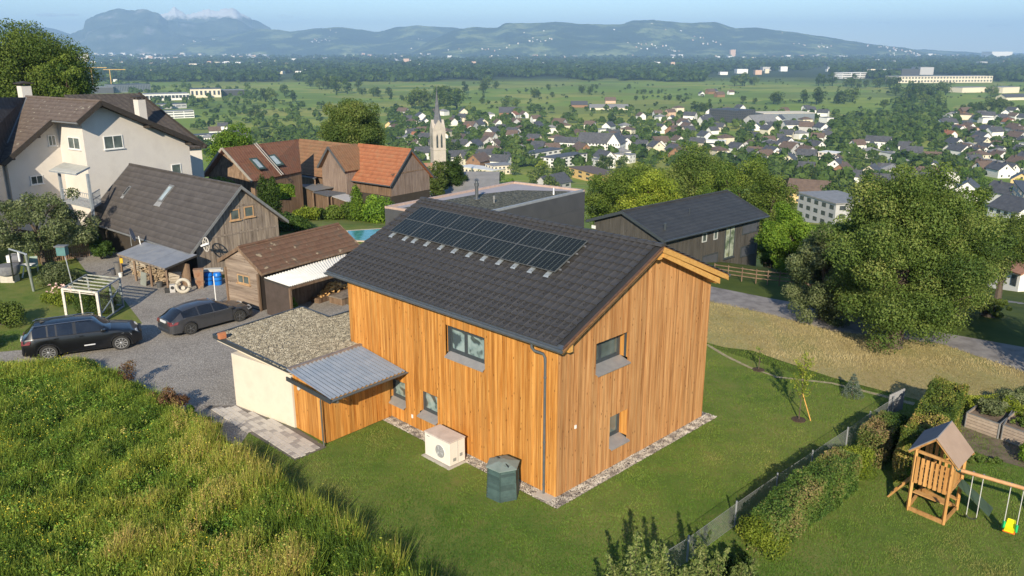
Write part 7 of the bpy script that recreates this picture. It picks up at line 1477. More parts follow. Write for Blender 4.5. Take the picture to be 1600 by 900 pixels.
bt('yellow green tree left of the farmhouse behind the white house', 362, 196, 112, 3.4, 3.4, 'bright', 16000, .24, 213)
bt('dark evergreen right of the farmhouse gable', 704, 240, 118, 2.3, 4.2, 'dark', 14000, .24, 214, name='evergreen_tree'); bt('dark narrow evergreen beside its bigger neighbour by the church', 682, 246, 112, 1.5, 3.6, 'olive', 8000, .22, 215, name='evergreen_tree')
bt('rounded bright tree behind the black house, right of its roof end', 1218, 352, 66, 1.7, 3.6, 'bright', 20000, .14, 220, ncl=60)
bt('green tree low between the black house and the bright trees', 1275, 362, 60, 2.2, 3.0, 'green', 18000, .14, 221, ncl=60)
bt('low green tree in front of the grey apartment block', 1330, 330, 78, 2.6, 3.6, 'green', 16000, .18, 222, ncl=60)
tree('shade_tree', 'broadleaf tree just beyond the right edge, known by its long shadow over the lane', (25.6,28.5,0), 3.4, 3.6, 1.6, 'green', 24000, .16, 230, ncl=80)
dense_sheet('village_street', [at(*q,-14)[:2] for q in ((1535,448),(1560,452),(1605,470),(1640,500),(1640,480),(1600,452),(1560,440))], .05, ASPH, sub=3)
# ================================================================ village, fields, hills
VW = [M('village_white', (.72,.7,.66), (.78,.76,.72), .3, .8), M('village_cream', (.66,.58,.44), (.7,.62,.48), .3, .8), M('village_grey', (.4,.39,.38), (.46,.45,.44), .3, .8), M('village_yellow', (.62,.45,.2), (.68,.5,.25), .3, .8), M('village_wood', (.2,.11,.06), (.3,.17,.09), 1., .8), M('village_pink', (.55,.36,.26), (.6,.42,.3), .3, .8)]
VR = [M('village_slate_roof', (.06,.06,.065), (.1,.1,.105), .6, .6), M('village_brown_roof', (.11,.075,.055), (.16,.11,.08), .6, .7), M('village_grey_roof', (.2,.195,.19), (.27,.26,.25), .6, .6), M('village_red_roof', (.26,.1,.05), (.34,.15,.08), .6, .7)]
VWN = glass_mat('far_window', (.03,.035,.04), .2)
def house_meshes(L, W, he, hr, kind, wm, rm):
    w_ = MB(); r_ = MB(); hL, hW = L/2, W/2
    if kind == 'gable':
        w_.add([(-hL,-hW,-4),(hL,-hW,-4),(hL,hW,-4),(-hL,hW,-4),(-hL,-hW,he),(hL,-hW,he),(hL,hW,he),(-hL,hW,he),(-hL,0,hr),(hL,0,hr)], [(3,2,1,0),(0,1,5,4),(2,3,7,6),(1,2,6,9,5),(3,0,4,8,7),(4,5,9,8),(6,7,8,9)])
        k = .7; s_ = (hr-he)/hW
        r_.slab([(-hL-k,-hW-k,he-k*s_+.25),(hL+k,-hW-k,he-k*s_+.25),(hL+k,0,hr+.25),(-hL-k,0,hr+.25)], .25); r_.slab([(-hL-k,hW+k,he-k*s_+.25),(hL+k,hW+k,he-k*s_+.25),(hL+k,0,hr+.252),(-hL-k,0,hr+.252)], .25)
        r_.box(hL*.3, hL*.3+.7, .6, 1.3, hr-1.2, hr+1.0)
    elif kind == 'hip':
        w_.box(-hL,hL,-hW,hW,-4,he); k = .8; e = max(hL-hW, .5)
        r_.add([(-hL-k,-hW-k,he),(hL+k,-hW-k,he),(hL+k,hW+k,he),(-hL-k,hW+k,he),(-e,0,hr),(e,0,hr)], [(3,2,1,0),(0,1,5,4),(1,2,5),(2,3,4,5),(3,0,4)])
    else:
        w_.box(-hL,hL,-hW,hW,-4,he); r_.box(-hL-.3,hL+.3,-hW-.3,hW+.3,he,he+.35); r_.box(-hL*.4,hL*.1,-hW*.4,hW*.3,he+.35,he+1.0)
    return w_.mesh('wall', wm), r_.mesh('roof', rm)
wnm = MB().box(-.55,.55,-.06,.06,-.65,.65).mesh('window', VWN); wnm2 = MB().box(-.06,.06,-.55,.55,-.65,.65).mesh('window', VWN); wnm3 = MB().box(-1.5,1.5,-.06,.06,-.7,.7).mesh('window', VWN)
VT = []; rv = random.Random(77)
def proto(kind, L, W, he, hr, wi, ri, wins=True):
    t = bpy.data.objects.new('village_house', None); wm_, rm_ = house_meshes(L, W, he, hr, kind, VW[wi], VR[ri]); ch = [('wall', wm_, (0,0,0)), ('roof', rm_, (0,0,0))]
    if wins:
        ns = max(1, int(he/2.8)); nx = max(2, int(L/3.6))
        for s_ in range(ns):
            z = 1.5+s_*2.8
            for i in range(nx): ch.append(('window', wnm, (-L/2+(i+.5)*L/nx, -W/2-.01, z)))
            for i in range(2): ch.append(('window', wnm2, (L/2+.01, -W/4+i*W/2, z))); ch.append(('window', wnm2, (-L/2-.01, -W/4+i*W/2, z)))
        if kind == 'gable': ch.append(('window', wnm2, (L/2+.01,0,he+.9))); ch.append(('window', wnm2, (-L/2-.01,0,he+.9)))
    return dict(ch=ch, kind=kind, w=wi, r=ri, rad=max(L,W)*.7)
PR = [proto('gable',13,10,5.2,8.8,0,0), proto('gable',11,9,4.6,8.0,0,1), proto('gable',15,10,5.8,9.6,0,0), proto('hip',12,11,5.4,8.0,0,2), proto('flat',14,10,5.8,0,0,2), proto('gable',12,10,5.0,8.6,1,0), proto('gable',14,11,5.4,9.4,2,1), proto('gable',17,11,5.0,9.2,4,1), proto('flat',11,9,3.4,0,2,0), proto('gable',12,9,5.2,8.4,5,1), proto('hip',13,11,5.6,8.2,1,1), proto('gable',20,11,6.4,10.,0,0), proto('gable',10,8,4.2,7.2,0,0), proto('gable',13,10,5.2,8.6,3,0), proto('gable',12,9,4.8,8.0,0,3)]
WT = [10,9,7,5,5,6,4,3,4,2,4,3,8,1,2]
KN = {'gable': 'gabled', 'hip': 'hipped', 'flat': 'flat topped'}; WN = ['white','cream','grey','yellow','brown','pinkish']; RN = ['dark roof','brown roof','grey roof','reddish roof']
occ = []   # (x, y, radius) already taken
def free(x, y, r): return all((x-a)**2+(y-b)**2 > (r+c)**2 for a, b, c in occ)
houses = []
def place_house(p, x, y, yaw, far=False): occ.append((x, y, p['rad'])); houses.append((p, x, y, ter(x, y), yaw, far))
def ppx(x, y, z):
    d = y*CP-(z-CH)*SP; u_ = y*SP+(z-CH)*CP; return 800+F*x/d, 450-F*u_/d
# ---- landmark buildings
def lm(name, label, cat, pA, pB, depth, h, wm, rm, roof='flat', nx=6, ny=2, hr=None, over=.4, win=True, base=5, wh=1.5, ww=.5, D=None):
    """building whose front foot runs between two pixels; depth goes away from the camera"""
    if D: A = Vector(atY(pA[0],pA[1],D)); B = Vector(atY(pB[0],pB[1],D if not hasattr(D,'__len__') else D[1]))
    else: A, B = Vector(onter(*pA)), Vector(onter(*pB))
    z = (A.z+B.z)/2; A.z = B.z = z; d = (B-A); L = d.length; d.normalize(); yaw = math.atan2(d.y, d.x); t = thing(name, label, cat, A, yaw)
    c = A+d*L/2+Vector((-d.y,d.x,0))*depth/2; occ.append((c.x, c.y, max(L,depth)*.5)); W_ = MB(); R_m = MB()
    if roof == 'flat': W_.box(0,L,0,depth,-base,h); R_m.box(-over,L+over,-over,depth+over,h,h+.5)
    elif roof == 'gable':
        hr = hr or h+depth*.35; W_.add([(0,0,-base),(L,0,-base),(L,depth,-base),(0,depth,-base),(0,0,h),(L,0,h),(L,depth,h),(0,depth,h),(0,depth/2,hr),(L,depth/2,hr)], [(3,2,1,0),(0,1,5,4),(2,3,7,6),(1,2,6,9,5),(3,0,4,8,7),(4,5,9,8),(6,7,8,9)])
        k = over+.4; s_ = (hr-h)/(depth/2); R_m.slab([(-k,-k,h-k*s_+.2),(L+k,-k,h-k*s_+.2),(L+k,depth/2,hr+.2),(-k,depth/2,hr+.2)], .25); R_m.slab([(-k,depth+k,h-k*s_+.2),(L+k,depth+k,h-k*s_+.2),(L+k,depth/2,hr+.202),(-k,depth/2,hr+.202)], .25)
    elif roof == 'gablefront':   # ridge runs away from the camera
        hr = hr or h+L*.35; W_.add([(0,0,-base),(L,0,-base),(L,depth,-base),(0,depth,-base),(0,0,h),(L,0,h),(L,depth,h),(0,depth,h),(L/2,0,hr),(L/2,depth,hr)], [(3,2,1,0),(0,1,5,8,4),(2,3,7,9,6),(1,2,6,5),(3,0,4,7),(4,8,9,7),(8,5,6,9)])
        k = over+.4; s_ = (hr-h)/(L/2); R_m.slab([(-k,-k,h-k*s_+.2),(-k,depth+k,h-k*s_+.2),(L/2,depth+k,hr+.2),(L/2,-k,hr+.2)], .25); R_m.slab([(L+k,-k,h-k*s_+.2),(L+k,depth+k,h-k*s_+.2),(L/2,depth+k,hr+.202),(L/2,-k,hr+.202)], .25)
    wo = W_.build('wall', wm, t); R_m.build('roof', rm, t)
    if win:
        wd = L/nx*ww; fh = h/ny; me = MB().box(-wd/2,wd/2,-.08,.05,-wh/2,wh/2).mesh('window', VWN)
        for j in range(ny):
            for i in range(nx): put('window', me, wo, ((i+.5)*L/nx, 0, (j+.55)*fh))
        nd = max(1, int(depth/5)); m2 = MB().box(-.08,.08,-depth/nd*.22,depth/nd*.22,-wh/2,wh/2).mesh('window', VWN)
        for j in range(ny):
            for i in range(nd):
                put('window', m2, wo, (L, (i+.5)*depth/nd, (j+.55)*fh)); put('window', m2, wo, (0, (i+.5)*depth/nd, (j+.55)*fh))
    return t
WHT, CRM, GRY_, YLW = VW[0], VW[1], VW[2], VW[3]; SLT, BRN, PGR, RED = VR
DKM = M('dark_metal_cladding', (.05,.052,.055), (.07,.072,.075), .5, .6); BLUEG = M('blue_grey_cladding', (.16,.18,.2), (.2,.22,.24), .5, .5)
# church
cx, cy, cz = atY(685, 258, 520); cz = ter(cx, cy); ch = thing('church', 'church with a slender grey pointed spire on a pale stone tower, reddish nave roof', 'church', (cx,cy,cz), .35)
STN = M('pale_church_stone', (.4,.35,.3), (.48,.42,.36), .4, .85); SPR = M('grey_spire_slate', (.1,.1,.11), (.14,.14,.15), .6, .5)
zt_tower = atY(685,202,520)[2]-cz; zt_sp = atY(681,139,520)[2]-cz; hw_ = 4.0
MB().box(-hw_,hw_,-hw_,hw_,-5,zt_tower).build('tower', STN, ch); MB().box(-hw_-.3,hw_+.3,-hw_-.3,hw_+.3,zt_tower*.66,zt_tower*.66+.5).build('cornice', STN, ch)
sp = MB(); gh_ = 6.
for a in range(4):
    r4 = Matrix.Rotation(a*PI/2, 3, 'Z'); sp.add([r4 @ Vector(v) for v in ((-hw_,-hw_-.05,zt_tower),(hw_,-hw_-.05,zt_tower),(0,-hw_-.05,zt_tower+gh_),(0,0,zt_tower+gh_))], [(0,1,2),(1,3,2),(0,2,3)])
sp.build('spire_gable', STN, ch)
o8 = [(3.6*math.cos(PI/4*i+PI/8), 3.6*math.sin(PI/4*i+PI/8)) for i in range(8)]
MB().add([(x,y,zt_tower) for x,y in o8]+[(x*.5,y*.5,zt_tower+(zt_sp-zt_tower)*.38) for x,y in o8]+[(0,0,zt_sp)], [(i,(i+1)%8,(i+1)%8+8,i+8) for i in range(8)]+[(i+8,(i+1)%8+8,16) for i in range(8)]).build('spire', SPR, ch)
MB().tube([(0,0,zt_sp-1),(0,0,zt_sp+2.5)],.12,5).build('spire_cross', SPR, ch)
for a in range(4):
    for s_ in (-1.4,1.4):
        mb = MB(); r4 = Matrix.Rotation(a*PI/2, 3, 'Z'); q = [(s_-.6,-hw_-.06,zt_tower*.7),(s_+.6,-hw_-.06,zt_tower*.7),(s_+.6,-hw_-.06,zt_tower*.88),(s_,-hw_-.06,zt_tower*.94),(s_-.6,-hw_-.06,zt_tower*.88)]; mb.add([r4 @ Vector(v) for v in q]+[r4 @ Vector((v[0],v[1]+.1,v[2])) for v in q], [(0,1,2,3,4),(9,8,7,6,5)]+[(i,i+5,(i+1)%5+5,(i+1)%5) for i in range(5)]); mb.build('belfry_opening', VWN, ch)
    c8 = MB().lathe([(1.1,0),(1.1,.12)], (0,0,0), 14).build('clock_face', STN, ch, loc=tuple(Matrix.Rotation(a*PI/2,3,'Z') @ Vector((0,-hw_-.08,zt_tower+1.6))), rot=(PI/2,0,a*PI/2))
nl_ = 26; nv = MB(); nv.add([(-hw_-nl_,-7,-5),(-hw_,-7,-5),(-hw_,7,-5),(-hw_-nl_,7,-5),(-hw_-nl_,-7,8),(-hw_,-7,8),(-hw_,7,8),(-hw_-nl_,7,8),(-hw_-nl_,0,16),(-hw_,0,16)], [(3,2,1,0),(0,1,5,4),(2,3,7,6),(1,2,6,9,5),(3,0,4,8,7)]); nv.build('nave', STN, ch)
NR = M('patchy_nave_roof', (.15,.13,.09), (.32,.13,.08), .12, .8, c3=(.2,.19,.12)); MB().slab([(-hw_-nl_-.5,-7.8,7.3),(-hw_,-7.8,7.3),(-hw_,0,16.2),(-hw_-nl_-.5,0,16.2)], .3).build('nave_roof', NR, ch); MB().slab([(-hw_-nl_-.5,7.8,7.3),(-hw_,7.8,7.3),(-hw_,0,16.21),(-hw_-nl_-.5,0,16.21)], .3).build('nave_roof', NR, ch); occ.append((cx, cy, 26))
lm('school_building', 'large white three storey building with two steep gables and dark roof, largest white one', 'school', (903,238),(966,240), 16, 10, WHT, SLT, 'gable', 12, 3, hr=19)
lm('school_wing', 'steep white gabled end wing of the largest white building, facing right', 'building', (948,241),(968,242), 22, 11, WHT, SLT, 'gablefront', 5, 3, hr=20)
lm('white_block', 'white three storey flat roofed block just behind the yellow timber building', 'apartment block', (866,263),(917,256), 15, 8.5, WHT, SLT, 'flat', 7, 3); lm('white_block', 'white flat roofed block left of and behind the one by the yellow building', 'apartment block', (830,254),(880,247), 14, 8, WHT, SLT, 'flat', 6, 2)
lm('yellow_building', 'low yellow timber building with flat brown roof and recessed balcony', 'building', (889,276),(937,286), 18, 6.2, M('bright_timber', (.62,.4,.14), (.7,.47,.2), .5, .7), BRN, 'flat', 4, 2, ww=.45)
lm('hall_building', 'long low white hall with a dark gabled roof below the church', 'hall', (703,252),(783,249), 14, 4.5, WHT, SLT, 'gable', 10, 1, hr=9); lm('white_hall', 'white roofed low hall in front of the dark roofed hall below the church', 'hall', (716,270),(770,276), 14, 4.5, CRM, M('white_sheet_roof', (.6,.6,.58), (.68,.68,.66), .5, .6), 'flat', 10, 1); lm('cream_block', 'cream flat roofed block right of the white roofed hall', 'building', (772,274),(803,272), 16, 7, CRM, PGR, 'flat', 5, 2)
lm('dark_house', 'dark grey gabled house half hidden behind the flat roof of the grey house', 'house', (858,300),(892,297), 12, 5, GRY_, SLT, 'gable', 3, 1, hr=10); lm('grey_roof_house', 'house with a wide pale grey gable roof right of the orange farmhouse', 'house', (676,312),(770,306), 20, -.6, GRY_, VR[2], 'gable', 4, 1, hr=2.0, win=False, D=112)
lm('black_cube_building', 'big black cube shaped office building at the far edge of the village', 'office building', (1107,189),(1150,193), 42, 17, DKM, DKM, 'flat', 14, 5, over=.1, ww=.6, wh=1.2); lm('grey_hall', 'long slate grey windowless hall right of the black cube building', 'hall', (1192,191),(1272,190), 40, 12, BLUEG, CRM, 'flat', 4, 1, win=False, over=.3); lm('metal_roof_hall', 'low hall with a pale metal roof in front of the long grey hall', 'hall', (1182,200),(1216,197), 28, 6, GRY_, PGR, 'gable', 5, 1)
lm('white_modern_house', 'long white modern flat roofed house with one dark window band', 'house', (1094,229),(1133,230), 12, 6, WHT, WHT, 'flat', 1, 1, ww=.7); lm('beige_block', 'pale beige three storey apartment block above the green lawn', 'apartment block', (1277,254),(1313,257), 14, 9, M('beige_render', (.66,.58,.5), None, 1, .8), WHT, 'flat', 5, 3)
lm('brown_roof_building', 'yellow walled building with a big brown roof in front of the village on the right', 'apartment block', (1228,318),(1290,320), 17, 6, YLW, BRN, 'gable', 5, 2, hr=12); lm('grey_apartments', 'grey stepped flat roofed apartment block just below the brown roofed building', 'apartment block', (1244,345),(1303,352), 16, 9, GRY_, PGR, 'flat', 5, 3)
lm('white_bungalow', 'small white house with a flat reddish brown gable roof at the right edge', 'house', (1541,449),(1590,456), 9, 3.4, WHT, M('faded_red_roof', (.26,.13,.08), (.34,.18,.12), 1.5, .8), 'gable', 3, 1, hr=5.4); lm('terrace_block', 'dark grey modern block with balconies at the right edge', 'apartment block', (1577,325),(1612,338), 14, 9, GRY_, SLT, 'flat', 4, 3, ww=.7)
lm('hip_house', 'white house with a wide grey roof at the right edge below the modern block', 'house', (1542,338),(1588,342), 14, 3.6, WHT, SLT, 'gable', 4, 1, hr=8)
lm('dark_barn', 'dark roofed barn at the far village edge right of the church', 'barn', (780,181),(806,181), 20, 5, VW[4], SLT, 'gable', 3, 1, hr=13, win=False); lm('farm_building', 'long dark roofed farm building out in the green fields', 'farm', (893,168),(918,168), 18, 5, VW[4], SLT, 'gable', 5, 1, hr=11, win=False); lm('farm_building', 'long low farm hall with grey roof right of the other farm building', 'farm', (922,172),(982,172), 26, 4, CRM, PGR, 'gable', 8, 1, hr=9, win=False); lm('farm_building', 'reddish farmhouse behind the two long farm halls in the fields', 'farm', (946,162),(962,162), 14, 6, VW[5], BRN, 'gable', 3, 1, hr=12, win=False)
lm('factory_hall', 'long dark factory hall at the upper left beside the ribbed one', 'factory', (112,147),(178,146), 60, 14, DKM, PGR, 'flat', 5, 1, win=False); lm('factory_hall', 'factory hall with vertical grey ribs on its long front at the upper left', 'factory', (180,145),(236,143), 60, 18, BLUEG, DKM, 'flat', 22, 1, ww=.35, wh=13); lm('factory_hall', 'white factory hall with a long glass front at the upper left', 'factory', (228,158),(297,156), 50, 13, WHT, PGR, 'flat', 12, 1, ww=.8, wh=6); lm('factory_hall', 'white factory yard building right of the long glass front', 'factory', (298,153),(346,152), 60, 18, CRM, DKM, 'flat', 7, 1, ww=.5, wh=9); lm('factory_hall', 'dark grey factory hall at the right end of the left works', 'factory', (349,150),(382,149), 50, 12, DKM, PGR, 'flat', 3, 1, win=False)
lm('office_block', 'white office block with dark window bands below the left works', 'office building', (256,186),(304,184), 24, 11, WHT, PGR, 'flat', 3, 3, ww=.92); lm('white_row', 'white flat roofed row of flats left of the bright green tree', 'apartment block', (300,222),(348,219), 14, 7, WHT, SLT, 'flat', 6, 2); lm('office_block', 'low grey office building behind the white office block', 'office building', (240,171),(292,169), 26, 8, GRY_, SLT, 'flat', 6, 1, ww=.8)
lm('arcade_factory', 'long pale factory with a row of arches under its eaves at the upper right', 'factory', (1403,130),(1550,129), 70, 20, CRM, PGR, 'flat', 30, 2, ww=.55, wh=5); lm('factory_hall', 'dark hall behind the left end of the arched factory', 'factory', (1408,119),(1436,119), 80, 26, DKM, DKM, 'flat', 3, 1, win=False); lm('factory_hall', 'grey hall behind the middle of the arched factory', 'factory', (1437,117),(1458,117), 80, 30, GRY_, PGR, 'flat', 3, 1, win=False)
lm('warehouse', 'pale warehouse right of centre in front of the arched factory', 'warehouse', (1503,145),(1546,144), 40, 12, CRM, PGR, 'flat', 6, 1, win=False); lm('warehouse', 'wide pale warehouse near the right edge', 'warehouse', (1566,146),(1592,145), 40, 14, CRM, PGR, 'flat', 6, 1, win=False); lm('long_shed', 'long low shed with a grey roof at the right edge of the fields', 'shed', (1572,157),(1612,156), 26, 6, CRM, SLT, 'gable', 8, 1, hr=12, win=False)
lm('white_block', 'white block with dark window bands in the far trees above the fields', 'office building', (1316,123),(1357,122), 40, 20, WHT, WHT, 'flat', 3, 3, ww=.9, wh=3); lm('white_warehouse', 'brilliant white long hall at the far right horizon', 'warehouse', (1549,90),(1581,90), 200, 60, WHT, WHT, 'flat', 3, 1, win=False, D=9000); lm('round_tower', 'pale tower block on the far left plain', 'tower', (130,100),(140,100), 60, 75, CRM, CRM, 'flat', 3, 1, win=False, D=6000); lm('peach_tower', 'peach coloured tower block in the far town', 'tower', (1141,89),(1149,89), 60, 70, VW[5], VW[5], 'flat', 3, 1, win=False, D=8500)
for i, (px, lb) in enumerate(((175,'right'),(146,'left'))):
    x, y, z = onter(px, 138-i*3); s_ = y/1900; cr = thing('tower_crane', f'yellow tower crane over the left works, {lb} of the two', 'crane', (x,y,z)); CY = M('crane_yellow', (.6,.36,.08), None, 1, .5); MB().bar((0,0,0),(0,0,42*s_),1.6*s_).build('mast', CY, cr); MB().bar((-14*s_,0,41*s_),(36*s_,0,41*s_),1.4*s_).build('jib', CY, cr)
# ---- ordinary village houses
def scatter(poly, n, protos, wts, mind, yaws, tries=9000, far=False, seed=1):
    r = random.Random(seed); c = 0; xs_ = [p[0] for p in poly]; ys_ = [p[1] for p in poly]
    for _ in range(tries):
        if c >= n: break
        px = r.uniform(min(xs_), max(xs_)); py = r.uniform(min(ys_), max(ys_))
        if not inside((px, py), poly): continue
        x, y, z = onter(px, py); p = r.choices(protos, wts)[0]
        if free(x, y, p['rad']*mind): place_house(p, x, y, r.choice(yaws)+r.uniform(-.15,.15), far); c += 1
YW = [.35,.35+PI/2,-.5,1.05]
scatter([(1478,196),(1600,188),(1620,262),(1560,280),(1500,262),(1480,230)], 56, PR, [9,9,3,5,4,4,2,1,4,1,4,1,9,1,3], .78, [.2,.2+PI/2,1.77], seed=3)
scatter([(600,182),(700,176),(830,182),(960,205),(1090,188),(1190,192),(1290,186),(1300,240),(1240,262),(1180,262),(1040,254),(960,262),(840,268),(700,262),(620,236)], 150, PR, WT, .8, YW, seed=4)
scatter([(1180,222),(1300,215),(1400,228),(1480,250),(1500,300),(1600,290),(1620,330),(1500,330),(1330,300),(1270,280),(1200,262)], 36, PR, WT, 1.05, YW, seed=5)
scatter([(1440,176),(1610,176),(1610,190),(1470,198)], 14, PR, WT, .9, YW, seed=8); scatter([(1290,170),(1000,176),(1000,192),(1290,190)], 16, PR, WT, .95, YW, seed=9)
scatter([(300,195),(400,200),(380,235),(330,230)], 6, PR, WT, 1.1, YW, seed=6); scatter([(1090,146),(1140,146),(1150,152),(1090,152)], 5, PR, WT, 1.1, YW, seed=7); scatter([(130,104),(390,104),(390,128),(130,130)], 46, PR, [8,5,8,3,10,4,4,1,2,1,4,9,1,1,1], .9, YW, seed=10)
# labels: rows by distance, counted from the left
def build_houses():
    H = sorted(houses, key=lambda h: h[2]); n = len(H); nrow = 12; per = math.ceil(n/nrow); ords = lambda k: f'{k}'+('th' if 10 < k % 100 < 20 else {1:'st',2:'nd',3:'rd'}.get(k % 10, 'th'))
    for rI in range(nrow):
        row = sorted(H[rI*per:(rI+1)*per], key=lambda h: h[1]/h[2])
        for k, (p, x, y, z, yaw, far) in enumerate(row):
            t = bpy.data.objects.new('village_house', None); COL.objects.link(t); t.location = (x,y,z); t.rotation_euler = (0,0,yaw); t.scale = (1.18,1.18,1.28)
            tag(t, f"{WN[p['w']]} {KN[p['kind']]} house, {RN[p['r']]}, {ords(k+1)} from left in {ords(rI+1)} town row from front", 'house', 'ordinary houses of the village in the valley')
            wo = None
            for nm, me, loc in p['ch']:
                if nm == 'window':
                    if y > 900: continue
                    put(nm, me, wo, loc)
                else:
                    o = put(nm, me, t, loc); wo = o if nm == 'wall' else wo
build_houses()
# ---- trees of village and fields
def far_tree_mesh(rx, rz, cz, n, ls, mat, seed, ncl=16, conif=False):
    if conif: g_ = np.random.default_rng(seed); k = 14; zz = np.linspace(.08,.97,k); C = np.stack([g_.normal(0,.1,k),g_.normal(0,.1,k),zz*cz*2],1); R = rx*(1.08-zz)*.95
    else: C, R = crown_clumps(rx, rx, rz, cz, ncl, seed, .3, .5, -.9)
    V, Fq, tone = clump_leaves(C, R, n, ls, seed, tone_sd=.18); mb = MB().tube([(0,0,-3),(0,0,cz*1.25)],[.5,.2],5); Vt = np.array(mb.v); Ft = np.array([f for f in mb.f if len(f) == 4]); V = np.concatenate([V, Vt]); Fq = np.concatenate([Fq, Ft+len(V)-len(Vt)]); tone = np.concatenate([tone, np.zeros(len(Ft))])
    return np_mesh('tree', V, Fq, MF[mat], tone)
FT = [(far_tree_mesh(4.6,4.4,5.2,700,.95,'far',301),'round green tree',10.), (far_tree_mesh(5.4,4.6,5.6,800,1.,'olive',302),'round olive tree',10.6), (far_tree_mesh(4.2,5.4,6.,700,.95,'dark',303),'tall dark green tree',11.6), (far_tree_mesh(4.4,4.2,5.,700,.9,'bright',304),'round bright green tree',9.6), (far_tree_mesh(3.,5,6.6,560,.8,'dark',305,conif=True),'dark pointed conifer',13.), (far_tree_mesh(4.2,4.0,4.8,650,.9,'yellow',306),'round yellowish tree',9.2), (far_tree_mesh(6.2,5.,6.,900,1.1,'far',307,24),'broad green tree',11.5), (far_tree_mesh(4.6,4.6,5.2,700,.95,'purple',308),'dark purple leaved tree',10.)]
TREES_ = []; ntree = 0
def ftree(x, y, z, k, s, where, r):
    global ntree
    me, kd, H0 = FT[k]; o = put('tree', me, None, (x, y, z), (0, 0, r.uniform(0, 6.28))); o.scale = (s*r.uniform(.9,1.12), s*r.uniform(.9,1.12), s); tag(o, None, 'tree', f'{kd}s {where}'); TREES_.append((o, kd, where, x/y)); occ.append((x, y, 3.*s)); ntree += 1
rt = random.Random(9)
clus = [(510,140,20,3),(524,146,26,2),(500,136,14,3),(437,160,22,3),(445,150,18,1),(405,176,14,2),(450,178,8,1),(572,148,12,4),(590,150,16,4),(612,155,12,1),(560,138,14,1),(635,158,9,3),(662,170,30,3),(676,172,40,3),(686,166,34,2),(710,150,14,1),(741,146,20,2),(765,138,16,3),(757,161,12,2),(803,170,18,2),(835,152,14,3),(822,145,9,1),(857,142,10,1),(863,152,9,1),(909,147,11,1),(918,147,13,2),(932,139,7,3),(983,138,8,1),(1000,146,7,3),(1015,146,7,3),(1030,146,7,3),(1000,156,9,2),(1041,157,8,2),(1056,157,10,3),(1070,158,8,1),(1125,160,8,1),(1161,160,12,1),(1179,162,10,1),(1163,134,20,3),(1175,132,14,2),(1095,174,16,4),(1106,174,15,2),(1206,163,22,2),(1272,161,22,2),(1302,163,28,3),(1316,161,24,2),(1285,134,22,3),(1330,136,18,4),(1360,137,16,4),(1390,136,16,4),(1405,140,20,3),(1420,150,22,4),(1440,160,24,5),(1455,150,22,4),(1465,168,20,3),(1400,170,18,3),(1520,176,16,3),(1540,178,20,4),(1560,176,24,3),(1554,152,20,2),(1592,176,16,2),(425,172,9,1),(470,166,7,2),(395,186,14,2),(410,192,16,2),(382,170,16,1)]
for (px, py, hp, n_) in clus:
    where = 'in the %s fields beyond the village' % ('left' if px < 560 else 'middle' if px < 1080 else 'right')
    for i in range(n_):
        q = px+rt.uniform(-1,1)*hp*.6*(n_ > 1)+(i-(n_-1)/2)*hp*.5; p = py+rt.uniform(-1.5,1.5); x, y, z = onter(q, p); k = rt.choice([0,0,1,2,2,6,0,4] if hp > 12 else [0,0,2,6]); s = hp*rt.uniform(.8,1.1)*y/F/FT[k][2]; ftree(x, y, z, k, s, where, rt)
TL = {}
def tscatter(poly, n, ks, smin, smax, where, seed, mind=1., lim=298):
    r = random.Random(seed); c = 0; xs_ = [p[0] for p in poly]; ys_ = [p[1] for p in poly]
    for _ in range(20000):
        if c >= n or ntree >= lim: break
        px = r.uniform(min(xs_), max(xs_)); py = r.uniform(min(ys_), max(ys_))
        if not inside((px, py), poly): continue
        x, y, z = onter(px, py); s = r.uniform(smin, smax)
        if free(x, y, 2.2*s*mind): ftree(x, y, z, r.choice(ks), s, where, r); c += 1
KS = [0,0,1,1,2,3,3,5,6,6,4]
tscatter([(690,225),(800,228),(880,262),(960,262),(1040,262),(1040,300),(880,310),(690,290)], 30, KS, .9, 1.4, 'in the near village left', 11)
tscatter([(1180,240),(1320,262),(1420,250),(1600,262),(1600,330),(1300,345),(1180,300)], 42, KS+[7], .8, 1.4, 'in the near village right', 12)
gq = {}
for o, kd, where, k in TREES_: gq.setdefault((kd, where), []).append((k, o))
for (kd, where), L_ in gq.items():
    L_.sort(key=lambda q: q[0])
    for i, (k, o) in enumerate(L_):
        j = i+1; sf = 'th' if 10 < j % 100 < 20 else {1:'st',2:'nd',3:'rd'}.get(j % 10, 'th'); o['label'] = f'{kd}, {j}{sf} from left {where}'
st_t = []   # the rest of the trees: one mesh
def forest(name, label, items, nq, seed, mat, ls=.55):
    """items (x, y, z, r, h): many small crowns joined in one mesh"""
    g_ = np.random.default_rng(seed); A = np.array(items); n = len(A); D = g_.normal(0,1,(n,nq,3)); D[:,:,2] = np.abs(D[:,:,2])*1.1-.25; D /= np.linalg.norm(D,axis=2)[:,:,None]; rad = g_.uniform(.6,1.05,(n,nq,1))
    P = A[:,None,:3]+D*rad*np.stack([A[:,3],A[:,3],A[:,4]*.5],1)[:,None,:]; P[:,:,2] += (A[:,4]*.55)[:,None]; tone = np.clip(g_.normal(.5,.17,(n,1))+g_.normal(0,.1,(n,nq)),0,1).ravel(); P = P.reshape(-1,3); Dn = D.reshape(-1,3); size = np.repeat(A[:,3], nq)*ls*2
    V, Fq = quads(P, Dn, 1., g_, .5, .8); V = (V.reshape(-1,4,3)-P[:,None,:])*size[:,None,None]+P[:,None,:]; return stuff(put(name, np_mesh(name, V.reshape(-1,3), Fq, MF[mat], tone)), label, 'trees')
g_ = np.random.default_rng(50); it = []
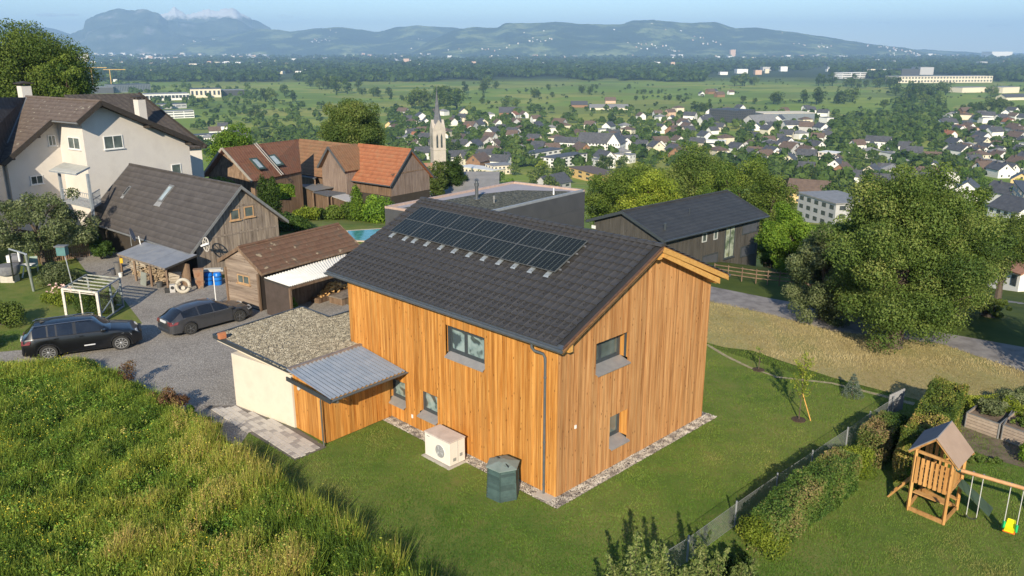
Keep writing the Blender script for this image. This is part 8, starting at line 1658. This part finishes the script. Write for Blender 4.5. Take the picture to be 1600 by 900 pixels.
def fill(poly, n, rmin, rmax, chk=True):
    c = 0; xs_ = [p[0] for p in poly]; ys_ = [p[1] for p in poly]
    for _ in range(n*8):
        if c >= n: break
        px = g_.uniform(min(xs_), max(xs_)); py = g_.uniform(min(ys_), max(ys_))
        if not inside((px, py), poly): continue
        x, y, z = onter(px, py); r = g_.uniform(rmin, rmax)
        if not chk or all((x-a)**2+(y-b)**2 > (r*.5+c_*.75)**2 for a, b, c_ in occ): it.append((x, y, z-.3, r, r*g_.uniform(1.7,2.4))); c += 1
fill([(600,172),(1000,172),(1480,180),(1610,178),(1610,270),(1400,300),(1200,290),(1040,262),(880,270),(700,262),(600,232)], 1150, 2.6, 5.6)
fill([(1300,188),(1480,178),(1478,215),(1400,232),(1300,225)], 190, 4., 6.5); fill([(1388,138),(1470,140),(1482,180),(1400,182)], 60, 5., 8.)
fill([(600,180),(690,176),(700,262),(620,250)], 120, 3, 5.5); fill([(300,225),(480,200),(500,240),(330,250)], 150, 3, 5.5); fill([(780,196),(860,200),(850,262),(790,262)], 90, 3.5, 6); fill([(125,128),(400,130),(420,162),(350,170),(240,172),(125,150)], 170, 3.5, 6.5); fill([(300,160),(520,165),(520,200),(300,205)], 70, 2.5, 5.5); fill([(380,150),(460,170),(500,215),(400,222)], 45, 3, 5.5)
forest('village_trees', 'countless smaller trees and hedges between the village houses', it, 64, 51, 'far', .46)
it = []
for _ in range(24000):
    a = g_.uniform(0,1); py = 90+38*g_.uniform(0,1)**.75; px = g_.uniform(-60,1660)
    lim_ = 126+4*math.sin(px*.013)+3*math.sin(px*.041+1) - (16 if 1100 < px < 1300 else 0)+(16 if px < 300 else 10 if px < 560 else 0) - (8 if 1400 < px < 1560 else 0)
    if py > lim_: continue
    if noise.noise(Vector((px*.012, py*.12, 3))) < -.3: continue
    r = ray(px, py); t_ = (-88.-CH)/r[2]; x, y = t_*r[0], t_*r[1]
    if y > 16000: continue
    rr_ = 7.6*(1+y/5000)*g_.uniform(.7,1.3); it.append((x, y, -88.3, rr_, rr_*1.6))
forest('distant_woods', 'dark belt of distant woods across the plain', it, 16, 52, 'dark', .6)
it = []
for _ in range(1300):
    px = g_.uniform(380,1600); py = g_.uniform(124,178); 
    if noise.noise(Vector((px*.02, py*.2, 9))) < .12: continue
    r = ray(px, py); t_ = (-88.-CH)/r[2]; x, y = t_*r[0], t_*r[1]; rr_ = g_.uniform(1.5,4.); it.append((x, y, -88.2 if y > 1150 else ter(x,y), rr_, rr_*1.7))
forest('field_bushes', 'small bushes and orchard trees dotted over the fields', it, 14, 53, 'far')
# far towns: small blocks joined
def specks(name, label, pts, cols, seed):
    mb = MB(); r = random.Random(seed)
    for (x, y, z, w_, h_) in pts: mb.box(x-w_/2, x+w_/2, y-w_/2, y+w_/2, z-5, z+h_, r.choice(range(len(cols))))
    return stuff(mb.build(name, cols), label, 'buildings')
pts = []; r5 = random.Random(6)
for _ in range(620):
    px = r5.choice([r5.gauss(870,170), r5.gauss(1130,90), r5.gauss(1290,60), r5.uniform(380,1500), r5.uniform(120,400)]); py = 88+abs(r5.gauss(0,3.2)); r = ray(px, py); t_ = (-88.-CH)/r[2]; x, y = t_*r[0], t_*r[1]
    if y < 15500: pts.append((x, y, -88, r5.uniform(18,60), r5.uniform(12,42)*(y/9000)))
for _ in range(420):
    px = r5.uniform(125,560) if r5.random() < .7 else r5.uniform(560,1600); py = r5.uniform(93,118); r = ray(px, py); t_ = (-88.-CH)/r[2]; x, y = t_*r[0], t_*r[1]; pts.append((x, y, -88, r5.uniform(15,50), r5.uniform(10,22)*(y/3500)**.6))
specks('far_town', 'pale specks of the far town below the hills', pts, [WHT, WHT, CRM, VW[5], GRY_], 2)
# ---- hills and mountains
def hill_mat(name, rock=False, mead=.5):
    t = NT(name); v = coords(t, 'World'); f = noi(t, v, .0021, 8, .68); g2 = noi(t, v, .004, 6, .7)
    col = ramp(t, f, [(.36, (.03,.05,.022)), (.5, (.045,.07,.028)), (.55, (.15,.19,.065)), (.64, (.24,.27,.11))]) if not rock else ramp(t, f, [(.38, (.04,.06,.03)), (.55, (.09,.11,.06)), (.62, (.22,.22,.2))])
    col = mix(t, ramp(t, g2, [(.48, 0.), (.6, .8)]), col, (.028,.045,.018))
    if rock:
        sp_ = t.N('SeparateXYZ'); t.L(v, sp_.inputs[0]); nm = noi(t, v, .006, 5, .7); a_ = t.N('Math', operation='MULTIPLY_ADD'); t.L(nm, a_.inputs[0]); a_.inputs[1].default_value = 260; t.L(sp_.outputs[2], a_.inputs[2]); mr = t.N('MapRange'); t.L(a_.outputs[0], mr.inputs[0]); mr.inputs[1].default_value = rock; mr.inputs[2].default_value = rock+70; col = mix(t, mr.outputs[0], col, (.6,.6,.6))
    t.L(col, t.b.inputs['Base Color']); t.b.inputs['Roughness'].default_value = .95; t.b.inputs['Specular IOR Level'].default_value = 0; bump(t, g2, .8, 25.); return t.m
hill_pts = []
def hill(name, prof_px, D0, D1, mat, seed, amp=.16, jag=0., rows=30):
    xs_ = [p[0] for p in prof_px]; lo, hi = xs_[0], xs_[-1]; n = int((hi-lo)/3.); V = []; cols = n+1
    for i in range(n+1):
        px = lo+(hi-lo)*i/n; py = interp(prof_px, px)+noise.noise(Vector((px*.05, seed, 0)))*1.0+noise.noise(Vector((px*.25, seed, 4)))*.7*(1+jag)
        r = ray(px, py); zc = CH+D1/r[1]*r[2]; ux = r[0]/r[1]; fx_ = min(1, (i/n)/.04, (1-i/n)/.04)
        for j in range(rows+6):
            if j <= rows: s = j/rows; D = D0+(D1-D0)*s; z = -95+(zc+95)*(s**.8); x = ux*D
            else: s2 = (j-rows)/6; D = D1+(D1-D0)*s2*.6; z = zc-(zc+95)*s2**1.2; x = ux*D; s = 1
            nz = noise.fractal(Vector((x*.0007, D*.0007, seed)), 1., 2.1, 6); dz = (zc+95)*amp*nz*4*s*(1-s)*1.3
            if j <= rows and s < 1: rr2 = (z+dz-CH)/D; z = min(z+dz, CH+(zc-CH)/D1*D*1.0 if zc > CH else z+dz); z = max(z, -96)
            if seed < 40 and 3 < j < rows-3: hill_pts.append((x, D, z))
            V.append((x, D, z))
    R_ = rows+6; mb = MB(); mb.v = V
    for i in range(n):
        for j in range(R_-1): mb.f.append((i*R_+j, (i+1)*R_+j, (i+1)*R_+j+1, i*R_+j+1))
    mb.mi = [0]*len(mb.f); structure(mb.build(name, mat, smooth=True))
HM = hill_mat('wooded_hills'); RKM = hill_mat('rocky_mountain', 800.); SNM = hill_mat('snowy_mountain', 640.)
hill('hills', [(560,92),(640,80),(680,60),(712,46),(740,42),(775,44),(790,36),(830,36),(870,34),(900,37),(940,38),(970,38),(990,32),(1020,31),(1060,35),(1085,36),(1115,34),(1150,44),(1180,43),(1230,49),(1280,56),(1330,64),(1370,70),(1410,74),(1450,82),(1480,90)], 9300, 11500, HM, 1)
hill('far_hills', [(240,92),(300,60),(360,54),(400,45),(430,46),(455,49),(500,44),(530,42),(560,46),(590,50),(620,42),(655,40),(690,42),(740,46),(800,60),(860,92)], 11200, 13200, HM, 2)
hill('mountains', [(70,92),(103,70),(110,52),(130,46),(134,30),(160,20),(175,15),(185,13),(200,16),(225,14),(245,20),(262,32),(285,34),(310,36),(335,33),(352,27),(370,30),(395,44),(430,52),(470,70),(500,92)], 12200, 14200, RKM, 61, amp=.2, jag=1.)
hill('snow_mountains', [(225,92),(240,34),(252,22),(262,20),(272,10),(280,16),(292,23),(305,20),(325,14),(338,18),(350,13),(366,13),(378,22),(400,32),(420,42),(450,92)], 14400, 15400, SNM, 62, amp=.2, jag=2.)
hill('far_ridge', [(-260,60),(-60,38),(30,36),(80,44),(130,60),(170,92)], 13000, 15200, RKM, 63, amp=.15)
hill('low_ridge', [(1340,90),(1400,76),(1440,77),(1490,80),(1560,84),(1640,88),(1700,92)], 13000, 14000, HM, 65)
pts = []; r6 = random.Random(12)
for _ in range(1300):
    x, y, z = r6.choice(hill_pts); 
    if z > 150 and r6.random() < .75: continue
    q = noise.noise(Vector((x*.0016, y*.0016, 5)))
    if q < .26: continue
    pts.append((x+r6.uniform(-40,40), y+r6.uniform(-40,40), z, r6.uniform(7,20), r6.uniform(5,13)))
specks('hill_village', 'white specks of houses scattered on the wooded hills', pts, [WHT, CRM, VW[5]], 4)
# ---- clouds: a few faint small puffs
CLM = NT('cloud_vapour'); CLM.n.remove(CLM.b); pv = CLM.N('VolumePrincipled'); pv.inputs['Density'].default_value = .0016; pv.inputs['Color'].default_value = (1,1,1,1); CLM.L(pv.outputs[0], CLM.t.nodes['Material Output'].inputs['Volume'])
for i, (px, py, w_, h_, lb) in enumerate(((447,26,22,6,'left of centre, the larger of two'),(478,31,12,5,'left of centre, the smaller of two'),(1382,35,22,4,'right of centre'),(1563,40,32,5,'near the right edge'),(85,24,60,7,'above the left mountain'))):
    D = 30000; c = Vector(atY(px, py, D)); W2, H2 = w_/F*D/2, h_/F*D/2; mb = MB(); r = random.Random(i); t = thing('cloud', f'faint small pale cloud low in the sky, {lb}', 'cloud', c)
    bmm = bmesh.new()
    for k in range(6):
        m_ = Matrix.Translation((r.uniform(-.75,.75)*W2, r.uniform(-1,1)*W2*.4, r.uniform(-.2,.35)*H2)) @ Matrix.Diagonal((W2*r.uniform(.3,.5), W2*.4, H2*r.uniform(.5,.9), 1)); bmesh.ops.create_icosphere(bmm, subdivisions=2, radius=1, matrix=m_)
    me = bpy.data.meshes.new('puff'); bmm.to_mesh(me); bmm.free(); me.materials.append(CLM.m); me.polygons.foreach_set('use_smooth', [True]*len(me.polygons)); put('puff', me, t)
# ================================================================ haze
hz_ = MB().box(-26000,26000,-26000,26000,-97,800).build('haze', M('haze_dummy', (1,1,1)), None); hz_.data.materials.clear()
HZ_ = NT('haze_air'); HZ_.n.remove(HZ_.b); pv = HZ_.N('VolumePrincipled'); pv.inputs['Density'].default_value = 8.5e-5; pv.inputs['Color'].default_value = (.45,.68,1.,1); pv.inputs['Anisotropy'].default_value = 0.
HZ_.L(pv.outputs[0], HZ_.t.nodes['Material Output'].inputs['Volume']); hz_.data.materials.append(HZ_.m); stuff(hz_, 'thin blue summer haze over the whole valley', 'haze')
